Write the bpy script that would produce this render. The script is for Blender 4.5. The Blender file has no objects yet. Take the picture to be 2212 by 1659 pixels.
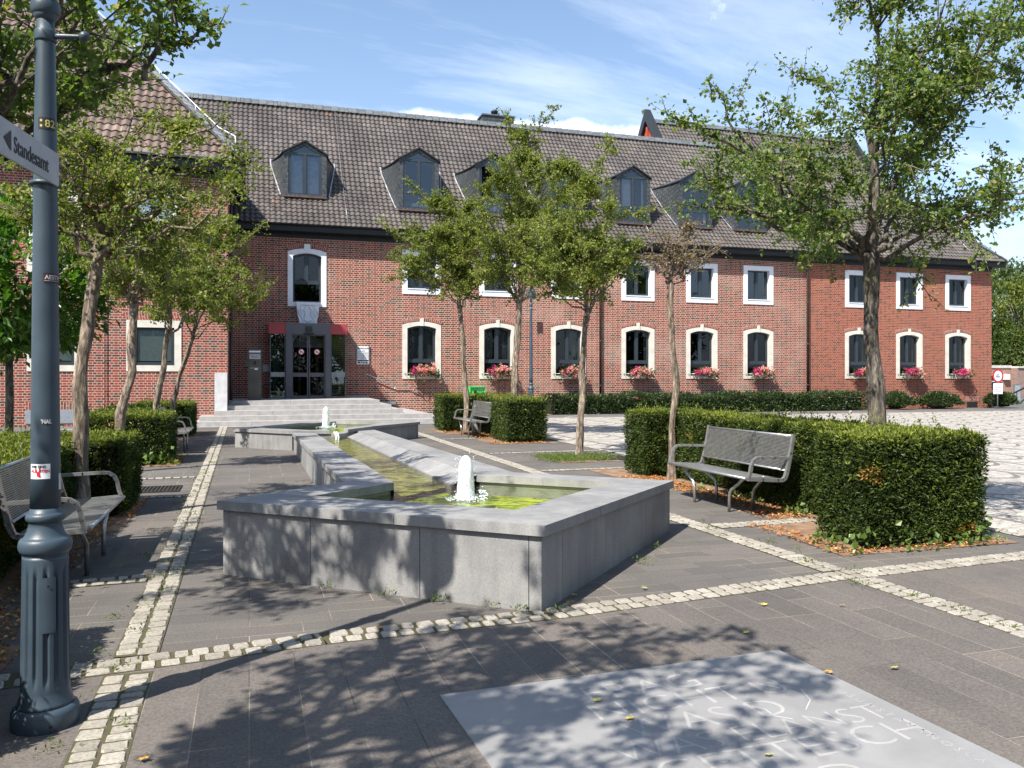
import bpy, math, random
import numpy as np
from mathutils import Vector, Matrix
random.seed(11)
RNG = np.random.default_rng(7)
SC = bpy.context.scene
COL = SC.collection
PI = math.pi
EYE = 1.6
CA, SA = 0.9537, 0.3007       # the square's own axes: x along the facade, y towards it; the camera looks 17.5 deg to its right
F = 1800.0

# ---- layout helpers: the survey of the place (points of the 2212 x 1659 photograph turned into metres)
def at(x, y, z=0.0):
    Y = (EYE - z) * F / (y - 815.0)
    X = (x - 1106.0) / F * Y
    return (CA * X + SA * Y, -SA * X + CA * Y)
def sx(x, t):
    r = (x - 1106.0) / F
    return t * (CA * r + SA) / (CA - SA * r)
def sz(x, y, t):
    r = (x - 1106.0) / F
    Y = t / (CA - SA * r)
    return EYE + (815.0 - y) * Y / F
def cam2w(X, Y):
    return (CA * X + SA * Y, -SA * X + CA * Y)

# ---- mesh collecting
class MB:
    def __init__(s):
        s.v = []; s.f = []; s.uv = []; s.sm = []
    def face(s, pts, uv=None, smooth=False):
        b = len(s.v); s.v.extend(pts); s.f.append(tuple(range(b, b + len(pts))))
        s.uv.append(uv); s.sm.append(smooth); return s
    def box(s, x0, x1, y0, y1, z0, z1, bev=0.0):
        if x0 > x1: x0, x1 = x1, x0
        if y0 > y1: y0, y1 = y1, y0
        if z0 > z1: z0, z1 = z1, z0
        if bev > 0:
            b = min(bev, (x1-x0)*.4, (y1-y0)*.4, (z1-z0)*.4)
            base = len(s.v)
            idx = {}
            for ix, (xa, xb) in enumerate(((x0, x0+b), (x1, x1-b))):
                for iy, (ya, yb) in enumerate(((y0, y0+b), (y1, y1-b))):
                    for iz, (za, zb) in enumerate(((z0, z0+b), (z1, z1-b))):
                        idx[(ix, iy, iz, 0)] = len(s.v); s.v.append((xa, yb, zb))
                        idx[(ix, iy, iz, 1)] = len(s.v); s.v.append((xb, ya, zb))
                        idx[(ix, iy, iz, 2)] = len(s.v); s.v.append((xb, yb, za))
            def q(l):
                c = [idx[k] for k in l]
                s.f.append(tuple(c)); s.uv.append(None); s.sm.append(False)
            for i in (0, 1):
                o = [(0,0),(1,0),(1,1),(0,1)]
                if i == 0: o = o[::-1]
                q([(i, a, b2, 0) for a, b2 in o])
                o2 = [(0,0),(1,0),(1,1),(0,1)]
                if i == 1: o2 = o2[::-1]
                q([(a, i, b2, 1) for a, b2 in o2])
                o3 = [(0,0),(1,0),(1,1),(0,1)]
                if i == 0: o3 = o3[::-1]
                q([(a, b2, i, 2) for a, b2 in o3])
            for a in (0, 1):
                for b2 in (0, 1):
                    q([(a, b2, 0, 0), (a, b2, 1, 0), (a, b2, 1, 1), (a, b2, 0, 1)])
                    q([(a, 0, b2, 0), (a, 1, b2, 0), (a, 1, b2, 2), (a, 0, b2, 2)])
                    q([(0, a, b2, 1), (1, a, b2, 1), (1, a, b2, 2), (0, a, b2, 2)])
                    for c in (0, 1):
                        q([(a, b2, c, 0), (a, b2, c, 1), (a, b2, c, 2)])
            return s
        p = [(x0,y0,z0),(x1,y0,z0),(x1,y1,z0),(x0,y1,z0),(x0,y0,z1),(x1,y0,z1),(x1,y1,z1),(x0,y1,z1)]
        for q in ((0,3,2,1),(4,5,6,7),(0,1,5,4),(1,2,6,5),(2,3,7,6),(3,0,4,7)):
            pts = [p[i] for i in q]
            n = (Vector(pts[1])-Vector(pts[0])).cross(Vector(pts[2])-Vector(pts[1]))
            if abs(n.z) > max(abs(n.x), abs(n.y)): uv = [(a[0], a[1]) for a in pts]
            elif abs(n.y) > abs(n.x): uv = [(a[0], a[2]) for a in pts]
            else: uv = [(a[1], a[2]) for a in pts]
            s.face(pts, uv)
        return s
    def prism(s, poly, z0, z1):
        """vertical prism on a polygon (x,y); z0,z1 numbers or functions of (x,y)"""
        f0 = z0 if callable(z0) else (lambda x, y: z0)
        f1 = z1 if callable(z1) else (lambda x, y: z1)
        a = sum(poly[i][0]*poly[(i+1) % len(poly)][1]-poly[(i+1) % len(poly)][0]*poly[i][1] for i in range(len(poly)))
        if a < 0: poly = poly[::-1]
        n = len(poly)
        s.face([(x, y, f1(x, y)) for x, y in poly], [(x, y) for x, y in poly])
        s.face([(x, y, f0(x, y)) for x, y in poly[::-1]])
        d = 0
        for i in range(n):
            (xa, ya), (xb, yb) = poly[i], poly[(i+1) % n]
            L = math.hypot(xb-xa, yb-ya)
            s.face([(xa,ya,f0(xa,ya)),(xb,yb,f0(xb,yb)),(xb,yb,f1(xb,yb)),(xa,ya,f1(xa,ya))],
                   [(d,f0(xa,ya)),(d+L,f0(xb,yb)),(d+L,f1(xb,yb)),(d,f1(xa,ya))])
            d += L
        return s
    def tube(s, pts, rad, n=8, cap=True, smooth=True):
        pts = [Vector(p) for p in pts]
        if not hasattr(rad, '__len__'): rad = [rad]*len(pts)
        base = len(s.v); ref = None
        for i, p in enumerate(pts):
            d = (pts[min(i+1, len(pts)-1)]-pts[max(i-1, 0)])
            if d.length < 1e-9: d = Vector((0,0,1))
            d.normalize()
            if ref is None: ref = Vector((1,0,0)) if abs(d.x) < .8 else Vector((0,1,0))
            a = ref - d*ref.dot(d)
            if a.length < 1e-6: a = Vector((0,1,0)) - d*d.y
            a.normalize(); ref = a; b = d.cross(a)
            for k in range(n):
                t = 2*PI*k/n
                q = p + a*(math.cos(t)*rad[i]) + b*(math.sin(t)*rad[i])
                s.v.append((q.x, q.y, q.z))
        for i in range(len(pts)-1):
            for k in range(n):
                k2 = (k+1) % n
                s.f.append((base+i*n+k, base+i*n+k2, base+(i+1)*n+k2, base+(i+1)*n+k)); s.uv.append(None); s.sm.append(smooth)
        if cap:
            s.f.append(tuple(base+k for k in range(n-1,-1,-1))); s.uv.append(None); s.sm.append(False)
            m = base+(len(pts)-1)*n
            s.f.append(tuple(m+k for k in range(n))); s.uv.append(None); s.sm.append(False)
        return s
    def lathe(s, prof, cx=0, cy=0, n=32, rf=None, smooth=True):
        base = len(s.v)
        for (r, z) in prof:
            for k in range(n):
                t = 2*PI*k/n
                rr = rf(r, z, t) if rf else r
                s.v.append((cx+rr*math.cos(t), cy+rr*math.sin(t), z))
        for i in range(len(prof)-1):
            for k in range(n):
                k2 = (k+1) % n
                s.f.append((base+i*n+k, base+i*n+k2, base+(i+1)*n+k2, base+(i+1)*n+k)); s.uv.append(None); s.sm.append(smooth)
        s.f.append(tuple(base+(len(prof)-1)*n+k for k in range(n))); s.uv.append(None); s.sm.append(False)
        s.f.append(tuple(base+k for k in range(n-1,-1,-1))); s.uv.append(None); s.sm.append(False)
        return s
    def bar(s, a, b, w, h, up=(0,0,1)):
        a = Vector(a); b = Vector(b); d = (b-a).normalized(); u = Vector(up)
        x = d.cross(u)
        if x.length < 1e-5: x = d.cross(Vector((1,0,0)))
        x.normalize(); u = x.cross(d)
        c = []
        for p in (a, b):
            for i, j in ((-1,-1),(1,-1),(1,1),(-1,1)):
                q = p + x*(i*w/2) + u*(j*h/2); c.append((q.x,q.y,q.z))
        for q in ((0,1,2,3),(7,6,5,4),(0,4,5,1),(1,5,6,2),(2,6,7,3),(3,7,4,0)):
            s.face([c[i] for i in q])
        return s
    def add(s, o):
        b = len(s.v); s.v += o.v; s.f += [tuple(i+b for i in f) for f in o.f]; s.uv += o.uv; s.sm += o.sm
        return s

LOC = {}
def obj(name, mb, m, parent=None, origin=None, bevel=0):
    me = bpy.data.meshes.new(name)
    off = LOC.get(parent.name, (0,0,0)) if parent else (origin or (0,0,0))
    if isinstance(mb, MB):
        v = [(a-off[0], b-off[1], c-off[2]) for a, b, c in mb.v]
        me.from_pydata(v, [], mb.f)
        if any(u is not None for u in mb.uv):
            ul = me.uv_layers.new(name='UVMap')
            buf = []
            for f, u in zip(mb.f, mb.uv):
                if u is None: buf += [0.0, 0.0]*len(f)
                else:
                    for a in u: buf += [a[0], a[1]]
            ul.data.foreach_set('uv', buf)
        me.polygons.foreach_set('use_smooth', mb.sm)
    else:
        me = mb
        if any(off): me.transform(Matrix.Translation(Vector((-off[0], -off[1], -off[2]))))
    ms = m if isinstance(m, (list, tuple)) else [m]
    for q in ms: me.materials.append(q)
    me.update()
    o = bpy.data.objects.new(name, me); COL.objects.link(o)
    if parent: o.parent = parent
    else: o.location = off
    LOC[o.name] = off
    if bevel:
        b = o.modifiers.new('Bevel', 'BEVEL'); b.width = bevel; b.segments = 2; b.limit_method = 'ANGLE'
    return o
def empty(name, loc, label, cat, group=None, rz=0):
    o = bpy.data.objects.new(name, None); COL.objects.link(o); o.location = loc; o.rotation_euler = (0,0,rz)
    o.empty_display_size = .2
    LOC[o.name] = tuple(loc)
    return tag(o, label, cat, group)
def tag(o, label=None, cat=None, group=None, kind=None):
    if label: o['label'] = label
    if cat: o['category'] = cat
    if group: o['group'] = group
    if kind: o['kind'] = kind
    return o
def dup(root, loc, rz=0, label=None, group=None, scale=None):
    def rec(o, par):
        c = o.copy(); COL.objects.link(c)
        if par: c.parent = par
        for ch in o.children: rec(ch, c)
        return c
    r = rec(root, None); r.location = (loc[0], loc[1], loc[2] if len(loc) > 2 else 0); r.rotation_euler = (0,0,rz)
    if scale: r.scale = scale
    if label: r['label'] = label
    if group: r['group'] = group
    return r
def text_mesh(body, size, M, extrude=.002, align='LEFT', sxs=1.0, bold=0):
    cu = bpy.data.curves.new('lettering', 'FONT'); cu.body = body; cu.size = size; cu.extrude = extrude
    cu.align_x = align; cu.offset = bold; cu.resolution_u = 3
    o = bpy.data.objects.new('lettering', cu); COL.objects.link(o)
    bpy.context.view_layer.update()
    me = bpy.data.meshes.new_from_object(o.evaluated_get(bpy.context.evaluated_depsgraph_get()))
    bpy.data.objects.remove(o)
    me.transform(M @ Matrix.Diagonal((sxs,1,1,1)))
    me.materials.clear()
    return me
def frame_M(o, xd, yd):
    x = Vector(xd).normalized(); y = Vector(yd).normalized(); z = x.cross(y)
    M = Matrix.Identity(4)
    for i in range(3):
        M[i][0] = x[i]; M[i][1] = y[i]; M[i][2] = z[i]; M[i][3] = o[i]
    return M
def mesh_np(name, V, Fq, tint=None, uv=None, smooth=False):
    me = bpy.data.meshes.new(name)
    n = len(V); m = len(Fq); k = Fq.shape[1]
    me.vertices.add(n); me.vertices.foreach_set('co', V.astype(np.float32).ravel())
    me.loops.add(m*k); me.loops.foreach_set('vertex_index', Fq.astype(np.int32).ravel())
    me.polygons.add(m); me.polygons.foreach_set('loop_start', np.arange(0, m*k, k, dtype=np.int32))
    me.polygons.foreach_set('loop_total', np.full(m, k, dtype=np.int32))
    me.polygons.foreach_set('use_smooth', np.full(m, smooth))
    if tint is not None:
        a = me.attributes.new('tint', 'FLOAT', 'POINT'); a.data.foreach_set('value', tint.astype(np.float32))
    if uv is not None:
        ul = me.uv_layers.new(name='UVMap'); ul.data.foreach_set('uv', uv.astype(np.float32)[Fq.ravel()].ravel())
    me.update(); me.validate()
    return me

# ---- materials
def nt(name):
    m = bpy.data.materials.new(name); m.use_nodes = True
    t = m.node_tree; t.nodes.clear()
    out = t.nodes.new('ShaderNodeOutputMaterial'); return m, t, out
def N(t, typ, **kw):
    n = t.nodes.new(typ)
    for k, v in kw.items():
        if k.startswith('i_'):
            key = k[2:].replace('_', ' ')
            n.inputs[key].default_value = v
        else: setattr(n, k, v)
    return n
def L(t, a, b): t.links.new(a, b)
def C4(c): return (c[0], c[1], c[2], 1)
def ramp(t, fac, stops, mode='LINEAR'):
    r = t.nodes.new('ShaderNodeValToRGB'); r.color_ramp.interpolation = mode
    e = r.color_ramp.elements
    e[0].position = stops[0][0]; e[0].color = C4(stops[0][1])
    e[1].position = stops[-1][0]; e[1].color = C4(stops[-1][1])
    for p, c in stops[1:-1]:
        k = e.new(p); k.color = C4(c)
    if fac is not None: L(t, fac, r.inputs['Fac'])
    return r
def mixc(t, fac, a, b, mode='MIX'):
    m = t.nodes.new('ShaderNodeMix'); m.data_type = 'RGBA'; m.blend_type = mode
    for s, v in ((m.inputs[0], fac), (m.inputs[6], a), (m.inputs[7], b)):
        if hasattr(v, 'links'): L(t, v, s)
        elif isinstance(v, (int, float)): s.default_value = v
        else: s.default_value = C4(v)
    return m.outputs[2]
def math_(t, op, a, b=None, c=None):
    m = t.nodes.new('ShaderNodeMath'); m.operation = op
    for i, v in enumerate((a, b, c)):
        if v is None: continue
        if hasattr(v, 'links'): L(t, v, m.inputs[i])
        else: m.inputs[i].default_value = v
    return m.outputs[0]
def simple(name, col, rough=.6, metal=0, var=.15, scale=6, bump=.0, bscale=60, col2=None, spec=.4, coords='Object'):
    m, t, out = nt(name)
    tc = N(t, 'ShaderNodeTexCoord')
    p = N(t, 'ShaderNodeBsdfPrincipled'); p.inputs['Roughness'].default_value = rough; p.inputs['Metallic'].default_value = metal
    p.inputs['Specular IOR Level'].default_value = spec
    no = N(t, 'ShaderNodeTexNoise'); no.inputs['Scale'].default_value = scale; no.inputs['Detail'].default_value = 6
    L(t, tc.outputs[coords], no.inputs['Vector'])
    c2 = col2 or tuple(x*(1-var*2) for x in col)
    r = ramp(t, no.outputs['Fac'], [(.3, c2), (.7, tuple(min(1, x*(1+var)) for x in col) if not col2 else col)])
    L(t, r.outputs[0], p.inputs['Base Color'])
    if bump:
        nb = N(t, 'ShaderNodeTexNoise'); nb.inputs['Scale'].default_value = bscale; nb.inputs['Detail'].default_value = 4
        L(t, tc.outputs[coords], nb.inputs['Vector'])
        b = N(t, 'ShaderNodeBump'); b.inputs['Strength'].default_value = bump; b.inputs['Distance'].default_value = .01
        L(t, nb.outputs['Fac'], b.inputs['Height']); L(t, b.outputs[0], p.inputs['Normal'])
    L(t, p.outputs[0], out.inputs[0])
    return m
def brick_mat(name, c1, c2, cdark, mortar, stain=(.5,.45,.4), stain_amt=.15, msize=.013, rot=False, uni=False):
    m, t, out = nt(name)
    uv = N(t, 'ShaderNodeUVMap')
    vec = uv.outputs[0]
    nz0 = N(t, 'ShaderNodeTexNoise', i_Scale=9.0); nz0.inputs['Detail'].default_value = 2
    L(t, vec, nz0.inputs['Vector'])
    wob = N(t, 'ShaderNodeVectorMath', operation='MULTIPLY_ADD')
    L(t, nz0.outputs['Color'], wob.inputs[0]); wob.inputs[1].default_value = (.012,.006,0); L(t, vec, wob.inputs[2])
    vec = wob.outputs[0]
    br = N(t, 'ShaderNodeTexBrick'); br.offset = .5; br.offset_frequency = 2
    if uni: br.squash = 1.0
    else: br.squash = .5; br.squash_frequency = 2
    br.inputs['Scale'].default_value = 1
    br.inputs['Mortar Size'].default_value = msize*.68; br.inputs['Mortar Smooth'].default_value = .15
    br.inputs['Brick Width'].default_value = .255; br.inputs['Row Height'].default_value = .0845
    br.inputs['Bias'].default_value = -.1
    br.inputs['Color1'].default_value = C4(c1); br.inputs['Color2'].default_value = C4(c2); br.inputs['Mortar'].default_value = C4(mortar)
    L(t, vec, br.inputs['Vector'])
    # odd dark bricks
    br2 = N(t, 'ShaderNodeTexBrick'); br2.offset = .5; br2.offset_frequency = 2; br2.squash = br.squash; br2.squash_frequency = br.squash_frequency
    for k in ('Scale', 'Mortar Size', 'Mortar Smooth', 'Brick Width', 'Row Height'): br2.inputs[k].default_value = br.inputs[k].default_value
    br2.inputs['Bias'].default_value = 0; br2.inputs['Color1'].default_value = (0,0,0,1); br2.inputs['Color2'].default_value = (1,1,1,1); br2.inputs['Mortar'].default_value = (0,0,0,1)
    mp = N(t, 'ShaderNodeMapping'); mp.inputs['Location'].default_value = (.255*34, .0845*58, 0); L(t, vec, mp.inputs['Vector']); L(t, mp.outputs[0], br2.inputs['Vector'])
    dk = math_(t, 'GREATER_THAN', br2.outputs['Color'], .74)
    dk = math_(t, 'MULTIPLY', dk, math_(t, 'SUBTRACT', 1, br.outputs['Fac']))
    c = mixc(t, dk, br.outputs['Color'], cdark)
    nz = N(t, 'ShaderNodeTexNoise', i_Scale=.55); nz.inputs['Detail'].default_value = 5
    L(t, uv.outputs[0], nz.inputs['Vector'])
    r = ramp(t, nz.outputs['Fac'], [(.5, (0,0,0)), (.72, (1,1,1))])
    c = mixc(t, math_(t, 'MULTIPLY', r.outputs[0], stain_amt), c, stain)
    nf = N(t, 'ShaderNodeTexNoise', i_Scale=30.0); nf.inputs['Detail'].default_value = 4; L(t, uv.outputs[0], nf.inputs['Vector'])
    rf = ramp(t, nf.outputs['Fac'], [(.3, (.78,.78,.78)), (.7, (1.15,1.15,1.15))])
    c = mixc(t, 1.0, c, rf.outputs[0], 'MULTIPLY')
    p = N(t, 'ShaderNodeBsdfPrincipled'); p.inputs['Roughness'].default_value = .85; p.inputs['Specular IOR Level'].default_value = .2
    L(t, c, p.inputs['Base Color'])
    b = N(t, 'ShaderNodeBump'); b.inputs['Strength'].default_value = .7; b.inputs['Distance'].default_value = .008; b.invert = True
    L(t, math_(t, 'ADD', br.outputs['Fac'], math_(t, 'MULTIPLY', nf.outputs['Fac'], .3)), b.inputs['Height'])
    L(t, b.outputs[0], p.inputs['Normal'])
    L(t, p.outputs[0], out.inputs[0])
    return m
def tile_mat(name, base, dark, light):
    m, t, out = nt(name)
    uv = N(t, 'ShaderNodeUVMap')
    fl = N(t, 'ShaderNodeVectorMath', operation='FLOOR'); L(t, uv.outputs[0], fl.inputs[0])
    wn = N(t, 'ShaderNodeTexWhiteNoise'); wn.noise_dimensions = '2D'; L(t, fl.outputs[0], wn.inputs['Vector'])
    r = ramp(t, wn.outputs['Value'], [(0, dark), (.45, base), (.8, base), (.985, light), (.9975, light), (1, (.26,.11,.06))])
    no = N(t, 'ShaderNodeTexNoise', i_Scale=.12); no.inputs['Detail'].default_value = 8; L(t, uv.outputs[0], no.inputs['Vector'])
    r2 = ramp(t, no.outputs['Fac'], [(.35, (.78,.77,.77)), (.65, (1.2,1.19,1.17))])
    c = mixc(t, 1.0, r.outputs[0], r2.outputs[0], 'MULTIPLY')
    n3 = N(t, 'ShaderNodeTexNoise', i_Scale=3.0); n3.inputs['Detail'].default_value = 6; L(t, uv.outputs[0], n3.inputs['Vector'])
    r3 = ramp(t, n3.outputs['Fac'], [(.35, (.8,.8,.8)), (.7, (1.15,1.15,1.15))])
    c = mixc(t, 1.0, c, r3.outputs[0], 'MULTIPLY')
    p = N(t, 'ShaderNodeBsdfPrincipled'); p.inputs['Roughness'].default_value = .55; p.inputs['Specular IOR Level'].default_value = .45
    L(t, c, p.inputs['Base Color']); L(t, p.outputs[0], out.inputs[0]); return m
def slate_mat(name, base, bw=.2, rh=.16, rot=0.0, coords='UV'):
    m, t, out = nt(name)
    tc = N(t, 'ShaderNodeTexCoord'); mp = N(t, 'ShaderNodeMapping'); mp.inputs['Rotation'].default_value = (0,0,rot)
    L(t, tc.outputs[coords], mp.inputs['Vector'])
    br = N(t, 'ShaderNodeTexBrick'); br.inputs['Scale'].default_value = 1; br.inputs['Brick Width'].default_value = bw; br.inputs['Row Height'].default_value = rh
    br.inputs['Mortar Size'].default_value = .016; br.inputs['Mortar Smooth'].default_value = .8
    br.inputs['Color1'].default_value = C4(base); br.inputs['Color2'].default_value = C4(tuple(x*1.5 for x in base)); br.inputs['Mortar'].default_value = C4(tuple(x*.25 for x in base))
    L(t, mp.outputs[0], br.inputs['Vector'])
    p = N(t, 'ShaderNodeBsdfPrincipled'); p.inputs['Roughness'].default_value = .45
    L(t, br.outputs['Color'], p.inputs['Base Color'])
    b = N(t, 'ShaderNodeBump'); b.inputs['Strength'].default_value = .8; b.inputs['Distance'].default_value = .01; b.invert = True
    L(t, br.outputs['Fac'], b.inputs['Height']); L(t, b.outputs[0], p.inputs['Normal'])
    L(t, p.outputs[0], out.inputs[0]); return m
def leaf_mat(name, stops, trans=.35, rough=.5, spec=.35):
    m, t, out = nt(name)
    a = N(t, 'ShaderNodeAttribute', attribute_name='tint')
    r = ramp(t, a.outputs['Fac'], stops)
    p = N(t, 'ShaderNodeBsdfPrincipled'); p.inputs['Roughness'].default_value = rough; p.inputs['Specular IOR Level'].default_value = spec
    L(t, r.outputs[0], p.inputs['Base Color'])
    tr = N(t, 'ShaderNodeBsdfTranslucent')
    c = mixc(t, 1.0, r.outputs[0], (1.3,1.5,.5), 'MULTIPLY'); L(t, c, tr.inputs['Color'])
    mx = N(t, 'ShaderNodeMixShader'); mx.inputs[0].default_value = trans
    L(t, p.outputs[0], mx.inputs[1]); L(t, tr.outputs[0], mx.inputs[2]); L(t, mx.outputs[0], out.inputs[0]); return m
def glass_mat(name, tint=(.55,.6,.62), refl=.12, rough=.02, wav=0.0):
    m, t, out = nt(name)
    tr = N(t, 'ShaderNodeBsdfTransparent'); tr.inputs['Color'].default_value = C4(tint)
    g = N(t, 'ShaderNodeBsdfGlossy'); g.inputs['Roughness'].default_value = rough; g.inputs['Color'].default_value = (.82,.9,1,1)
    fr = N(t, 'ShaderNodeFresnel'); fr.inputs['IOR'].default_value = 1.5
    f = math_(t, 'ADD', math_(t, 'MULTIPLY', fr.outputs[0], .8), refl)
    mx = N(t, 'ShaderNodeMixShader'); L(t, f, mx.inputs[0]); L(t, tr.outputs[0], mx.inputs[1]); L(t, g.outputs[0], mx.inputs[2])
    if wav:
        tc = N(t, 'ShaderNodeTexCoord'); no = N(t, 'ShaderNodeTexNoise', i_Scale=1.2); L(t, tc.outputs['Object'], no.inputs['Vector'])
        b = N(t, 'ShaderNodeBump'); b.inputs['Strength'].default_value = wav; b.inputs['Distance'].default_value = .05; L(t, no.outputs['Fac'], b.inputs['Height']); L(t, b.outputs[0], g.inputs['Normal'])
    L(t, mx.outputs[0], out.inputs[0]); return m

M = {}
M['brick'] = brick_mat('old red brick', (.185,.040,.028), (.275,.078,.052), (.080,.050,.038), (.54,.41,.33), (.55,.45,.37), .26)
M['brick_new'] = brick_mat('orange red brick', (.225,.058,.036), (.29,.082,.048), (.13,.045,.034), (.42,.26,.19), (.5,.4,.3), .04, .012)
M['brick_wing'] = brick_mat('wing red brick', (.20,.042,.034), (.28,.072,.05), (.085,.05,.042), (.48,.36,.29), (.45,.36,.3), .08)
M['brick_arch'] = brick_mat('arch brick', (.24,.06,.045), (.31,.085,.06), (.12,.06,.045), (.48,.37,.31), (.5,.42,.36), .1, uni=True)
M['tile'] = tile_mat('brown grey roof tile', (.085,.074,.068), (.067,.058,.054), (.118,.104,.096))
M['tile_wing'] = tile_mat('warm brown roof tile', (.135,.095,.078), (.10,.073,.061), (.18,.135,.11))
M['slate'] = slate_mat('dark slate', (.045,.052,.056))
M['slate_diag'] = slate_mat('slate cheek', (.038,.044,.048), .24, .18, .35)
M['slate_ridge'] = slate_mat('ridge slate', (.085,.095,.10), .3, .4)
M['slate_sunlit'] = slate_mat('sunlit ridge slate', (.22,.22,.22), .5, .16)  # paler copy of the ridge slate: sunlight on the wing hip is in its colour
M['lead'] = simple('pale lead flashing', (.36,.36,.38), .6, 0, .25, 4)
M['fascia'] = simple('black fascia board', (.010,.011,.013), .5, 0, .2, 2)
M['gutter'] = simple('grey zinc gutter', (.30,.32,.34), .35, .6, .1, 3)
M['brown_pipe'] = simple('brown copper pipe', (.07,.042,.035), .45, .3, .2, 5)
M['stone'] = simple('cream limestone', (.60,.57,.50), .8, 0, .08, 3, .25, 40)
M['white_stone'] = simple('white painted stone', (.70,.72,.76), .7, 0, .04, 3, .1, 30)
M['frame'] = simple('anthracite window frame', (.028,.038,.048), .35, 0, .05, 3)
M['dormer_frame'] = simple('slate grey window frame', (.030,.042,.052), .35, 0, .05, 3)
M['glass'] = glass_mat('dark window glass', (.42,.45,.45), .01, .01, .10)
M['glass_sky'] = glass_mat('dormer glass', (.5,.55,.62), .07, .03, .05)
M['glass_wing'] = glass_mat('old pane glass', (.5,.55,.58), .35, .03, .3)
M['glass_clear'] = glass_mat('clear entrance glass', (.72,.80,.78), .05, .0)
M['dark'] = simple('dark room', (.012,.012,.013), .9, 0, .1, 2)
M['curtain'] = simple('pale vertical blind', (.34,.36,.35), .9, 0, .1, 12)
M['curtain_red'] = simple('rust striped curtain', (.30,.11,.06), .9, 0, .5, 14, col2=(.06,.03,.03))
M['blind'] = simple('white slat blind', (.62,.64,.64), .7, 0, .05, 8)
M['entr_grey'] = simple('dark grey steel portal', (.105,.105,.118), .45, .2, .06, 2)
M['entr_red'] = simple('dull red metal panel', (.33,.05,.055), .45, 0, .06, 2)
M['ochre'] = simple('ochre wood post', (.30,.15,.02), .6, 0, .2, 4)
M['steel'] = simple('brushed stainless steel', (.33,.33,.32), .35, .85, .06, 10)
M['col_steel'] = simple('weathered steel pillar', (.115,.11,.095), .4, .4, .15, 2)
M['bench'] = simple('satin steel bench', (.44,.44,.43), .34, .75, .10, 14)
M['galv'] = simple('galvanised steel', (.40,.42,.44), .4, .8, .1, 20)
M['step'] = simple('grey granite step', (.33,.32,.31), .75, 0, .10, 5, .2, 90)
M['step_light'] = simple('light granite block', (.52,.52,.53), .75, 0, .08, 5, .2, 90)
M['sign_white'] = simple('shaded white sign', (.42,.43,.44), .5, 0, .08, 9)  # white board greyed down: the shade on this side is put into its colour
M['white'] = simple('white enamel', (.75,.77,.80), .4, 0, .02, 2)
M['ink'] = simple('black lettering', (.02,.02,.025), .5, 0, .05, 2)
M['ink_blue'] = simple('blue lettering', (.02,.10,.25), .5, 0, .05, 2)
M['ink_red'] = simple('red print', (.45,.02,.03), .5, 0, .05, 2)
M['ink_grey'] = simple('pale grey lettering', (.50,.50,.49), .8, 0, .08, 8)
M['ink_faint'] = simple('faint lettering', (.40,.38,.38), .8, 0, .1, 8)
M['yellow'] = simple('yellow number', (.55,.48,.12), .5, 0, .1, 9)
M['green_box'] = simple('bright green enamel', (.05,.55,.10), .4, 0, .03, 2)
M['soil'] = simple('dry sandy soil', (.30,.19,.12), .95, 0, .3, 5, .6, 40, col2=(.12,.075,.045))
M['joint'] = simple('mossy brown joint sand', (.085,.065,.04), .95, 0, .3, 9, .4, 90, col2=(.06,.065,.025))
M['far_white'] = simple('painted concrete coping', (.55,.52,.48), .8, 0, .08, 2)
M['red_board'] = simple('orange red gable board', (.38,.07,.035), .7, 0, .1, 3)
M['planter'] = simple('white planter box', (.50,.50,.48), .6, 0, .06, 3)
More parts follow.
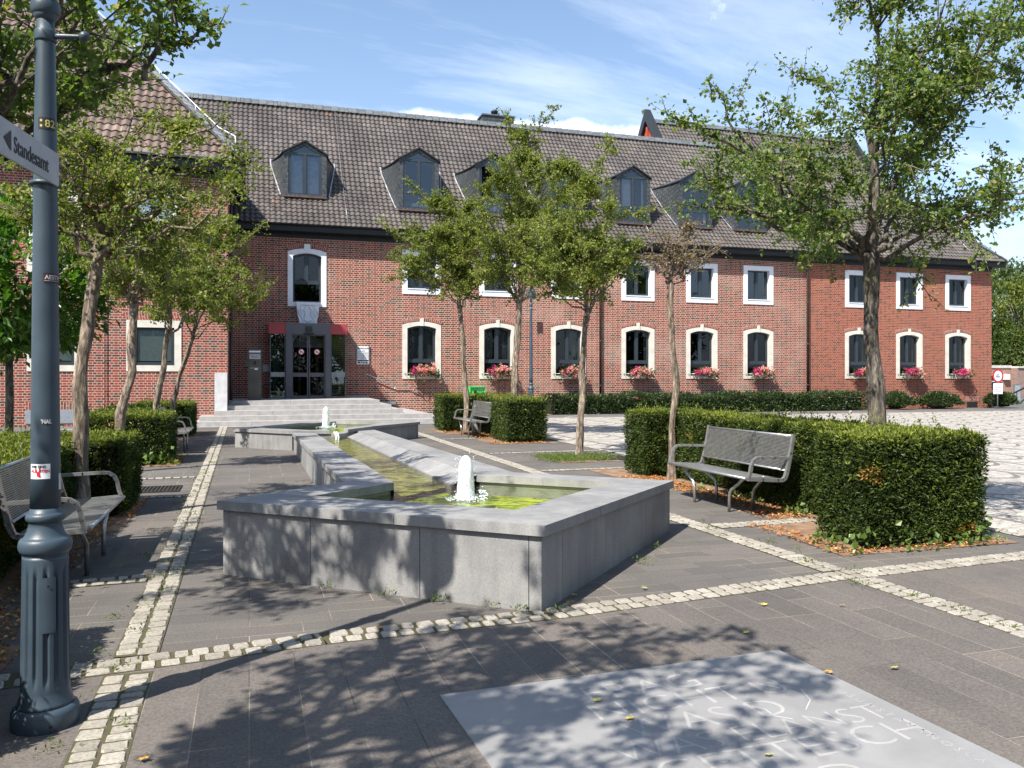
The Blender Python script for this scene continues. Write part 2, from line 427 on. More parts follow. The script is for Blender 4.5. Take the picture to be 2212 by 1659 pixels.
# ================= GROUND =================
def paver_mat(name, length, width, along_y, base, base2, joint):
    m, t, out = nt(name)
    tc = N(t, 'ShaderNodeTexCoord'); mp = N(t, 'ShaderNodeMapping')
    if along_y: mp.inputs['Rotation'].default_value = (0,0,PI/2)
    L(t, tc.outputs['Object'], mp.inputs['Vector'])
    br = N(t, 'ShaderNodeTexBrick'); br.offset = .37; br.offset_frequency = 3
    br.inputs['Scale'].default_value = 1; br.inputs['Brick Width'].default_value = length; br.inputs['Row Height'].default_value = width
    br.inputs['Mortar Size'].default_value = .0035; br.inputs['Mortar Smooth'].default_value = .3; br.inputs['Bias'].default_value = 0
    br.inputs['Color1'].default_value = C4(base); br.inputs['Color2'].default_value = C4(base2); br.inputs['Mortar'].default_value = C4(base)
    L(t, mp.outputs[0], br.inputs['Vector'])
    # joints: sandy in some patches, dark in others
    nj = N(t, 'ShaderNodeTexNoise', i_Scale=.9); nj.inputs['Detail'].default_value = 4; L(t, tc.outputs['Object'], nj.inputs['Vector'])
    jr = ramp(t, nj.outputs['Fac'], [(.42, tuple(x*.55 for x in base)), (.56, joint)])
    c = mixc(t, br.outputs['Fac'], br.outputs['Color'], jr.outputs[0])
    n1 = N(t, 'ShaderNodeTexNoise', i_Scale=.7); n1.inputs['Detail'].default_value = 8; n1.inputs['Roughness'].default_value = .62; L(t, tc.outputs['Object'], n1.inputs['Vector'])
    r1 = ramp(t, n1.outputs['Fac'], [(.3, (.80,.80,.82)), (.5, (1,1,1)), (.72, (1.22,1.16,1.08))])
    c = mixc(t, 1.0, c, r1.outputs[0], 'MULTIPLY')
    n2 = N(t, 'ShaderNodeTexNoise', i_Scale=70.0); n2.inputs['Detail'].default_value = 3; L(t, tc.outputs['Object'], n2.inputs['Vector'])
    r2 = ramp(t, n2.outputs['Fac'], [(.3, (.75,.75,.75)), (.7, (1.25,1.24,1.22))])
    c = mixc(t, 1.0, c, r2.outputs[0], 'MULTIPLY')
    v = N(t, 'ShaderNodeTexVoronoi', i_Scale=2.2); L(t, tc.outputs['Object'], v.inputs['Vector'])
    sp = ramp(t, v.outputs['Distance'], [(.02, (1,1,1)), (.035, (0,0,0))])
    c = mixc(t, math_(t, 'MULTIPLY', sp.outputs[0], .6), c, (.05,.045,.04))
    p = N(t, 'ShaderNodeBsdfPrincipled'); p.inputs['Roughness'].default_value = .8; p.inputs['Specular IOR Level'].default_value = .3
    L(t, c, p.inputs['Base Color'])
    b = N(t, 'ShaderNodeBump'); b.inputs['Strength'].default_value = .5; b.inputs['Distance'].default_value = .004
    h = math_(t, 'SUBTRACT', math_(t, 'MULTIPLY', n2.outputs['Fac'], .6), br.outputs['Fac']); L(t, h, b.inputs['Height'])
    L(t, b.outputs[0], p.inputs['Normal']); L(t, p.outputs[0], out.inputs[0]); return m
M['paver'] = paver_mat('dark basalt paving rows', .52, .2, False, (.122,.113,.104), (.098,.091,.085), (.27,.24,.19))
M['paver_long'] = paver_mat('long basalt paving slabs', .95, .245, True, (.134,.119,.107), (.104,.094,.086), (.24,.21,.165))
def cobble_plaza_mat():
    m, t, out = nt('light granite setts in fans')
    tc = N(t, 'ShaderNodeTexCoord'); sep = N(t, 'ShaderNodeSeparateXYZ'); L(t, tc.outputs['Object'], sep.inputs[0])
    nw = N(t, 'ShaderNodeTexNoise', i_Scale=.8); L(t, tc.outputs['Object'], nw.inputs['Vector'])
    s_ = math_(t, 'ABSOLUTE', math_(t, 'SINE', math_(t, 'MULTIPLY', sep.outputs[0], PI/1.35)))
    y_ = math_(t, 'ADD', sep.outputs[1], math_(t, 'MULTIPLY', s_, .62)); y_ = math_(t, 'ADD', y_, math_(t, 'MULTIPLY', nw.outputs['Fac'], .3))
    fr = math_(t, 'FRACT', math_(t, 'DIVIDE', y_, .78))
    arc = math_(t, 'LESS_THAN', fr, .16)
    arc2 = math_(t, 'LESS_THAN', s_, .13)
    arc = math_(t, 'MAXIMUM', arc, arc2)
    v = N(t, 'ShaderNodeTexVoronoi', i_Scale=8.0); v.feature = 'DISTANCE_TO_EDGE'; v.inputs['Randomness'].default_value = .6; L(t, tc.outputs['Object'], v.inputs['Vector'])
    vc = N(t, 'ShaderNodeTexVoronoi', i_Scale=8.0); vc.inputs['Randomness'].default_value = .6; L(t, tc.outputs['Object'], vc.inputs['Vector'])
    sepc = N(t, 'ShaderNodeSeparateColor'); L(t, vc.outputs['Color'], sepc.inputs[0])
    cc = ramp(t, sepc.outputs[0], [(0, (.29,.27,.24)), (.5, (.37,.35,.31)), (1, (.44,.415,.37))])
    c = mixc(t, math_(t, 'MULTIPLY', arc, .88), cc.outputs[0], (.12,.108,.10))
    e = ramp(t, v.outputs['Distance'], [(.02, (1,1,1)), (.07, (0,0,0))])
    c = mixc(t, math_(t, 'MULTIPLY', e.outputs[0], .75), c, (.13,.115,.09))
    p = N(t, 'ShaderNodeBsdfPrincipled'); p.inputs['Roughness'].default_value = .8
    L(t, c, p.inputs['Base Color'])
    b = N(t, 'ShaderNodeBump'); b.inputs['Strength'].default_value = .22; b.inputs['Distance'].default_value = .01
    L(t, math_(t, 'MINIMUM', v.outputs['Distance'], .12), b.inputs['Height']); L(t, b.outputs[0], p.inputs['Normal'])
    L(t, p.outputs[0], out.inputs[0]); return m
M['setts'] = cobble_plaza_mat()
def cobble_mat():
    m, t, out = nt('pale granite sett')
    uv = N(t, 'ShaderNodeUVMap'); wn = N(t, 'ShaderNodeTexWhiteNoise'); wn.noise_dimensions = '2D'; L(t, uv.outputs[0], wn.inputs['Vector'])
    r = ramp(t, wn.outputs['Value'], [(0, (.23,.21,.175)), (.5, (.31,.285,.24)), (1, (.38,.35,.30))])
    tc = N(t, 'ShaderNodeTexCoord'); no = N(t, 'ShaderNodeTexNoise', i_Scale=60.0); no.inputs['Detail'].default_value = 5; L(t, tc.outputs['Object'], no.inputs['Vector'])
    r2 = ramp(t, no.outputs['Fac'], [(.3, (.7,.7,.7)), (.7, (1.2,1.2,1.2))])
    c = mixc(t, 1.0, r.outputs[0], r2.outputs[0], 'MULTIPLY')
    p = N(t, 'ShaderNodeBsdfPrincipled'); p.inputs['Roughness'].default_value = .8; L(t, c, p.inputs['Base Color'])
    b = N(t, 'ShaderNodeBump'); b.inputs['Strength'].default_value = .6; b.inputs['Distance'].default_value = .006; L(t, no.outputs['Fac'], b.inputs['Height']); L(t, b.outputs[0], p.inputs['Normal'])
    L(t, p.outputs[0], out.inputs[0]); return m
M['sett'] = cobble_mat()
M['asphalt'] = simple('grey fine asphalt', (.125,.12,.118), .85, 0, .12, 1.5, .3, 80)
M['far_ground'] = simple('distant grey ground', (.12,.12,.11), .9, 0, .15, .2)

def sheet(name, poly, z, m, label=None):
    b = MB(); b.face([(x, y, z) for x, y in poly], [(x, y) for x, y in poly])
    return tag(obj(name, b, m), label, None, None, 'structure')
sheet('ground', [(-150,-60),(250,-60),(250,300),(-150,300)], -.02, M['far_ground'])
# paving of the square
sheet('square_paving', [(-14,-8),(60,-8),(60,34.5),(-14,34.5)], 0, M['paver'])
EDGE = [(-6.0,4.30),(-1.2,4.97),(.43,5.2),(1.9,5.27),(4.6,5.60),(6.5,5.72),(12,6.1)]
sheet('front_paving', [(-6,-8),(14,-8),(14,6.2)] + EDGE[::-1], .004, M['paver_long'])
sheet('setts_square', [(7.5,6.35),(60,9.5),(60,30.8),(7.5,30.8)], .004, M['setts'])
sheet('asphalt_path', [(5.2,30.8),(60,30.8),(60,33.2),(5.2,33.2)], .004, M['asphalt'])
sheet('wing_path', [(-13,12.6),(-3.4,12.6),(-3.2,29.5),(-13,29.5)], .004, M['asphalt'])

def cobbles(name, pts, rows, sw=.112, sl=.105, z=.004, gap=.010, label=None, cross=True):
    """rows of rough setts along a polyline, lying in a bed of brown joint sand"""
    b = MB(); bed = MB()
    rnd = random.Random(len(name)*7+int(pts[0][1]*100))
    W = rows*(sw+gap)
    for (x0, y0), (x1, y1) in zip(pts[:-1], pts[1:]):
        Ls = math.hypot(x1-x0, y1-y0); dx, dy = (x1-x0)/Ls, (y1-y0)/Ls; nx, ny = -dy, dx
        bed.face([(x0-nx*W/2, y0-ny*W/2, z+.002), (x1-nx*W/2, y1-ny*W/2, z+.002), (x1+nx*W/2, y1+ny*W/2, z+.002), (x0+nx*W/2, y0+ny*W/2, z+.002)])
        for r in range(rows):
            off = -W/2+(r+.5)*(sw+gap); d = rnd.uniform(0, sl*.5)
            while d < Ls:
                l = sl*rnd.uniform(.75, 1.25) if not cross else .095*rnd.uniform(.8, 1.3)
                if d+l > Ls: l = Ls-d
                if l < .03: break
                cx = x0+dx*(d+l/2)+nx*(off+rnd.uniform(-.006,.006)); cy = y0+dy*(d+l/2)+ny*(off+rnd.uniform(-.006,.006))
                a = rnd.uniform(-.06,.06); ca, sa = math.cos(a), math.sin(a)
                ux, uy = dx*ca-dy*sa, dx*sa+dy*ca; vx, vy = -uy, ux
                h = rnd.uniform(.007,.011)
                hw = sw/2*rnd.uniform(.9,1.03); hl = l/2-gap/2*rnd.uniform(.6,1.5)
                k = rnd.random(); kk = rnd.random()
                base = []; top = []
                for q in range(8):
                    ex, ey = ((1,.74),(.84,1),(-.84,1),(-1,.74),(-1,-.74),(-.84,-1),(.84,-1),(1,-.74))[q]
                    j = rnd.uniform(.93,1.04)
                    px = hl*ex*j; py = hw*ey*j
                    base.append((cx+ux*px+vx*py, cy+uy*px+vy*py, z))
                    top.append((cx+ux*px*.90+vx*py*.90, cy+uy*px*.90+vy*py*.90, z+h+rnd.uniform(-.002,.002)))
                b.face(top, [(k, kk)]*8)
                for q in range(8):
                    q2 = (q+1) % 8
                    b.face([base[q], base[q2], top[q2], top[q]], [(k, kk)]*4)
                d += l+gap
    o = obj(name, b, M['sett']); tag(o, label, None, None, 'structure')
    o2 = obj('joint_bed', bed, M['joint']); tag(o2, None, None, None, 'structure')
    return o
cobbles('cobble_strip', [(-.58,1.5),(-.62,4.9)], 2, label=None)
cobbles('cobble_strip', [(-.62,5.2),(-.78,28.3)], 2)
cobbles('cobble_strip', [(4.68,1.0),(4.62,5.45)], 2)
cobbles('cobble_strip', [(4.60,5.74),(4.58,28.3)], 2)
cobbles('cobble_strip', EDGE, 2, cross=False, z=.0045)
for t_, s0, s1 in ((7.85,4.75,6.0),(13.4,4.75,7.5),(16.75,4.75,7.5),(23.75,4.75,5.4),(21.0,4.75,5.6),(7.15,-1.35,-.77),(11.95,-1.9,-.80),(14.2,-2.0,-.82),(18.9,-1.4,-.85),(22.5,-2.6,-.85),(22.5,-.65,1.2)):
    cobbles('cobble_strip', [(s0,t_),(s1,t_+.04)], 1 if t_ > 8 else 2, cross=False)
cobbles('cobble_strip', [(7.42,6.4),(7.42,30.7)], 1)
for k in range(6):
    cobbles('cobble_strip', [(8.5+k*3.4,30.85),(10.4+k*3.4,33.1)], 1, cross=False)
sheet('kerb_line', [(-6,28.32),(9,28.32),(9,28.5),(-6,28.5)], .008, M['step_light'])
# soil beds
SOIL = [[(5.05,6.2),(7.1,6.2),(7.1,13.3),(5.55,13.3),(5.6,11.6),(5.95,11.5),(5.95,8.6),(5.2,7.6)],
        [(5.6,19.0),(7.2,19.0),(7.2,25.2),(5.2,25.2),(5.25,22.9),(5.9,22.6),(5.9,21.0),(5.5,20.6)],
        [(-3.9,3.5),(-1.3,3.5),(-1.28,5.6),(-1.7,5.8),(-1.7,9.2),(-1.28,9.5),(-1.28,12.0),(-3.9,12.0)],
        [(-3.2,16.1),(-1.25,16.1),(-1.25,18.2),(-1.6,18.4),(-1.6,22.5),(-1.3,23.6),(-1.3,26),(-3.2,26)],
        [(5.55,14.5),(6.8,14.5),(6.8,15.9),(5.55,15.9)]]
for q in SOIL: sheet('soil_bed', q, .006, M['soil'])
sheet('soil_bed', [(2.0,33.2),(30.5,33.2),(30.5,34.55),(2.0,34.55)], .009, M['soil'])

# ---- drain grates
def grate(x0, x1, y0, y1, label):
    e = empty('drain_grate', ((x0+x1)/2, (y0+y1)/2, 0), label, 'drain grate', 'drain grates set in the paving')
    b = MB(); b.box(x0, x1, y0, y1, .004, .0085); obj('pit', b, M['dark'], e)
    b = MB()
    n = int((x1-x0)/.05)
    for i in range(n+1):
        x = x0+(x1-x0)*i/n; b.box(x-.010, x+.010, y0+.013, y1-.013, .009, .02)
    b.box(x0-.02, x1+.02, y0-.012, y0+.012, .0045, .021); b.box(x0-.02, x1+.02, y1-.012, y1+.012, .0045, .021)
    obj('bars', b, simple('dark iron grate', (.06,.055,.05), .6, .5, .2, 20), e)
grate(6.35, 7.15, 14.7, 15.5, 'dark iron drain grate beside the tree trunk on the grass patch')
grate(-1.55, -.95, 12.5, 13.1, 'dark iron grate in the paving right of the nearest left clipped hedge')

# ================= FOUNTAIN =================
def copl(x, y): return .7143-.0154*x-.0161*y
def line_off(p, q, d):
    dx, dy = q[0]-p[0], q[1]-p[1]; l = math.hypot(dx, dy); nx, ny = -dy/l, dx/l
    return (p[0]+nx*d, p[1]+ny*d), (dx/l, dy/l)
def inter(a, b):
    (p, d), (q, e) = a, b
    det = d[0]*(-e[1])+e[0]*d[1]
    t_ = ((q[0]-p[0])*(-e[1])+e[0]*(q[1]-p[1]))/det
    return (p[0]+d[0]*t_, p[1]+d[1]*t_)
def on_x(a, x):
    (p, d) = a; t_ = (x-p[0])/d[0]; return (x, p[1]+d[1]*t_)
nN, nL, nR, nB = (1.895,5.285), (-.251,7.151), (4.22,7.776), (2.07,9.64)
def stone_mat():
    m, t, out = nt('blue grey limestone')
    tc = N(t, 'ShaderNodeTexCoord')
    n1 = N(t, 'ShaderNodeTexNoise', i_Scale=1.6); n1.inputs['Detail'].default_value = 9; n1.inputs['Roughness'].default_value = .6; L(t, tc.outputs['Object'], n1.inputs['Vector'])
    r1 = ramp(t, n1.outputs['Fac'], [(.3, (.18,.18,.178)), (.5, (.245,.243,.238)), (.7, (.32,.315,.30))])
    mp = N(t, 'ShaderNodeMapping'); mp.inputs['Scale'].default_value = (9,9,.8); L(t, tc.outputs['Object'], mp.inputs['Vector'])
    n2 = N(t, 'ShaderNodeTexNoise', i_Scale=1.0); n2.inputs['Detail'].default_value = 5; L(t, mp.outputs[0], n2.inputs['Vector'])
    r2 = ramp(t, n2.outputs['Fac'], [(.35, (.78,.78,.8)), (.6, (1,1,1)), (.75, (1.22,1.2,1.15))])
    c = mixc(t, .7, r1.outputs[0], mixc(t, 1.0, r1.outputs[0], r2.outputs[0], 'MULTIPLY'))
    n3 = N(t, 'ShaderNodeTexNoise', i_Scale=90.0); L(t, tc.outputs['Object'], n3.inputs['Vector'])
    r3 = ramp(t, n3.outputs['Fac'], [(.3, (.85,.85,.85)), (.7, (1.12,1.12,1.12))])
    c = mixc(t, 1.0, c, r3.outputs[0], 'MULTIPLY')
    p = N(t, 'ShaderNodeBsdfPrincipled'); p.inputs['Roughness'].default_value = .6; L(t, c, p.inputs['Base Color'])
    b = N(t, 'ShaderNodeBump'); b.inputs['Strength'].default_value = .25; b.inputs['Distance'].default_value = .004; L(t, n3.outputs['Fac'], b.inputs['Height']); L(t, b.outputs[0], p.inputs['Normal'])
    L(t, p.outputs[0], out.inputs[0]); return m
M['basin'] = stone_mat()
M['lime'] = simple('white lime line', (.50,.50,.44), .8, 0, .3, 20, col2=(.16,.18,.10))
def algae_mat(name, a, b_, c_):
    m, t, out = nt(name)
    tc = N(t, 'ShaderNodeTexCoord'); n1 = N(t, 'ShaderNodeTexNoise', i_Scale=7.0); n1.inputs['Detail'].default_value = 7; n1.inputs['Distortion'].default_value = 1.2
    L(t, tc.outputs['Object'], n1.inputs['Vector'])
    r = ramp(t, n1.outputs['Fac'], [(.34, a), (.42, b_), (.54, c_), (.72, tuple(x*1.4 for x in c_))])
    p = N(t, 'ShaderNodeBsdfPrincipled'); p.inputs['Roughness'].default_value = .8; L(t, r.outputs[0], p.inputs['Base Color']); L(t, p.outputs[0], out.inputs[0]); return m
M['algae'] = algae_mat('green algae floor', (.04,.06,.010), (.19,.25,.02), (.44,.48,.03))
M['algae_brown'] = algae_mat('brown algae floor', (.04,.045,.010), (.15,.15,.03), (.30,.27,.08))
def water_mat():
    m, t, out = nt('clear rippled water')
    tc = N(t, 'ShaderNodeTexCoord')
    n1 = N(t, 'ShaderNodeTexNoise', i_Scale=9.0); n1.inputs['Detail'].default_value = 4; n1.inputs['Distortion'].default_value = .8; L(t, tc.outputs['Object'], n1.inputs['Vector'])
    b = N(t, 'ShaderNodeBump'); b.inputs['Strength'].default_value = .7; b.inputs['Distance'].default_value = .02; L(t, n1.outputs['Fac'], b.inputs['Height'])
    tr = N(t, 'ShaderNodeBsdfTransparent'); tr.inputs['Color'].default_value = (.85,.9,.8,1)
    rf = N(t, 'ShaderNodeBsdfRefraction'); rf.inputs['IOR'].default_value = 1.15; rf.inputs['Roughness'].default_value = 0; L(t, b.outputs[0], rf.inputs['Normal'])
    g = N(t, 'ShaderNodeBsdfGlossy'); g.inputs['Roughness'].default_value = .04; L(t, b.outputs[0], g.inputs['Normal'])
    fr = N(t, 'ShaderNodeFresnel'); fr.inputs['IOR'].default_value = 1.33; L(t, b.outputs[0], fr.inputs['Normal'])
    mx = N(t, 'ShaderNodeMixShader'); L(t, math_(t, 'MULTIPLY', fr.outputs[0], .7), mx.inputs[0]); L(t, tr.outputs[0], mx.inputs[1]); L(t, g.outputs[0], mx.inputs[2])
    L(t, mx.outputs[0], out.inputs[0]); return m
M['water'] = water_mat()
fo = empty('fountain', (1.9, 12, 0), 'blue grey limestone fountain of two diamond basins joined by a water channel', 'fountain')
def inset_ring(pts, ds):
    """pts counter-clockwise, ds inset of the edge i -> i+1"""
    n = len(pts); ls = [line_off(pts[i], pts[(i+1) % n], ds[i]) for i in range(n)]
    return [inter(ls[i-1], ls[i]) for i in range(n)], ls
# near basin: order N, R, B, L is counter-clockwise
P4 = [nN, nR, nB, nL]
inn, ils = inset_ring(P4, [.5, .46, .47, .62])
oNR, oRB, oBL, oLN = [line_off(P4[i], P4[(i+1) % 4], 0) for i in range(4)]
P0 = on_x(oBL, .89); P1 = on_x(oRB, 2.85); Q1 = on_x(ils[1], 2.37); Q0 = on_x(ils[2], 1.36)
TH = .075
def slab(poly, f, th, name='coping', m=None, pr=None):
    b = MB(); b.prism(poly, lambda x, y: f(x, y)-th, f); return obj(name, b, m or M['basin'], pr or fo, bevel=.006)
def split_pt(p, q, k): return (p[0]+(q[0]-p[0])*k, p[1]+(q[1]-p[1])*k)
def shrink(a, b, g=.003):
    return a
# coping slabs, cut into stones with thin joints
def coping_run(o0, o1, i0, i1, cuts, f, th=TH):
    ks = [0]+cuts+[1]
    for a, c in zip(ks[:-1], ks[1:]):
        Lo = math.hypot(o1[0]-o0[0], o1[1]-o0[1]); g = .0025/Lo
        a2 = a+(g if a > 0 else 0); c2 = c-(g if c < 1 else 0)
        slab([split_pt(o0,o1,a2), split_pt(o0,o1,c2), split_pt(i0,i1,c2), split_pt(i0,i1,a2)], f, th)
coping_run(P0, nL, Q0, inn[3], [.5], copl)
coping_run(nL, nN, inn[3], inn[0], [.22,.585], copl)
coping_run(nN, nR, inn[0], inn[1], [.33,.68], copl)
coping_run(nR, P1, inn[1], Q1, [.5], copl)
# channel copings
TE = 20.0
coping_run(P0, (.89,18.72), Q0, (1.36,18.35), [.14,.3,.46,.62,.8], copl)
coping_run(P1, (2.85,20.0), Q1, (2.37,19.5), [.14,.3,.46,.62,.8], copl)
b = MB()
ty0, ty1 = Q1[1]+.02, 18.9
for k in range(6):
    a0 = ty0+(ty1-ty0)*k/6+.0025; a1 = ty0+(ty1-ty0)*(k+1)/6-.0025
    g = lambda x, y: copl(x, y)
    b.face([(2.368,a0,g(2.37,a0)-.004),(2.08,a0,g(2.08,a0)-.115),(2.08,a1,g(2.08,a1)-.115),(2.368,a1,g(2.37,a1)-.004)])
    b.face([(2.08,a0,g(2.08,a0)-.115),(2.08,a0,.05),(2.08,a1,.05),(2.08,a1,g(2.08,a1)-.115)])
obj('sloped_lining', b, M['basin'], fo)
b = MB()
b.face([(1.362,Q0[1],copl(1.36,Q0[1])-.07),(1.362,18.4,copl(1.36,18.4)-.07),(1.362,18.4,.05),(1.362,Q0[1],.05)])
obj('channel_lining', b, M['basin'], fo)
# walls
def wall_panels(p, q, f, inset, th, cuts, zb=-.01):
    (a, d) = line_off(p, q, inset)
    Lw = math.hypot(q[0]-p[0], q[1]-p[1])
    b_ = (a[0]+d[0]*Lw, a[1]+d[1]*Lw)
    nx, ny = -d[1], d[0]
    ks = [0]+cuts+[1]
    for k0, k1 in zip(ks[:-1], ks[1:]):
        s0 = k0*Lw+(.003 if k0 > 0 else inset); s1 = k1*Lw-(.003 if k1 < 1 else inset)
        pa = (a[0]+d[0]*s0, a[1]+d[1]*s0); pb = (a[0]+d[0]*s1, a[1]+d[1]*s1)
        b = MB(); b.prism([pa, pb, (pb[0]+nx*.06, pb[1]+ny*.06), (pa[0]+nx*.06, pa[1]+ny*.06)], zb, lambda x, y: f(x, y)-th-.008)
        obj('wall_panel', b, M['basin'], fo, bevel=.003)
wall_panels(nL, nN, copl, .035, TH, [.315,.655,.955])
wall_panels(nN, nR, copl, .035, TH, [.12,.4,.7])
wall_panels(nR, nB, copl, .035, TH, [.5])
wall_panels(P0, nL, copl, .035, TH, [.5])
wall_panels((.89,18.8), P0, copl, .035, TH, [.12,.26,.4,.54,.68,.82])
wall_panels(P1, (2.85,20.1), copl, .035, TH, [.2,.4,.6,.8])
# dark core that closes the hollow under the coping, inside the panels
b = MB()
core, _ = inset_ring(P4, [.099]*4)
innw, _ = inset_ring(P4, [.47,.43,.44,.59])
n4 = len(core)
for i in range(4):
    j = (i+1) % 4
    if i == 1:   # R -> B stops at the channel
        c2 = on_x(line_off(nR, nB, .099), 2.85); i2 = on_x(line_off(nR, nB, .43), 2.40)
        b.prism([core[1], c2, i2, innw[1]], 0, lambda x, y: copl(x, y)-TH-.004)
    elif i == 2:
        c2 = on_x(line_off(nB, nL, .099), .95); i2 = on_x(line_off(nB, nL, .44), 1.33)
        b.prism([core[3], c2, i2, innw[3]], 0, lambda x, y: copl(x, y)-TH-.004)
    else:
        b.prism([core[i], core[j], innw[j], innw[i]], 0, lambda x, y: copl(x, y)-TH-.004)
b.prism([(.99,9.0),(1.33,9.35),(1.33,18.3),(.99,18.5)], 0, lambda x, y: copl(x, y)-TH-.004)
b.prism([(2.40,9.5),(2.75,9.2),(2.75,19.9),(2.40,19.5)], 0, lambda x, y: copl(x, y)-TH-.004)
obj('core', b, M['basin'], fo)
# lime line on the inner rim
b = MB()
def rim(p, q, off, z0, z1, f):
    (a, d) = line_off(p, q, off); Lw = math.hypot(q[0]-p[0], q[1]-p[1]); e = (a[0]+d[0]*Lw, a[1]+d[1]*Lw)
    b.face([(a[0],a[1],f(*a)-z1),(e[0],e[1],f(*e)-z1),(e[0],e[1],f(*e)-z0),(a[0],a[1],f(*a)-z0)])
rim(inn[1], Q1, -.004, .012, .062, copl); rim(Q0, inn[3], -.004, .02, .05, copl)
obj('lime_line', b, M['lime'], fo)
# water and basin floor
wz = lambda x, y: copl(x, y)-.105
wp, _ = inset_ring(P4, [.48,.445,.455,.60])
wQ1 = on_x(line_off(nR, nB, .445), 2.08); wQ0 = on_x(line_off(nB, nL, .455), 1.36)
near_w = [wp[0], wp[1], wQ1, wQ0, wp[3]]
def water_sheet(poly, z, zf, name, floor_m):
    b = MB(); b.face([(x, y, zf(x, y)) for x, y in poly]); obj('basin_floor', b, floor_m, fo)
    b = MB(); b.face([(x, y, z(x, y)) for x, y in poly]); return obj(name, b, M['water'], fo)
water_sheet(near_w, wz, lambda x, y: wz(x, y)-.11, 'water', M['algae'])
chan = [(1.362,wQ0[1]+.0),(2.08,wQ1[1]+.0),(2.08,18.9),(1.362,18.4)]
water_sheet(chan, lambda x, y: copl(x, y)-.10+.002, lambda x, y: copl(x, y)-.16, 'channel_water', M['algae_brown'])
# far basin
FC = .43
fP = [(1.9,18.6),(2.85,20.05),(4.28,21.61),(2.1,23.05),(-.36,20.11),(.89,18.75)]
fin, fls = inset_ring(fP, [.3,.45,.45,.45,.45,.3])
fz = lambda x, y: FC
order = [0,1,2,3,4,5]
for i in range(6):
    j = (i+1) % 6
    if i in (0, 5):
        a, c = (fP[i], fP[j]); ia, ic = fin[i], fin[j]
        if i == 0: a = split_pt(fP[0], fP[1], .22); ia = split_pt(fin[0], fin[1], .22)
        else: c = split_pt(fP[5], fP[0], .78); ic = split_pt(fin[5], fin[0], .78)
        slab([a, c, ic, ia], fz, .07)
    else:
        coping_run(fP[i], fP[j], fin[i], fin[j], [.5], fz, .07)
for i in range(1, 6):
    j = (i+1) % 6
    if i == 5: continue
    wall_panels(fP[i], fP[j], fz, .035, .07, [.5])
wall_panels(fP[0], fP[1], fz, .035, .07, []); wall_panels(fP[5], fP[0], fz, .035, .07, [])
c6, _ = inset_ring(fP, [.1]*6); i6, _ = inset_ring(fP, [.28,.43,.43,.43,.43,.28])
b = MB()
for i in range(6):
    j = (i+1) % 6; b.prism([c6[i], c6[j], i6[j], i6[i]], 0, FC-.075)
obj('core', b, M['basin'], fo)
w6, _ = inset_ring(fP, [.26,.44,.44,.44,.44,.26])
water_sheet(w6, lambda x, y: FC-.06, lambda x, y: FC-.16, 'water', M['algae'])
# spout of water from the far basin into the channel
def foam_mat():
    m, t, out = nt('white foaming water')
    p = N(t, 'ShaderNodeBsdfPrincipled'); p.inputs['Base Color'].default_value = (.80,.86,.92,1); p.inputs['Roughness'].default_value = .45
    p.inputs['Transmission Weight'].default_value = .0; p.inputs['IOR'].default_value = 1.33
    p.inputs['Subsurface Weight'].default_value = .3; p.inputs['Subsurface Scale'].default_value = .05
    tr = N(t, 'ShaderNodeBsdfTransparent'); mx = N(t, 'ShaderNodeMixShader'); mx.inputs[0].default_value = .74
    p.inputs['Base Color'].default_value = (.88,.92,.96,1)
    L(t, tr.outputs[0], mx.inputs[1]); L(t, p.outputs[0], mx.inputs[2]); L(t, mx.outputs[0], out.inputs[0]); return m
M['foam'] = foam_mat()
def jet(cx, cy, zb, h, r, seed):
    rnd = np.random.default_rng(seed); b = MB()
    n = 40; rows = 60
    ph = rnd.uniform(0, 6.28, 12)
    prof = []
    for i in range(rows+1):
        k = i/rows
        rr = r*(1.08-.30*k)*(1 if k < .72 else math.sqrt(max(0, 1-((k-.72)/.28)**2))*.98+.02)
        prof.append((max(rr, .002), zb+h*k))
    def rf(rr, z, t):
        k = (z-zb)/h
        return rr*(1+.03*math.sin(2*t+5*k+ph[0])+.02*math.sin(5*t-11*k+ph[1])+.02*math.sin(9*t+23*k+ph[2])+.025*math.sin(17*t-37*k+ph[3]))
    b.lathe(prof, cx, cy, n, rf)
    for i in range(260):   # droplets and foam round the jet
        k = rnd.random(); a = rnd.uniform(0, 2*PI)
        if i < 110: d = r*(1.0+.35*rnd.random()); z = zb+h*k*1.03; s = r*rnd.uniform(.03,.1)
        else: d = r*(1.0+rnd.random()**1.6*1.9); z = zb+.006+rnd.random()*.025; s = r*rnd.uniform(.05,.16)
        x = cx+d*math.cos(a); y = cy+d*math.sin(a)
        b.lathe([(s*.05,z-s*.5),(s*.8,z-s*.25),(s,z),(s*.75,z+s*.4),(s*.05,z+s*.62)], x, y, 6)
    # side splash
    for i in range(70):
        x = cx+r*2.1+rnd.normal()*r*.35; y = cy-r*.2+rnd.normal()*r*.3; z = zb+abs(rnd.normal())*.045; s = r*rnd.uniform(.08,.2)
        b.lathe([(s*.05,z-s*.5),(s*.8,z-s*.25),(s,z),(s*.75,z+s*.4),(s*.05,z+s*.62)], x, y, 6)
    return b
j1 = at(1006, 1072, .48)
obj('water_jet', jet(j1[0], j1[1], wz(*j1)-.01, .42, .078, 3), M['foam'], fo)
j2 = (1.80, 20.95)
obj('water_jet', jet(j2[0], j2[1], FC-.07, .52, .085, 5), M['foam'], fo)
b = MB()
for k in range(2):
    x = 1.80+.05*k
    pts = [(x,18.86,FC-.055),(x,18.62,FC-.06),(x,18.5,FC-.09),(x+.01,18.43,FC-.15),(x,18.40,FC-.2)]
    b.tube(pts, [.022,.02,.018,.016,.022], 8)
obj('water_spill', b, M['foam'], fo)
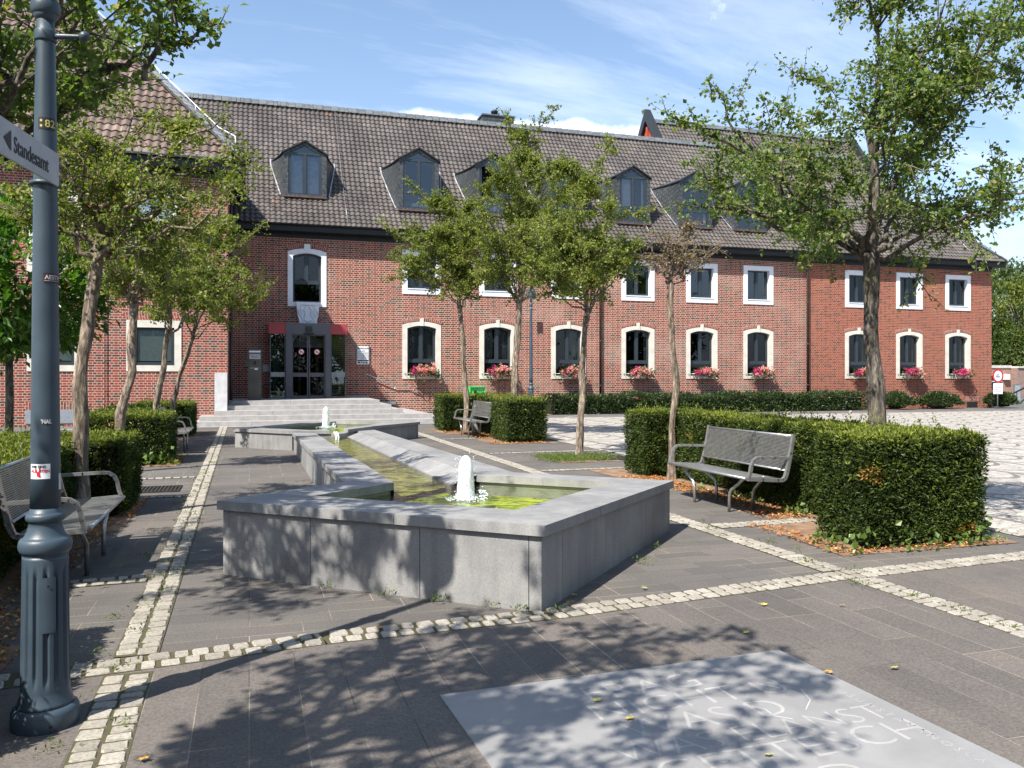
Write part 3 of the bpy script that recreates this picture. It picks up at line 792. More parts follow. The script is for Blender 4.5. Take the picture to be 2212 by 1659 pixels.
# weeds at the foot
# ================= MAIN BUILDING =================
T0 = 34.58            # facade line
SR = 37.64            # right corner
WL = -.71             # where the side wing meets it
WT = 30.30            # wing front
def wall_face(mb, x0, x1, z0, z1, t, holes, uo=0.0):
    xs = sorted(set([x0, x1]+[h[i] for h in holes for i in (0, 1) if x0 < h[i] < x1]))
    zs = sorted(set([z0, z1]+[h[i] for h in holes for i in (2, 3) if z0 < h[i] < z1]))
    for a, b_ in zip(xs[:-1], xs[1:]):
        for c, d in zip(zs[:-1], zs[1:]):
            mx, mz = (a+b_)/2, (c+d)/2
            if any(h[0] < mx < h[1] and h[2] < mz < h[3] for h in holes): continue
            mb.face([(a,t,c),(b_,t,c),(b_,t,d),(a,t,d)], [(a+uo,c),(b_+uo,c),(b_+uo,d),(a+uo,d)])
def arch_pts(x0, x1, z0, zs, rise, n=14):
    """outline going bottom-left, bottom-right, up the right, over the arch, down the left"""
    pts = [(x0, z0), (x1, z0)]
    if rise <= 0: return pts + [(x1, zs), (x0, zs)] if n == 0 else pts + [(x1+(x0-x1)*k/n, zs) for k in range(n+1)]
    w = (x1-x0)/2; R = (w*w+rise*rise)/(2*rise); cx = (x0+x1)/2; cz = zs+rise-R; a = math.asin(w/R)
    for k in range(n+1):
        th = a-2*a*k/n; pts.append((cx+R*math.sin(th), cz+R*math.cos(th)))
    return pts
def surround(parent, X0, X1, Z0, Z1, bx, sill, ro, top, ri, m, t, reveal=.2, proud=.03, key=None, name='stone_surround'):
    o = arch_pts(X0, X1, Z0, Z1, ro); i = arch_pts(X0+bx, X1-bx, Z0+sill, Z1-top, ri)
    b = MB(); n = len(o); f = t-proud
    for k in range(n):
        j = (k+1) % n
        b.face([(o[k][0],f,o[k][1]),(o[j][0],f,o[j][1]),(i[j][0],f,i[j][1]),(i[k][0],f,i[k][1])])
        b.face([(i[k][0],f,i[k][1]),(i[j][0],f,i[j][1]),(i[j][0],t+reveal,i[j][1]),(i[k][0],t+reveal,i[k][1])])
        b.face([(o[j][0],f,o[j][1]),(o[k][0],f,o[k][1]),(o[k][0],t+.01,o[k][1]),(o[j][0],t+.01,o[j][1])])
    if key:
        cx = (X0+X1)/2; kw, kb, kt = key
        b.prism([(cx-kw,f-.025),(cx+kw,f-.025),(cx+kw,t+.0),(cx-kw,t+.0)], kb, kt)
    return obj(name, b, m, parent), i
def casement(parent, ins, t, trans=None, mat='frame', glass='glass', fw=.065, nleaf=2, curtain=None, muntin=None, cm='curtain', open_leaf=False):
    """window set in the inner outline ins; returns the frame part with its panes"""
    x0 = ins[0][0]; x1 = ins[1][0]; z0 = ins[0][1]; zt = max(p[1] for p in ins); zs = ins[2][1]
    b = MB(); y0, y1 = t, t+.07
    n = len(ins)
    cx, cz = (x0+x1)/2, (z0+zt)/2
    def shr(p, d):
        x = p[0]+(d if p[0] < cx-1e-6 else (-d if p[0] > cx+1e-6 else 0)) if abs(p[0]-cx) > d else p[0]
        z = p[1]+(d if p[1] < cz else -d)
        return (x, z)
    q = [shr(p, fw) for p in ins]
    for k in range(n):
        j = (k+1) % n
        b.face([(ins[k][0],y0,ins[k][1]),(ins[j][0],y0,ins[j][1]),(q[j][0],y0,q[j][1]),(q[k][0],y0,q[k][1])])
        b.face([(q[k][0],y0,q[k][1]),(q[j][0],y0,q[j][1]),(q[j][0],y1,q[j][1]),(q[k][0],y1,q[k][1])])
    zb = trans if trans else z0+fw
    def ztop(x):
        if zt-zs < .01: return zt-fw
        w = (x1-x0)/2; rise = zt-zs; R = (w*w+rise*rise)/(2*rise)
        return zt-R+math.sqrt(max(0, R*R-(x-cx)**2))-fw
    if trans: b.box(x0+fw, x1-fw, y0-.012, y1, trans-.05, trans+.06)
    xs = [x0+fw+(x1-x0-2*fw)*k/nleaf for k in range(nleaf+1)]
    for k in range(1, nleaf): b.box(xs[k]-.055, xs[k]+.055, y0-.014, y1, zb+.001, ztop(xs[k])+.002)
    for k in range(nleaf):      # sash rails
        a = xs[k]+(.055 if k else 0); c = xs[k+1]-(.055 if k < nleaf-1 else 0)
        lo = zb+(.06 if trans else 0)
        b.box(a, a+.04, y0+.012, y1-.012, lo, ztop(a+.02)); b.box(c-.04, c, y0+.012, y1-.012, lo, ztop(c-.02)); b.box(a+.04, c-.04, y0+.012, y1-.012, lo, lo+.05)
        if muntin:
            nx_, nz_ = muntin
            for i in range(1, nx_): xx = a+(c-a)*i/nx_; b.box(xx-.012, xx+.012, y0+.02, y1-.02, lo, ztop(xx))
            for i in range(1, nz_): zz = lo+(ztop(cx)-lo)*i/nz_; b.box(a, c, y0+.021, y1-.021, zz-.012, zz+.012)
    fr = obj('window', b, M[mat], parent)
    g = MB(); yg = t+.04
    if open_leaf:
        qq = [(max(p[0], cx), p[1]) for p in q]
        g.face([(p[0], yg, p[1]) for p in qq])
    else: g.face([(p[0], yg, p[1]) for p in q])
    obj('pane', g, M[glass], fr)
    if curtain:
        c = MB(); yc = t+.16
        for (ca, cb, lo, hi) in curtain:
            xa = x0+(x1-x0)*ca; xb = x0+(x1-x0)*cb; za = z0+(zt-z0)*lo; zc = z0+(zt-z0)*hi
            m_ = max(6, int((xb-xa)/.035))
            for k in range(m_):
                u0 = xa+(xb-xa)*k/m_; u1 = xa+(xb-xa)*(k+1)/m_
                d0 = .025*(k % 2); d1 = .025*((k+1) % 2)
                c.face([(u0,yc+d0,za),(u1,yc+d1,za),(u1,yc+d1,zc),(u0,yc+d0,zc)])
        obj('curtain', c, M[cm], fr)
    # dark reveal box behind the window
    return fr

WX = [911, 1075, 1228, 1378, 1516, 1638, 1855, 1964, 2069]
WC = [sx(x, T0) for x in WX]
bld = empty('town_hall', (18, T0, 0), 'long two storey red brick town hall with slate dormers in its brown tiled roof', 'building')
holes = []
HW = .825
for c in WC:
    holes.append((c-HW+.09, c+HW-.09, 1.58, 3.80)); holes.append((c-HW+.09, c+HW-.09, 5.16, 6.88))
dC = sx(663.5, T0)
holes.append((dC-.76+.1, dC+.76-.1, 4.5, 6.60))
DX0, DX1 = dC-.86+.12, dC+.86-.12
holes.append((DX0, DX1, .7, 3.35))
SPL = sx(1745, T0)
b = MB(); wall_face(b, WL-.3, SPL, -.02, 7.45, T0, [h for h in holes if h[0] < SPL])
obj('wall', b, M['brick'], bld)
b = MB(); wall_face(b, SPL, SR, -.02, 7.45, T0, [h for h in holes if h[0] > SPL])
b.face([(SR,T0,-.02),(SR,T0+11,-.02),(SR,T0+11,7.45),(SR,T0,7.45)], [(0,-.02),(11,-.02),(11,7.45),(0,7.45)])
tag(obj('wall', b, M['brick_new'], bld), 'newer orange red brick wall right of the long downpipe')
b = MB()   # dark rooms and back of the building
b.face([(WL-.3,T0+1.2,-.02),(SR-.1,T0+1.2,-.02),(SR-.1,T0+1.2,7.4),(WL-.3,T0+1.2,7.4)])
b.face([(WL-.3,T0+11,-.02),(SR,T0+11,-.02),(SR,T0+11,7.45),(WL-.3,T0+11,7.45)])
b.face([(WL-.3,T0+.05,4.2),(SR-.1,T0+.05,4.2),(SR-.1,T0+1.2,4.2),(WL-.3,T0+1.2,4.2)])
obj('interior', b, M['dark'], bld)
def brick_arch(x0, x1, zs, rise, h, parent, t=T0, th=.022, extra=.0):
    w = (x1-x0)/2; R = (w*w+rise*rise)/(2*rise); cx = (x0+x1)/2; cz = zs+rise-R; a = math.asin(min(1, w/R))
    b = MB(); n = 20; Rm = R+h/2
    for k in range(n):
        A = -a+2*a*k/n; B = -a+2*a*(k+1)/n
        p = lambda r, q: (cx+r*math.sin(q), t-th, cz+r*math.cos(q))
        uv = [(R*A*0, 0)]*4
        b.face([p(R,A),p(R,B),p(R+h,B),p(R+h,A)], [(0,A*Rm),(0,B*Rm),(h,B*Rm),(h,A*Rm)])
        b.face([(cx+(R+h)*math.sin(A),t-th,cz+(R+h)*math.cos(A)),(cx+(R+h)*math.sin(B),t-th,cz+(R+h)*math.cos(B)),(cx+(R+h)*math.sin(B),t+.01,cz+(R+h)*math.cos(B)),(cx+(R+h)*math.sin(A),t+.01,cz+(R+h)*math.cos(A))])
    for q in (-a, a):
        b.face([(cx+R*math.sin(q),t-th,cz+R*math.cos(q)),(cx+(R+h)*math.sin(q),t-th,cz+(R+h)*math.cos(q)),(cx+(R+h)*math.sin(q),t+.01,cz+(R+h)*math.cos(q)),(cx+R*math.sin(q),t+.01,cz+R*math.cos(q))])
    return obj('brick_arch', b, M['brick_arch'], parent)
CUR = {0: [(.02,.44,.3,.97),(.55,.98,.3,.97)], 1: [(.02,.4,.3,.95),(.6,.97,.3,.95)], 2: [(.55,.98,.3,.95)], 3: [(.86,.97,.3,.95)], 4: None, 5: None, 6: [(.5,.6,.3,.9),(.85,.97,.3,.9)], 7: [(.86,.96,.3,.95)], 8: [(.05,.3,.3,.93),(.84,.96,.3,.95)]}
for k, c in enumerate(WC):
    # ground floor: arched opening
    s_, ins = surround(bld, c-HW, c+HW, 1.53, 3.80, .21, .14, .14, .15, .12, M['stone'], T0, key=(.075, 3.76, 4.08))
    fr = casement(bld, ins, T0+.16, trans=2.27, curtain=CUR[k])
    b = MB(); b.box(c-.55, c+.55, T0+.205, T0+.215, 1.70, 2.24); obj('lower_panel', b, M['frame'], fr)
    brick_arch(c-HW-.02, c+HW+.02, 3.83, .14, .14, bld)
    # upper floor: square opening
    s_, ins = surround(bld, c-HW, c+HW, 5.09, 6.94, .22, .22, 0, .22, 0, M['white_stone'], T0, proud=.035)
    b = MB(); b.box(c-HW+.20, c+HW-.20, T0-.06, T0+.15, 5.29, 5.33); obj('sill', b, M['white_stone'], s_)
    casement(bld, ins, T0+.16, curtain={0:[(.05,.3,.1,.9)],3:[(.0,.42,.02,.98)],7:[(.05,.45,.05,.95)],8:[(.05,.3,.05,.9)]}.get(k), glass='glass_sky' if k in (2,3,4,5) else 'glass')
# window over the door
s_, ins = surround(bld, dC-.76, dC+.76, 4.45, 6.66, .20, .18, .13, .17, .12, M['white_stone'], T0, proud=.04, key=(.12, 6.66, 6.97))
casement(bld, ins, T0+.16, trans=5.42, curtain=[(.06,.4,.40,.95),(.6,.94,.40,.95)], cm='curtain_red')
brick_arch(dC-.78, dC+.78, 6.70, .13, .22, bld)
# big brick arch over the door, white tympanum rim
brick_arch(dC-1.17, dC+1.17, 2.92, .33, .52, bld, th=.03)
b = MB(); o = arch_pts(dC-1.0, dC+1.0, 2.8, 2.95, .27); b.face([(p[0],T0-.06,p[1]) for p in o])
for k in range(1, len(o)-1): b.face([(o[k][0],T0-.06,o[k][1]),(o[k+1][0],T0-.06,o[k+1][1]),(o[k+1][0],T0,o[k+1][1]),(o[k][0],T0,o[k][1])][::-1])
obj('arch_stone', b, M['white_stone'], bld)
# carved crest stone
def crest():
    b = MB(); y = T0-.22; cx = dC+.02
    out = [(-.36,3.93),(-.40,4.05),(-.46,4.62),(.46,4.62),(.40,4.05),(.36,3.93),(.34,3.45),(.28,3.10),(.2,2.97),(-.2,2.97),(-.28,3.10),(-.34,3.45)]
    f = [(cx+x, y, z) for x, z in out]; g = [(cx+x*1.02, T0-.02, z) for x, z in out]
    b.face(f[::-1])
    n = len(out)
    for i in range(n): j = (i+1) % n; b.face([f[i], f[j], g[j], g[i]])
    return b
cr = obj('crest_stone', crest(), M['white_stone'], bld, bevel=.01)
b = MB(); cx = dC+.02; y = T0-.235
sh = [(-.26,4.5),(.26,4.5),(.25,4.0),(.13,3.72),(0,3.62),(-.13,3.72),(-.25,4.0)]
b.tube([(cx+x,y,z) for x, z in sh+[sh[0]]], .018, 6)
for s in (-1, 1):     # scrolls and leaf mantling
    b.tube([(cx+s*(.30+.07*math.cos(a)), y, 4.15+.16*math.sin(a)+.02*a) for a in [i*.5 for i in range(11)]], [.022]*11, 6)
    b.tube([(cx+s*.34, y, 3.95),(cx+s*.28, y-.01, 3.8),(cx+s*.31, y, 3.62),(cx+s*.22, y, 3.52)], [.03,.024,.02,.012], 6)
    b.tube([(cx+s*.06, y, 4.42),(cx+s*.15, y-.012, 4.3),(cx+s*.10, y, 4.14),(cx+s*.17, y, 3.98)], [.02,.028,.022,.012], 6)
b.tube([(cx-.15,y,3.95),(cx-.05,y-.01,3.84),(cx+.05,y-.01,3.86),(cx+.15,y,3.97)], [.02,.028,.028,.02], 6)
b.box(cx-.33, cx+.33, y-.015, y+.01, 3.52, 3.55)
for z in (3.36, 3.24): b.box(cx-.24, cx+.24, y-.003, y+.012, z, z+.02)
obj('carved_relief', b, M['white_stone'], cr)

# ---- entrance portal
PW = 1.0; PT = T0-PW
ent = []
b = MB()
gx0 = sx(617.6, PT); gx1 = sx(714.3, PT); ox0 = sx(630.5, PT); ox1 = sx(703, PT)
ZF = .775; ZT = 3.72; ZH = 3.28
b.box(gx0, ox0, PT, T0-.01, ZF, ZT); b.box(ox1, gx1, PT, T0-.01, ZF, ZT); b.box(ox0, ox1, PT, T0-.01, ZH, ZT)
por = obj('entrance_portal', b, M['entr_grey'], bld, bevel=.004)
b = MB(); cxp = (ox0+ox1)/2
for i in range(5): b.box(cxp-.14, cxp+.14, PT-.012, PT+.002, 3.37+i*.05, 3.395+i*.05)
b.box(cxp-.2, cxp+.2, PT-.06, PT+.0, 3.275, 3.33)
obj('vent_grille', b, M['fascia'], por)
rx0 = sx(580.2, PT); rx1 = sx(750.3, PT)
for a, c in ((rx0, gx0-.004), (gx1+.004, rx1)):
    b = MB(); b.box(a, c, PT+.02, T0-.01, 3.30, 3.70); obj('red_panel', b, M['entr_red'], por, bevel=.004)
for a, c, side in ((rx0+.05, gx0-.01, 0), (gx1+.01, rx1-.05, 1)):
    b = MB(); b.box(a, c, PT+.10, PT+.115, ZF+.05, 3.29)
    xx = a if side == 0 else c
    b.box(xx-.006, xx+.006, PT+.12, T0-.02, ZF+.05, 3.29)
    gl = obj('side_glass', b, M['glass_clear'], por)
    b = MB(); b.box(a, c, PT+.088, PT+.099, 1.62, 1.80); obj('glass_band', b, M['gutter'], gl)
    b = MB()
    for q in (a, c-.035): b.box(q, q+.035, PT+.085, PT+.13, ZF, 3.30)
    b.box(a+.035, c-.035, PT+.09, PT+.12, ZF, ZF+.05)
    obj('glass_post', b, M['entr_grey'], gl)
    b = MB()        # stacked pale boxes seen behind the side glass
    for i, (w_, z0_, z1_) in enumerate(((.30,.84,1.05),(.16,1.05,1.85),(.26,1.85,2.35),(.15,2.35,3.1))):
        m_ = a+.12 if side == 0 else a+.05
        b.box(m_, m_+w_, T0-.30, T0-.05, z0_, z1_)
    obj('stone_quoins', b, simple('pale stone quoins', (.13,.15,.14), .8), por)
for k, (a, c) in enumerate(((ox0+.004, cxp-.012), (cxp+.012, ox1-.004))):
    b = MB(); y0, y1 = PT+.10, PT+.15; f_ = .045
    b.box(a, a+f_, y0, y1, ZF+.01, ZH); b.box(c-f_, c, y0, y1, ZF+.01, ZH); b.box(a+f_, c-f_, y0, y1, ZF+.01, ZF+.10); b.box(a+f_, c-f_, y0, y1, ZH-.05, ZH); b.box(a+f_, c-f_, y0+.002, y1-.002, 1.62, 1.78)
    dr = obj('sliding_door', b, M['entr_grey'], por)
    b = MB(); b.face([(a+f_,PT+.125,ZF+.1),(c-f_,PT+.125,ZF+.1),(c-f_,PT+.125,ZH-.05),(a+f_,PT+.125,ZH-.05)]); obj('door_glass', b, M['glass'], dr)
    # round no-dogs stickers
    scx = (a+c)/2+(.05 if k == 0 else .0)
    b = MB(); b.face([(scx+.115*math.cos(q*PI/12), PT+.121, 2.60+.115*math.sin(q*PI/12)) for q in range(24)]); obj('sticker_disc', b, M['white'], dr)
    b = MB()
    for q in range(24):
        q0, q1 = q*PI/12, (q+1)*PI/12
        b.face([(scx+r*math.cos(w), PT+.119, 2.60+r*math.sin(w)) for r, w in ((.092,q0),(.092,q1),(.118,q1),(.118,q0))])
    b.face([(scx-.07,PT+.1185,2.655),(scx-.055,PT+.1185,2.67),(scx+.07,PT+.1185,2.545),(scx+.055,PT+.1185,2.53)])
    obj('sticker_ring', b, M['ink_red'], dr)
    b = MB(); b.face([(scx+x,PT+.120,2.60+z) for x, z in ((-.055,.01),(-.03,.035),(0,.015),(.04,.015),(.05,-.04),(.03,-.04),(.025,-.015),(-.015,-.015),(-.025,-.045),(-.04,-.04),(-.04,-.01))]); obj('sticker_dog', b, M['ink'], dr)
b = MB()
for x in (cxp-.28, cxp+.42): b.box(x-.05, x+.05, T0+.35, T0+.45, ZF, 3.2)
b.box(ox0, ox1, T0+.34, T0+.44, 3.0, 3.2)
obj('wooden_frame', b, M['ochre'], por)
b = MB(); b.box(ox0, ox1, PT+.2, T0+1.1, ZF-.02, ZF+.004); obj('vestibule_floor', b, M['dark'], por)

# ---- eaves
b = MB()
b.box(-1.4, SR+.46, T0-.42, T0+.2, 7.40, 7.50)
b.box(-.75, SR+.46, T0-.47, T0-.30, 7.41, 7.66)
b.box(SR, SR+.46, T0-.30, T0+11, 7.41, 7.66)
b.prism([(-.7,T0-.012),(SR+.012,T0-.012),(SR+.012,T0+.01),(-.7,T0+.01)], 7.20, 7.41)
obj('eaves_board', b, M['fascia'], bld)
b = MB()
ys = [(T0-.55+.06*math.cos(a), 7.69+.06*math.sin(a)) for a in [PI*1.0+PI*k/6 for k in range(7)]]
for (ya, za), (yb, zb) in zip(ys[:-1], ys[1:]): b.face([(-.2,ya,za),(SR+.5,ya,za),(SR+.5,yb,zb),(-.2,yb,zb)])
obj('gutter', b, M['fascia'], bld)
for x, w_ in ((1745,.065), (1297,.05)):
    xx = sx(x, T0-.12)
    b = MB(); b.tube([(xx+.12,T0-.5,7.6),(xx+.1,T0-.35,7.35),(xx,T0-.12,7.05),(xx,T0-.12,.0)], w_, 10)
    for z in (1.2,3.2,5.2,6.8): b.tube([(xx,T0-.12,z),(xx,T0-.12,z+.05)], w_+.012, 10)
    tag(obj('downpipe', b, M['brown_pipe'], bld), None)
b = MB()     # basement vents
for x in (1880, 2030, 2100):
    c = sx(x, T0); b = MB(); b.box(c-.35, c+.35, T0-.012, T0+.01, .02, .32); obj('cellar_opening', b, M['dark'], bld)
    b = MB(); b.face([(c-.5,T0-.016,.32),(c+.5,T0-.016,.32),(c+.5,T0-.016,.58),(c-.5,T0-.016,.58)], [(0,-.5),(0,.5),(.25,.5),(.25,-.5)]); obj('soldier_course', b, M['brick_arch'], bld)
b = MB(); c = sx(1166, T0); b.box(c-.13, c+.13, T0-.02, T0+.01, sz(1166,718,T0), sz(1166,695,T0)); obj('wall_vent', b, M['brown_pipe'], bld)

# ---- roof
def tiled(name, P, Nn, rows, lo, hi, m, parent, col=.21, lift=.035, wave=.030, a0=0.0):
    """P(a,k)->xyz on the slope, rows of k values, tiles clamped between lo(k) and hi(k)"""
    amin = min(lo(k) for k in rows); amax = max(hi(k) for k in rows)
    nc = int((amax-amin)/col)+1; sub = 8
    A = amin+np.arange(nc*sub+1)*col/sub
    ph = (np.arange(nc*sub+1) % sub)/sub
    wv = np.where(ph < .62, np.sin(ph/.62*PI), -.55*np.sin((ph-.62)/.38*PI))*wave
    V = []; U = []
    kk = []
    rr = random.Random(5)
    for i, (k0, k1) in enumerate(zip(rows[:-1], rows[1:])):
        kk += [(k0, lift, i), (k1-.004, 0.0, i)]
    for (k, lf, i) in kk:
        a = np.clip(A, lo(k), hi(k))
        p = P(a, k); n = Nn(k)
        h = wv+lf
        V.append(np.stack([p[0]+n[0]*h, p[1]+n[1]*h, p[2]+n[2]*h], 1))
        U.append(np.stack([(A-amin)/col, np.full_like(A, i+.5)], 1))
    R = len(kk); Cn = len(A)
    V = np.concatenate(V); U = np.concatenate(U)
    idx = np.arange(R*Cn).reshape(R, Cn)
    Q = np.stack([idx[:-1,:-1], idx[:-1,1:], idx[1:,1:], idx[1:,:-1]], -1).reshape(-1, 4)
    # uv per face corner: take the column of the left vertex
    me = mesh_np(name, V, Q)
    ul = me.uv_layers.new(name='UVMap')
    colu = (np.arange(Cn-1)/sub)[None,:].repeat(R-1, 0).reshape(-1)
    rowu = np.array([kk[i][2]+.5 for i in range(R-1)])[:,None].repeat(Cn-1, 1).reshape(-1)
    uvv = np.stack([np.repeat(colu, 4), np.repeat(rowu, 4)], 1).astype(np.float32)
    if len(me.loops)*2 == uvv.size: ul.data.foreach_set('uv', uvv.ravel())
    me.polygons.foreach_set('use_smooth', np.full(len(me.polygons), False))
    return obj(name, me, m, parent)
def zr(k):
    k = np.asarray(k, dtype=float)
    return np.where(k < 1.9, 7.72+k*1.0, 9.62+(k-1.9)*1.20)
RK = 5.67; ZR = float(zr(RK)); ET = T0-.5
rows = list(np.linspace(-.06, RK, 31))
def Pm(a, k): return (a, np.full_like(a, ET+k), np.full_like(a, float(zr(k))))
def Nm(k):
    s = 1.0 if k < 1.9 else 1.20; l = math.hypot(1, s); return (0, -s/l, 1/l)
tiled('roof', Pm, Nm, rows, lambda k: -9.0, lambda k: SR+.5-max(k, 0), M['tile'], bld)
b = MB()
E = SR+.5
b.face([(E,ET,7.70),(E,ET+11.3,7.70),(E-RK,ET+RK,ZR)]); b.face([(-9,ET+11.3,7.7),(E,ET+11.3,7.70),(E-RK,ET+RK,ZR),(-9,ET+RK,ZR)][::-1])
b.face([(-9,ET+.02,7.6),(E,ET+.02,7.6),(E,ET+11.3,7.6),(-9,ET+11.3,7.6)])
obj('roof_back', b, M['tile'], bld)
b = MB()   # ridge and hip caps
def cap(p, q, w, nrm, m, th=.05, n=40, nm='ridge_cap', par=bld):
    b = MB(); p = Vector(p); q = Vector(q); nrm = Vector(nrm).normalized()
    d = (q-p); l = d.length; d.normalize(); sd = d.cross(nrm).normalized()
    kk = max(1, int(l/.32))
    for i in range(kk):
        a = p+d*(l*i/kk); c = p+d*(l*(i+1)/kk*1.0+.05)
        q0 = [a-sd*w/2, a+sd*w/2, c+sd*w/2, c-sd*w/2]
        h0 = .05; h1 = .02
        v = [tuple(q0[0]+nrm*h1),tuple(q0[1]+nrm*h1),tuple(q0[2]+nrm*h0),tuple(q0[3]+nrm*h0)]
        b.face(v, [(0,l*i/kk),(w,l*i/kk),(w,l*(i+1)/kk),(0,l*(i+1)/kk)])
        b.face([tuple(q0[2]-nrm*.03), tuple(q0[3]-nrm*.03), v[3], v[2]])
        b.face([tuple(q0[0]-nrm*.05), tuple(q0[3]-nrm*.05), v[3], v[0]])
        b.face([tuple(q0[1]-nrm*.05), tuple(q0[2]-nrm*.05), v[2], v[1]][::-1])
    return obj(nm, b, m, par)
cap((-8,ET+RK-.10,ZR-.02), (E-RK+.05,ET+RK-.10,ZR-.02), .36, (0,-.77,.64), M['slate_ridge'])
cap((-8,ET+RK+.06,ZR+.03), (E-RK+.05,ET+RK+.06,ZR+.03), .14, (0,0,1), M['slate_ridge'])
hp = [(E-k, ET+k, float(zr(k))+.04) for k in (0, .6, 1.2, 1.9, RK)]
for a, c in zip(hp[:-1], hp[1:]): cap(a, c, .30, (0.2,-.6,.75), M['slate_ridge'], nm='hip_cap')
b = MB(); b.box(-1, 0, 0, 1, 0, 1)
# chimney
c0 = sx(1039, ET+RK+.5); c1 = sx(1105, ET+RK+.5)
b = MB(); b.box(c0, c1, ET+RK+.1, ET+RK+1.0, ZR-.8, 14.62)
ch = obj('chimney', b, M['slate'], bld)
b = MB(); b.box(c0-.06, c1+.06, ET+RK+.04, ET+RK+1.06, 14.62, 14.69); obj('chimney_cap', b, M['slate_ridge'], ch)
b = MB(); b.lathe([(.16,14.69),(.16,14.9),(.19,14.92),(.19,14.96),(.12,15.0),(.12,15.03)], (c0+c1)/2-.1, ET+RK+.5, 14); obj('chimney_pot', b, M['fascia'], ch)

# ---- dormers
def dormer(cx, k0, zb, za=11.32, zs=10.86, w=.87, glassmat='glass_sky', small=False, open_=False, curt=None):
    t = ET+k0
    b = MB(); f = t
    ow = w-.20
    out = [(-w,zb),(w,zb),(w,zs),(0,za),(-w,zs)]
    sl = (za-zs)/w
    inn_ = [(-ow,zb+.08),(ow,zb+.08),(ow,zs-.07),(0,zs-.07+sl*ow),(-ow,zs-.07)]
    for i in range(5):
        j = (i+1) % 5
        L0 = math.hypot(out[j][0]-out[i][0], out[j][1]-out[i][1])
        b.face([(cx+out[i][0],f,out[i][1]),(cx+out[j][0],f,out[j][1]),(cx+inn_[j][0],f,inn_[j][1]),(cx+inn_[i][0],f,inn_[i][1])], [(0.03,0),(0.03,L0),(.17,L0-.1),(.17,.1)])
        b.face([(cx+inn_[i][0],f,inn_[i][1]),(cx+inn_[j][0],f,inn_[j][1]),(cx+inn_[j][0],f+.1,inn_[j][1]),(cx+inn_[i][0],f+.1,inn_[i][1])])
    # cheeks, splayed towards the back
    def kz(z): return 1.9+(z-9.62)/1.20 if z > 9.62 else (z-7.72)
    kb = kz(zs); n = 10
    for s in (-1, 1):
        for i in range(n):
            z0_ = zb+(zs-zb)*i/n; z1_ = zb+(zs-zb)*(i+1)/n
            for jj in range(4):
                u0, u1 = jj/4, (jj+1)/4
                def pt(u, z):
                    kk_ = max(kz(z), k0+.001); sp = .42*(u**1.5)*min(1, (z-zb)/(zs-zb)*1.0+.15)
                    return (cx+s*(w+sp), ET+k0+(kk_-k0)*u, z)
                q = [pt(u0,z0_),pt(u1,z0_),pt(u1,z1_),pt(u0,z1_)]
                uv = [(p[1]-t, p[2]) for p in q]
                if s < 0: q = q[::-1]; uv = uv[::-1]
                b.face(q, uv)
    d = obj('dormer', b, M['slate_diag'], bld)
    # gable roof running back into the main slope
    b = MB(); ka = kz(za); kb2 = kz(zs)
    for s in (-1, 1):
        n = 6
        ed = []
        for i in range(n+1):
            u = i/n
            ed.append(((cx+s*(w+.05+.43*u**1.5), t-.09+(kb2+.12-k0)*u, zs-.03-.0*u), (cx, t-.09+(ka+.2-k0)*u, za+.035)))
        for (a, c), (a2, c2) in zip(ed[:-1], ed[1:]):
            q = [a, a2, c2, c] if s > 0 else [c, c2, a2, a]
            b.face(q, [(p[1], p[0]) for p in q])
            lo = [(p[0],p[1],p[2]-.05) for p in (a, a2)]
            b.face([a, a2, lo[1], lo[0]])
        a, c = ed[0]
        b.face([a, c, (c[0],c[1],c[2]-.06), (a[0],a[1],a[2]-.06)])
        b.face([(c[0],c[1]+.001,c[2]-.06), (a[0],a[1]+.001,a[2]-.06),(a[0],a[1]+.09,a[2]-.06),(c[0],c[1]+.09,c[2]-.06)])
    obj('dormer_roof', b, M['slate'], d)
    # white flashing
    for s in (-1, 1):
        b = MB(); pts = []
        for i in range(7):
            z = zb+(zs-zb)*i/6; kk_ = kz(z); sp = .42*min(1, (z-zb)/(zs-zb)+.15)*1.0 if kk_ > k0 else .05
            pts.append((cx+s*(w+sp+.02), ET+kk_-.03, z+.06))
        for p, q in zip(pts[:-1], pts[1:]):
            b.face([p, q, (q[0]+s*.05,q[1],q[2]), (p[0]+s*.05,p[1],p[2])])
        obj('flashing', b, M['lead'], d)
    b = MB(); b.box(cx-w, cx+w, t-.12, t-.002, zb-.05, zb-.01); obj('dormer_sill', b, simple('rust brown apron', (.14,.075,.06), .7), d)
    # window
    b = MB(); y0, y1 = f+.03, f+.09; x0, x1 = cx-ow, cx+ow; z0 = zb+.08; zt = zs-.10
    fw = .07
    b.box(x0, x0+fw, y0, y1, z0, zt); b.box(x1-fw, x1, y0, y1, z0, zt); b.box(x0+fw, x1-fw, y0, y1, z0, z0+fw); b.box(x0, x1, y0-.01, y1, zt, zt+.09)
    zm = z0 if small else z0+.62
    if not small: b.box(x0+fw, x1-fw, y0-.008, y1, zm, zm+.09)
    b.box(cx-.055, cx+.055, y0-.012, y1, zm+.05, zt)
    for s in (-1, 1):
        b.box(cx+s*.055, cx+s*.095, y0+.01, y1-.01, zm+.07, zt); b.box(cx+s*(ow-fw-.04), cx+s*(ow-fw), y0+.01, y1-.01, zm+.07, zt)
        A_ = Vector((cx+s*ow,(y0+y1)/2,zt+.07)); B_ = Vector((cx,(y0+y1)/2,zt+.07+sl*ow)); b.bar(A_, B_, .06, .09)
    wdw = obj('window', b, M['dormer_frame'], d)
    g = MB(); yg = f+.06
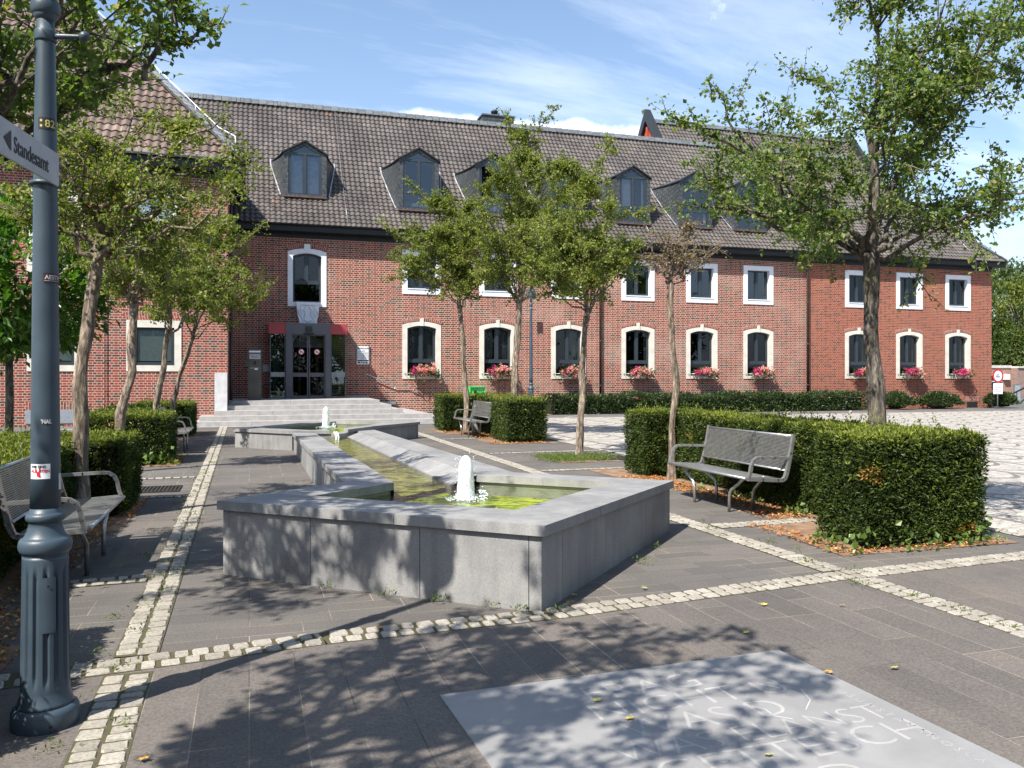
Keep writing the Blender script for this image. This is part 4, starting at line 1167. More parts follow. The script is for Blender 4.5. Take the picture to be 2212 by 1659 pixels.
    if open_: g.face([(cx,yg,z0),(x1,yg,z0),(x1,yg,zt),(cx,yg,zt)]); g.face([(x0,yg,z0),(cx,yg,z0),(cx,yg,zm+.05),(x0,yg,zm+.05)])
    else: g.face([(x0,yg,z0),(x1,yg,z0),(x1,yg,zt),(x0,yg,zt)])
    g.face([(x0,yg,zt+.03),(x1,yg,zt+.03),(cx,yg,zt+.03+sl*ow)])
    obj('pane', g, M[glassmat], wdw)
    b = MB(); b.face([(x0-.05,f+.6,zb),(x1+.05,f+.6,zb),(x1+.05,f+.6,zs-.05),(cx,f+.6,za-.08),(x0-.05,f+.6,zs-.05)])
    b.face([(x0-.05,f+.1,zb+.02),(x1+.05,f+.1,zb+.02),(x1+.05,f+.6,zb+.02),(x0-.05,f+.6,zb+.02)])
    obj('dark_room', b, M['dark'], wdw)
    if curt:
        b = MB()
        for a, c, l, h in curt: b.box(x0+(x1-x0)*a, x0+(x1-x0)*c, f+.13, f+.14, z0+(zt-z0)*l, z0+(zt-z0)*h)
        obj('curtain', b, M['blind'] if not small else simple('pale blue blind', (.42,.47,.52), .7), wdw)
    return d
dpx = [(659,1.2,9.03), (905,.84,8.68), (1068,.84,8.68), (1223,.84,8.68), (1368,.84,8.68), (1503,.84,8.68), (1621,.84,8.68), (1757,.84,8.68)]
for i, (x, k0, zb) in enumerate(dpx):
    dormer(sx(x, ET+k0), k0, zb, small=(i == 0), open_=(i == 2), curt={0: [(.03,.97,.04,.97)], 4: [(.05,.45,.3,.97),(.85,.95,.02,.97)], 5: [(.85,.95,.02,.3)], 1: [(.3,.5,.05,.12),(.6,.95,.04,.14)]}.get(i))
# snow hooks and rod on the roof: fine verticals
b = MB()
for x in (735, 1350, 2010):
    s = sx(x, ET+3)
    b.tube([(s,ET+k-.05,float(zr(k))+.09) for k in (0,1,1.9,3,RK)], .012, 5)
obj('lightning_rod', b, M['gutter'], bld)

# ================= SIDE WING =================
wg = empty('side_wing', (-7, WT, 0), 'brick wing on the left standing forward of the town hall, brown tiled hipped roof', 'building')
wh = []
wins_l = [(272.8,391.9), (57.9,176.9)]
for a, c in wins_l:
    x0, x1 = sx(a, WT), sx(c, WT)
    wh.append((x0+.12, x1-.12, 1.9, 3.45)); wh.append((x0+.12, x1-.12, 5.1, 8.0))
b = MB(); wall_face(b, -22, WL, -.02, 8.75, WT, wh)
b.face([(WL,WT,-.02),(WL,T0+.3,-.02),(WL,T0+.3,8.75),(WL,WT,8.75)], [(0,0),(4.58,0),(4.58,8.77),(0,8.77)])
obj('wall', b, M['brick_wing'], wg)
b = MB()
b.face([(-22,WT+1.2,0),(WL-.2,WT+1.2,0),(WL-.2,WT+1.2,8.7),(-22,WT+1.2,8.7)])
b.face([(-22,WT+12,0),(WL,WT+12,0),(WL,WT+12,8.7),(-22,WT+12,8.7)]); b.face([(-22,WT,0),(-22,WT+12,0),(-22,WT+12,8.7),(-22,WT,8.7)])
b.face([(WL,T0+.3,0),(WL,WT+12,0),(WL,WT+12,8.7),(WL,T0+.3,8.7)])
obj('interior', b, M['dark'], wg)
for k, (a, c) in enumerate(wins_l):
    x0, x1 = sx(a, WT), sx(c, WT); zb = sz((a+c)/2, 802, WT); zt = sz((a+c)/2, 692, WT)
    s_, ins = surround(wg, x0, x1, zb, zt, .22, .20, 0, .24, 0, M['stone'], WT, proud=.03)
    fr = casement(wg, ins, WT+.05, nleaf=1, curtain=None, glass='glass_clear')
    bl = MB()
    n = 34
    for i in range(n):
        z = zb+.35+(zt-.3-zb-.35)*i/n
        bl.face([(x0+.30,WT+.11,z),(x1-.30,WT+.11,z),(x1-.30,WT+.127,z+.03),(x0+.30,WT+.127,z+.03)])
    obj('slat_blind', bl, M['blind'], fr)
    bb = MB(); bb.face([(x0,WT-.015,zt+.005),(x1,WT-.015,zt+.005),(x1+.12,WT-.015,zt+.26),(x0-.12,WT-.015,zt+.26)], [(0,0),(0,1.7),(.25,1.9),(.25,-.1)]); obj('brick_arch', bb, M['brick_arch'], wg)
    zb2, zt2 = sz((a+c)/2, 593, WT), sz((a+c)/2, 409, WT)
    s_, ins = surround(wg, x0, x1, zb2, zt2, .20, .20, 0, .26, 0, M['stone'], WT, proud=.03)
    casement(wg, ins, WT+.15, nleaf=2, trans=zb2+(zt2-zb2)*.62, muntin=(2,4), mat='dormer_frame' if 0 else 'white', glass='glass_wing', fw=.05, curtain=[(.04,.96,.03,.97)], cm='blind')
    bb = MB(); bb.box(x0+.2, x1-.2, WT+.17, WT+.2, zb2+.1, zb2+.4); obj('window_bar', bb, M['frame'], wg)
b = MB()
for a, c in ((57, 118), (118, 185)):
    pass
gx = sx(55, WT); gx2 = sx(185, WT)
b.box(gx, gx2, WT-.02, WT, .1, .55); obj('cellar_grille', b, simple('blue grey perforated grille', (.28,.31,.35), .6, .3, .2, 40), wg)
b = MB(); b.face([(gx,WT-.012,.55),(gx2,WT-.012,.55),(gx2,WT-.012,.80),(gx,WT-.012,.80)], [(0,0),(0,gx2-gx),(.25,gx2-gx),(.25,0)]); obj('soldier_course', b, M['brick_arch'], wg)
b = MB(); xr = sx(227, WT-.06); b.tube([(xr,WT-.06,8.6),(xr,WT-.06,.3)], .012, 6)
for z in (1.1,2.1,3.3,4.6,5.9,7.2): b.tube([(xr,WT-.06,z),(xr,WT-.06,z+.06)], .024, 6)
obj('lightning_rod', b, M['brown_pipe'], wg)
# rain chain corner pipe in the dark re-entrant corner
b = MB(); b.tube([(WL+.10,WT+.35,8.4),(WL+.10,WT+.35,.8)], .055, 10); obj('downpipe', b, M['fascia'], wg)
WE_ = WL+.5; WTE = WT-.5; ZE = 9.0
b = MB(); b.box(-22, WE_-.06, WTE+.05, WT+.1, 8.62, 8.93); b.box(WL-.1, WE_-.06, WT+.1, T0+1.2, 8.62, 8.93); b.box(-22, WL+.01, WT-.01, WT+.01, 8.4, 8.62)
obj('eaves_board', b, M['fascia'], wg)
b = MB()
ys = [(.06*math.cos(a), .06*math.sin(a)) for a in [PI+PI*k/6 for k in range(7)]]
for (ya, za), (yb, zb) in zip(ys[:-1], ys[1:]):
    b.face([(-22,WTE-.06+ya,8.99+za),(WE_,WTE-.06+ya,8.99+za),(WE_,WTE-.06+yb,8.99+zb),(-22,WTE-.06+yb,8.99+zb)])
b.face([(-22,WTE-.125,8.985),(WE_,WTE-.125,8.985),(WE_,WTE-.125,9.02),(-22,WTE-.125,9.02)])
obj('gutter', b, M['gutter'], wg)
def zw(k): return ZE+1.18*k
rows = list(np.linspace(-.05, 6.0, 26))
l_ = math.hypot(1, 1.18)
tiled('roof', lambda a, k: (a, np.full_like(a, WTE+k), np.full_like(a, zw(k))), lambda k: (0,-1.18/l_,1/l_), rows, lambda k: -22.0, lambda k: WE_-max(k, 0), M['tile_wing'], wg, col=.26, wave=.034, lift=.045)
tiled('roof', lambda a, k: (np.full_like(a, WE_-k), a, np.full_like(a, zw(k))), lambda k: (1.18/l_,0,1/l_), rows, lambda k: WTE+max(k, 0), lambda k: WTE+12.5, M['tile_wing'], wg, col=.26, wave=.034, lift=.045)
b = MB(); b.face([(-22,WTE+6,zw(6)),(WE_-6,WTE+6,zw(6)),(WE_-6,WTE+6.5,zw(6)),(-22,WTE+12.5,ZE)]); b.face([(-22,WTE+.03,ZE-.08),(WE_-.03,WTE+.03,ZE-.08),(WE_-.03,WTE+12,ZE-.08),(-22,WTE+12,ZE-.08)])
b.face([(-22,WTE+12.5,ZE),(WE_,WTE+12.5,ZE),(WE_-6,WTE+6.5,zw(6))]); obj('roof_back', b, M['tile_wing'], wg)
cap((WE_+.02,WTE-.02,ZE+.05), (WE_-6,WTE+6,zw(6)+.06), .46, (.45,-.45,.77), M['slate_sunlit'], nm='hip_cap', par=wg)
b = MB()
hpts = [(WE_-.25+.05,WTE+.2,ZE+.1),(WE_-.25,WTE+.25,ZE+.85)]+[(WE_-k,WTE+k,zw(k)+.32) for k in (.8,2,4,6)]
b.tube(hpts, .016, 6)
for k in (1.6,2.9,4.2,5.4): b.tube([(WE_-k,WTE+k,zw(k)+.05),(WE_-k,WTE+k,zw(k)+.33)], .011, 5)
obj('roof_rail', b, M['white'], wg)

# ================= REAR GABLED BUILDING =================
rt = T0+14.0
g0 = sx(1400, rt); g1 = sx(1830, rt)
rear = empty('rear_building', ((g0+g1)/2, rt, 0), 'steep gabled roof with orange red gable rising behind the town hall ridge', 'building')
zk = sz(1405, 262, rt); HD = 5.2; SLP = 1.25
b = MB()
b.face([(g0,rt-HD,0),(g0,rt+HD,0),(g0,rt+HD,zk-HD*SLP),(g0,rt,zk-.1),(g0,rt-HD,zk-HD*SLP)]); b.face([(g1,rt-HD,0),(g1,rt+HD,0),(g1,rt+HD,zk-HD*SLP),(g1,rt,zk-.1),(g1,rt-HD,zk-HD*SLP)])
b.face([(g0,rt-HD+.3,0),(g1,rt-HD+.3,0),(g1,rt-HD+.3,zk-HD*SLP),(g0,rt-HD+.3,zk-HD*SLP)])
obj('gable_wall', b, M['red_board'], rear)
lr = math.hypot(1, SLP)
tiled('roof', lambda a, k: (a, np.full_like(a, rt-HD-.3+k), np.full_like(a, zk-(HD+.3-k)*SLP)), lambda k: (0,-SLP/lr,1/lr), list(np.linspace(0, HD+.3, 26)), lambda k: g0+.1, lambda k: g1, M['tile'], rear, col=.24)
b = MB(); b.face([(g0,rt,zk),(g1,rt,zk),(g1,rt+HD,zk-HD*SLP),(g0,rt+HD,zk-HD*SLP)]); obj('roof_back', b, M['tile'], rear)
cap((g0,rt-.08,zk), (g1,rt-.08,zk), .5, (0,-.7,.7), M['slate_ridge'], nm='ridge_cap', par=rear)
for (xa, xb) in ((g0-.22, g0+.16), (g1-.1, g1+.22)):
    b = MB()
    for sgn in (-1, 1):
        zt_ = zk+.75
        pts = [(rt, zt_), (rt+sgn*(HD+.2), zt_-(HD+.2)*(SLP+.08)-.0), (rt+sgn*(HD+.2), zt_-(HD+.2)*(SLP+.08)-.38), (rt, zt_-.75)]
        f = [(xa,y,z) for y, z in pts]; g = [(xb,y,z) for y, z in pts]
        b.face(f if sgn > 0 else f[::-1]); b.face(g[::-1] if sgn > 0 else g)
        for i in range(4): j = (i+1) % 4; b.face([f[i], g[i], g[j], f[j]])
    obj('gable_coping', b, M['slate_ridge'], rear)
b = MB(); b.box(g0-.10, g0-.02, rt-1.1, rt+1.1, zk-3.0, zk-1.7); b.box(g0-.12, g0-.02, rt-.1, rt+.1, zk-3.2, zk-.4)
obj('gable_board', b, M['red_board'], rear)

# ================= STEPS =================
st = empty('entrance_steps', (4, 30, 0), 'five wide grey granite steps rising to the town hall entrance', 'steps')
fronts = [30.73, 30.13, 29.58, 29.08, 28.53]
rights = [sx(820, fronts[0]), sx(845.5, fronts[1]), sx(871.5, fronts[2]), sx(933.5, fronts[3]), sx(985, fronts[4])]
lefts = [WL+.01, WL-.02, sx(461.6, fronts[2]), sx(430, fronts[3]), sx(395, fronts[4])]
for i in range(5):
    zt = .775-.155*i; zb = zt-.155 if i < 4 else 0
    back = T0-.005 if i == 0 else fronts[i-1]+.06
    segs = []
    x = lefts[i]; rnd = random.Random(i); W_ = [2.1,2.7,1.9,2.4]
    k = 0
    while x < rights[i]-.4:
        x2 = min(rights[i], x+W_[(k+i) % 4])
        if rights[i]-x2 < .6: x2 = rights[i]
        segs.append((x, x2)); x = x2; k += 1
    for (a, c) in segs:
        b = MB()
        if i == 0: b.box(a+.004, c-.004, fronts[i], fronts[i]+.5, zb-.01, zt)
        else: b.box(a+.004, c-.004, fronts[i], back, zb-.01, zt-.0)
        obj('step_block', b, M['step'], st, bevel=.008)
    b = MB()
    if i == 0:
        b.box(lefts[0], rights[0], fronts[0]+.503, T0-.004, -.01, zt-.002)
    else:        # the tread returning along the right hand side to the wall
        x0_ = rights[i-1]+.004
        b.box(x0_, rights[i]-.004, back+.003, T0-.006, -.01, zt-.003)
        if lefts[i] < WL-.1:
            obj('step_return', b, M['step'], st); b = MB(); b.box(lefts[i]+.004, min(lefts[i-1], WL)-.003, back+.003, WT-.006, -.01, zt-.003)
    obj('landing' if i == 0 else 'step_return', b, M['step'], st)
b = MB(); x0 = sx(463.6, 30.05); x1 = sx(490.8, 30.05)
b.box(x0, x1, 29.95, 30.285, .465, 1.75)
tag(obj('stone_block', b, M['step_light'], None, origin=(x0,29.95,.465), bevel=.012), 'upright pale stone slab at the wing corner, left of the entrance steps', 'stone block')
b = MB(); b.box(sx(744,T0)+.0, sx(797,T0), T0-.05, T0-.006, .785, .86); b.box(rights[1]+.05, rights[2]+.55, T0-.12, T0-.008, .475, .60)
tag(obj('wall_base_strip', b, M['gutter'], st), None)
# handrail
hr = empty('handrail', (sx(850,T0-.1), T0-.1, 0), 'bent steel handrail fixed to the brick wall right of the entrance', 'handrail')
tp = T0-.12
P = [(788.5,809.6),(793,808.5),(850.5,832.5),(878.6,832.5),(908,846.5),(910,850)]
b = MB(); b.tube([(sx(x,tp), tp, sz(x,y,tp)) for x, y in P], .022, 8); obj('rail', b, M['bench'], hr)
for (x, y) in ((814,818.5),(855,833),(893,840)):
    b = MB(); X = sx(x,tp); Z = sz(x,y,tp); b.tube([(X,tp,Z),(X,tp,Z-.10),(X,tp+.06,Z-.13),(X,T0-.0,Z-.13)], .009, 6); b.lathe([(.001,-.01),(.04,-.01),(.04,.0),(.001,.0)], 0, 0, 10)
    b.v[-40:] = [(X+a, T0-.004-c, Z-.13+bb) for a, bb, c in b.v[-40:]]
    obj('rail_bracket', b, M['bench'], hr)
# information pillar
pt = 31.5
x0 = sx(535.8, pt); x1 = sx(564.8, pt)
pil = empty('letterbox_pillar', ((x0+x1)/2, pt, .775), 'tall dark steel letterbox pillar with small white plate left of the entrance door', 'letterbox')
b = MB(); b.box(x0, x1, pt, pt+.28, .775, 2.62); b.box(x0-.09, x0-.002, pt+.02, pt+.25, 1.98, 2.25); obj('housing', b, M['col_steel'], pil, bevel=.004)
w = x1-x0
def pl(name, a, c, z0, z1, m, d=.006): 
    b = MB(); b.box(x0+w*a, x0+w*c, pt-d, pt-.001, z0, z1); return obj(name, b, m, pil)
pl('light_strip', .08, .92, 2.50, 2.56, M['white'], .01)
pl('name_plate', .1, .92, 2.26, 2.44, simple('pale plate', (.42,.44,.47), .5))
pl('speaker_grille', .4, .6, 2.06, 2.18, M['ink']); pl('letter_slot', .17, .84, 1.93, 1.94, M['white']); pl('slot_label', .48, .72, 1.87, 1.92, M['white'], .008)
pl('plate_mark', .29, .37, 2.32, 2.39, M['ink_red'], .009)
fM = lambda o: frame_M(o, (1,0,0), (0,0,1))
obj('plate_lettering', text_mesh('Postbriefkasten', .042, fM((x0+w*.48, pt-.009, 2.355)), .001, sxs=.55), M['ink'], pil)
obj('plate_lettering', text_mesh('Rathaus', .052, fM((x0+w*.52, pt-.009, 2.30)), .001, sxs=.7), M['ink'], pil)
b = MB(); a_ = sx(567.5,T0-.1); c_ = sx(584,T0-.1)
b.box(a_, c_-.05, T0-.05, T0-.003, sz(575,803,T0), sz(575,788,T0)); tag(obj('wall_plate', b, M['gutter'], None, origin=(a_,T0,1.8)), 'small blank grey plate on the brick wall between letterbox pillar and door', 'plate')
# address sign
tS = T0-.06
x0 = sx(770.5, tS); x1 = sx(797.5, tS); z1 = sz(784,748,tS); z0 = sz(784,787,tS)
sg = empty('wall_sign', ((x0+x1)/2, T0, z0), 'white address and opening hours sign on the brick wall right of the door', 'sign')
w = x1-x0; h = z1-z0
b = MB(); b.box(x0, x1, tS, tS+.03, z0+.25*h, z1); obj('board', b, M['white'], sg)
b = MB(); b.box(x0, x1, tS, tS+.03, z0, z0+.185*h); obj('entrance_board', b, M['white'], sg, bevel=.004)
b = MB(); b.box(x0-.005, x0+.03, tS-.012, tS+.04, z0+.18*h, z1+.03); b.box(x1-.03, x1+.005, tS-.012, tS+.04, z0+.18*h, z1+.03); obj('rail', b, M['galv'], sg)
b = MB(); b.box(x0+.035, x1-.035, tS+.002, tS+.03, z0+.19*h, z0+.245*h); obj('dark_gap', b, M['ink'], sg)
obj('lettering', text_mesh('Rathausplatz', .112, fM((x0+.045, tS-.003, z1-.115)), .001, sxs=.92, bold=.001), M['ink'], sg)
obj('lettering', text_mesh('25', .10, fM((x0+w*.43, tS-.003, z1-.225)), .001, sxs=1.1, bold=.001), M['ink'], sg)
b = MB(); b.box(x0+.04, x0+.09, tS-.005, tS-.003, z1-.115, z1-.04); obj('sign_mark', b, M['ink_blue'], sg)
b = MB()
for zz, a, c in ((.70,.06,.4),(.645,.06,.25),(.645,.5,.92),(.60,.06,.3),(.60,.34,.92),(.56,.12,.88)): b.box(x0+w*a, x0+w*c, tS-.004, tS-.002, z0+h*zz, z0+h*(zz+.012))
for zz in (.50,.45,.39,.335): b.box(x0+w*.06, x0+w*.94, tS-.004, tS-.002, z0+h*zz, z0+h*(zz+.013))
b.box(x0+w*.5, x0+w*.515, tS-.005, tS-.004, z0+h*.27, z0+h*.5); b.box(x0+w*.3, x0+w*.48, tS-.004, tS-.002, z0+h*.29, z0+h*.30)
obj('printed_lines', b, M['ink'], sg)
obj('lettering', text_mesh('Eingang', .125, fM((x0+w*.31, tS-.003, z0+.045)), .001, sxs=.72, bold=.0015), M['ink'], sg)
b = MB(); z_ = z0+.075
b.face([(x0+.04,tS-.003,z_-.03),(x0+.10,tS-.003,z_-.03),(x0+.10,tS-.003,z_-.05),(x0+.15,tS-.003,z_+.005),(x0+.10,tS-.003,z_+.06),(x0+.10,tS-.003,z_+.035),(x0+.04,tS-.003,z_+.035)])
xw = x1-.11; b.tube([(xw+.03*math.cos(a),tS-.004,z_-.01+.03*math.sin(a)) for a in [k*PI/5-1.9 for k in range(9)]], .004, 4); b.tube([(xw+.02,tS-.004,z_+.06),(xw,tS-.004,z_+.01),(xw+.035,tS-.004,z_+.005),(xw+.055,tS-.004,z_-.03)], .005, 4)
obj('pictogram', b, M['ink'], sg)
# green ballot/letter box behind the hedge
x0 = sx(1014.5, 33.9); x1 = sx(1047.5, 33.9); zt = sz(1030,835,33.9); zb = zt-.62
gb = empty('green_box', ((x0+x1)/2, 33.9, 0), 'bright green metal box with dark slot standing by the wall behind the hedge', 'letterbox')
b = MB(); b.box(x0+.02, x1-.02, 33.9, 34.3, zb, zt-.03); b.box(x0, x1, 33.82, 34.32, zt-.03, zt); b.box(x0-.02, x0+.02, 33.84, 34.3, zb, zt-.031); b.box(x1-.02, x1+.0, 33.84, 34.3, zb, zt-.031)
obj('housing', b, M['green_box'], gb)
b = MB(); b.box(x0+.18, x0+.30, 33.888, 33.899, zb+.12, zt-.17); obj('slot', b, M['ink'], gb)
b = MB(); b.box(x1-.28, x1-.07, 33.885, 33.899, zt-.14, zt-.08); obj('label_plate', b, M['galv'], gb)
b = MB()
for x in (x0+.1, x1-.1): b.tube([(x,34.1,0),(x,34.1,zb)], .03, 8)
obj('post', b, M['galv'], gb)
# ================= leaf scattering =================
def leaves_mesh(name, P, D, size, width, tint, fold=.25, rng=RNG, nrm=None):
    """folded diamond leaves at P along D"""
    n = len(P)
    D = D/np.maximum(np.linalg.norm(D, axis=1, keepdims=True), 1e-6)
    A = rng.normal(size=(n,3)) if nrm is None else nrm
    S = np.cross(D, A); S /= np.maximum(np.linalg.norm(S, axis=1, keepdims=True), 1e-6)
    U = np.cross(S, D)
    sz_ = (size*rng.uniform(.55,1.4,n))[:,None]; w = sz_*width
    v0 = P; v1 = P+D*sz_*.45+S*w*.5+U*w*fold; v2 = P+D*sz_; v3 = P+D*sz_*.45-S*w*.5+U*w*fold
    V = np.stack([v0,v1,v2,v3], 1).reshape(-1,3)
    i = np.arange(n)*4
    Fq = np.concatenate([np.stack([i,i+1,i+2],1), np.stack([i,i+2,i+3],1)])
    return mesh_np(name, V, Fq, tint=np.repeat(tint, 4))
M['leaf'] = leaf_mat('maple leaf olive green', [(0,(.065,.085,.016)),(.45,(.155,.195,.038)),(.8,(.25,.28,.06)),(1,(.33,.28,.06))], .42)
M['leaf_blue'] = leaf_mat('field maple leaf', [(0,(.05,.085,.026)),(.45,(.125,.185,.048)),(.8,(.205,.26,.07)),(1,(.30,.27,.07))], .42)
M['leaf_bright'] = leaf_mat('glossy bright leaf', [(0,(.03,.075,.010)),(.5,(.075,.17,.018)),(1,(.15,.26,.03))], .35, .35, .5)
M['leaf_dry'] = leaf_mat('dry brownish leaf', [(0,(.10,.075,.03)),(.5,(.18,.13,.05)),(1,(.22,.19,.06))], .3)
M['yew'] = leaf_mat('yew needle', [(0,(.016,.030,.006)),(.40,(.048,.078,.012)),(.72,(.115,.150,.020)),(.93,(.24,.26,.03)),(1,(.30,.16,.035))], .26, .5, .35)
M['laurel'] = leaf_mat('laurel leaf', [(0,(.012,.026,.008)),(.6,(.035,.065,.016)),(1,(.10,.13,.03))], .2, .42, .4)
M['ivy'] = leaf_mat('ivy leaf', [(0,(.05,.10,.02)),(1,(.16,.24,.05))], .3, .4, .5)
M['far_leaf'] = leaf_mat('distant leaf', [(0,(.04,.065,.02)),(.6,(.085,.125,.035)),(1,(.16,.19,.055))], .35)
M['litter'] = leaf_mat('fallen leaf', [(0,(.16,.06,.02)),(.5,(.42,.17,.05)),(.85,(.55,.27,.08)),(1,(.55,.45,.12))], .15)
M['grass'] = leaf_mat('grass blade', [(0,(.06,.10,.02)),(1,(.17,.22,.05))], .3)
M['gera'] = leaf_mat('geranium leaf', [(0,(.03,.06,.015)),(1,(.10,.14,.03))], .3)
M['petal'] = leaf_mat('geranium petal', [(0,(.62,.02,.22)),(.3,(.75,.08,.30)),(.5,(.80,.25,.32)),(.8,(.82,.36,.34)),(1,(.85,.62,.60))], .25)
def bark_mat(name, a, b_, c_):
    m, t, out = nt(name)
    tc = N(t, 'ShaderNodeTexCoord'); mp = N(t, 'ShaderNodeMapping'); mp.inputs['Scale'].default_value = (1,1,.22); L(t, tc.outputs['Object'], mp.inputs['Vector'])
    n1 = N(t, 'ShaderNodeTexNoise', i_Scale=26.0); n1.inputs['Detail'].default_value = 8; n1.inputs['Roughness'].default_value = .7; L(t, mp.outputs[0], n1.inputs['Vector'])
    r = ramp(t, n1.outputs['Fac'], [(.36, a), (.52, b_), (.66, c_)])
    n2 = N(t, 'ShaderNodeTexNoise', i_Scale=3.0); n2.inputs['Detail'].default_value = 4; L(t, tc.outputs['Object'], n2.inputs['Vector'])
    r2 = ramp(t, n2.outputs['Fac'], [(.55, (0,0,0)), (.68, (1,1,1))])
    c = mixc(t, math_(t, 'MULTIPLY', r2.outputs[0], .35), r.outputs[0], (.30,.27,.13))
    p = N(t, 'ShaderNodeBsdfPrincipled'); p.inputs['Roughness'].default_value = .9; L(t, c, p.inputs['Base Color'])
    b = N(t, 'ShaderNodeBump'); b.inputs['Strength'].default_value = 1.0; b.inputs['Distance'].default_value = .03; L(t, n1.outputs['Fac'], b.inputs['Height']); L(t, b.outputs[0], p.inputs['Normal'])
    L(t, p.outputs[0], out.inputs[0]); return m
M['bark'] = bark_mat('fissured bark', (.045,.032,.022), (.20,.155,.115), (.46,.38,.29))
M['bark_dark'] = bark_mat('dark bark', (.022,.018,.014), (.095,.08,.064), (.27,.24,.20))

# ================= TREES =================
def tree(kind, label, base, path, trunk_r, crown_c, R, nlimb=9, nleaf=20000, lsize=.06, seed=1, m='leaf', bark='bark', shoots=(), z0=0.0, group='trees planted in the hedges of the square', cat='tree', sub=8, spread=.07, top=True, lowest=-.35, limb_r=.42, clump_=1.4):
    """base (x,y); path = [(dx,dy,z)] of the trunk up to the fork; crown_c = centre, R = radii"""
    rnd = random.Random(seed); rg = np.random.default_rng(seed)
    root = empty(kind, (base[0], base[1], z0), label, cat, group)
    tb = MB()
    pts = [Vector((base[0], base[1], z0))]+[Vector((base[0]+dx, base[1]+dy, z)) for dx, dy, z in path]
    # dense trunk with fissures
    dense = []
    for a, c in zip(pts[:-1], pts[1:]):
        k = max(2, int((c-a).length/.09))
        for i in range(k): dense.append(a.lerp(c, i/k))
    dense.append(pts[-1])
    n = 18; H = pts[-1].z-z0; base_i = 0
    ph = [rnd.uniform(0, 6.28) for _ in range(8)]
    wobx = 0
    for i, p in enumerate(dense):
        k = (p.z-z0)/H
        r = trunk_r*(1.0-.30*k)*(1+.35*math.exp(-(p.z-z0)/.12))*(1+.07*math.sin(p.z*5+ph[0])+.05*math.sin(p.z*11+ph[1]))
        if k > .9: r *= 1+.25*(k-.9)/.1
        wx = .018*math.sin(p.z*2.9+ph[2])+.008*math.sin(p.z*7+ph[3]); wy = .018*math.sin(p.z*3.3+ph[4])
        for q in range(n):
            t = 2*PI*q/n
            rr = r*(1+.10*math.sin(3*t+p.z*1.7+ph[5])+.07*math.sin(5*t-p.z*2.3+ph[6])+.05*math.sin(8*t+p.z*4)+rnd.uniform(-.05,.05))
            tb.v.append((p.x+wx+rr*math.cos(t), p.y+wy+rr*math.sin(t), p.z))
    for i in range(len(dense)-1):
        for q in range(n):
            q2 = (q+1) % n
            tb.f.append((i*n+q, i*n+q2, (i+1)*n+q2, (i+1)*n+q)); tb.uv.append(None); tb.sm.append(True)
    fork = dense[-1]+Vector((.018*math.sin(fork_z(dense[-1].z)*1), 0, 0))*0
    cc = Vector(crown_c); Rv = Vector(R)
    rt_ = trunk_r*.72
    twigs = []      # (p, dir) leaf anchor points
    def path_pts(a, c, sag, nn, wob):
        mid = a.lerp(c, .5)+Vector(sag); out = []
        for i in range(nn+1):
            u = i/nn; p = a*(1-u)**2+mid*2*u*(1-u)+c*u*u
            if 0 < i < nn: p = p+Vector((rnd.gauss(0,wob), rnd.gauss(0,wob), rnd.gauss(0,wob)))
            out.append(p)
        return out
    def tw(pl, dens=.05, skip=.0):
        for a, c in zip(pl[:-1], pl[1:]):
            l = (c-a).length; k = max(1, int(l/dens))
            for i in range(k):
                twigs.append((*(a.lerp(c, rnd.random())), *((c-a).normalized())))
    def branch(a, c, r0, r1, sag=(0,0,0), nn=7, wob=.03, depth=0, leaves=True):
        pl = path_pts(a, c, sag, nn, wob)
        tb.tube(pl, [r0+(r1-r0)*(i/nn)**.8 for i in range(nn+1)], 7 if r0 > .02 else 4, cap=False)
        L_ = (c-a).length
        if depth == 0:
            for i in range(sub):
                u = rnd.uniform(.22, 1.0); j = min(nn-1, int(u*nn)); p = pl[j].lerp(pl[j+1], u*nn-j)
                d = (c-a).normalized(); o = Vector((rnd.gauss(0,1), rnd.gauss(0,1), rnd.gauss(.15,.8))).normalized()
                d = (d*.55+o*.95).normalized(); l = L_*rnd.uniform(.25,.5)*(1.15-.45*u)
                e = p+d*l
                q = e-cc; s_ = math.sqrt(sum((q[k_]/Rv[k_])**2 for k_ in range(3)))
                if s_ > 1.08: e = cc+q*(1.08/s_)
                branch(p, e, max(.006, r0*.35*(1-.5*u)), .004, (0,0,rnd.uniform(-.03,.10)*l), 5, .022, 1)
            tw(pl[nn//2:], .05)
        elif depth == 1:
            tw(pl[1:], .03)
            for i in range(5):
                u = rnd.uniform(.15, 1.0); j = min(nn-1, int(u*nn)); p = pl[j].lerp(pl[j+1], u*nn-j)
                d = ((c-a).normalized()*.6+Vector((rnd.gauss(0,1), rnd.gauss(0,1), rnd.gauss(.1,.8)))*.8).normalized()
                e = p+d*rnd.uniform(.12,.34)*max(.7, min(R)/1.3)
                pl2 = [p, p.lerp(e, .5)+Vector((0,0,.015)), e]
                tb.tube(pl2, [.005,.004,.002], 3, cap=False); tw(pl2, .018)
    fork = dense[-1]
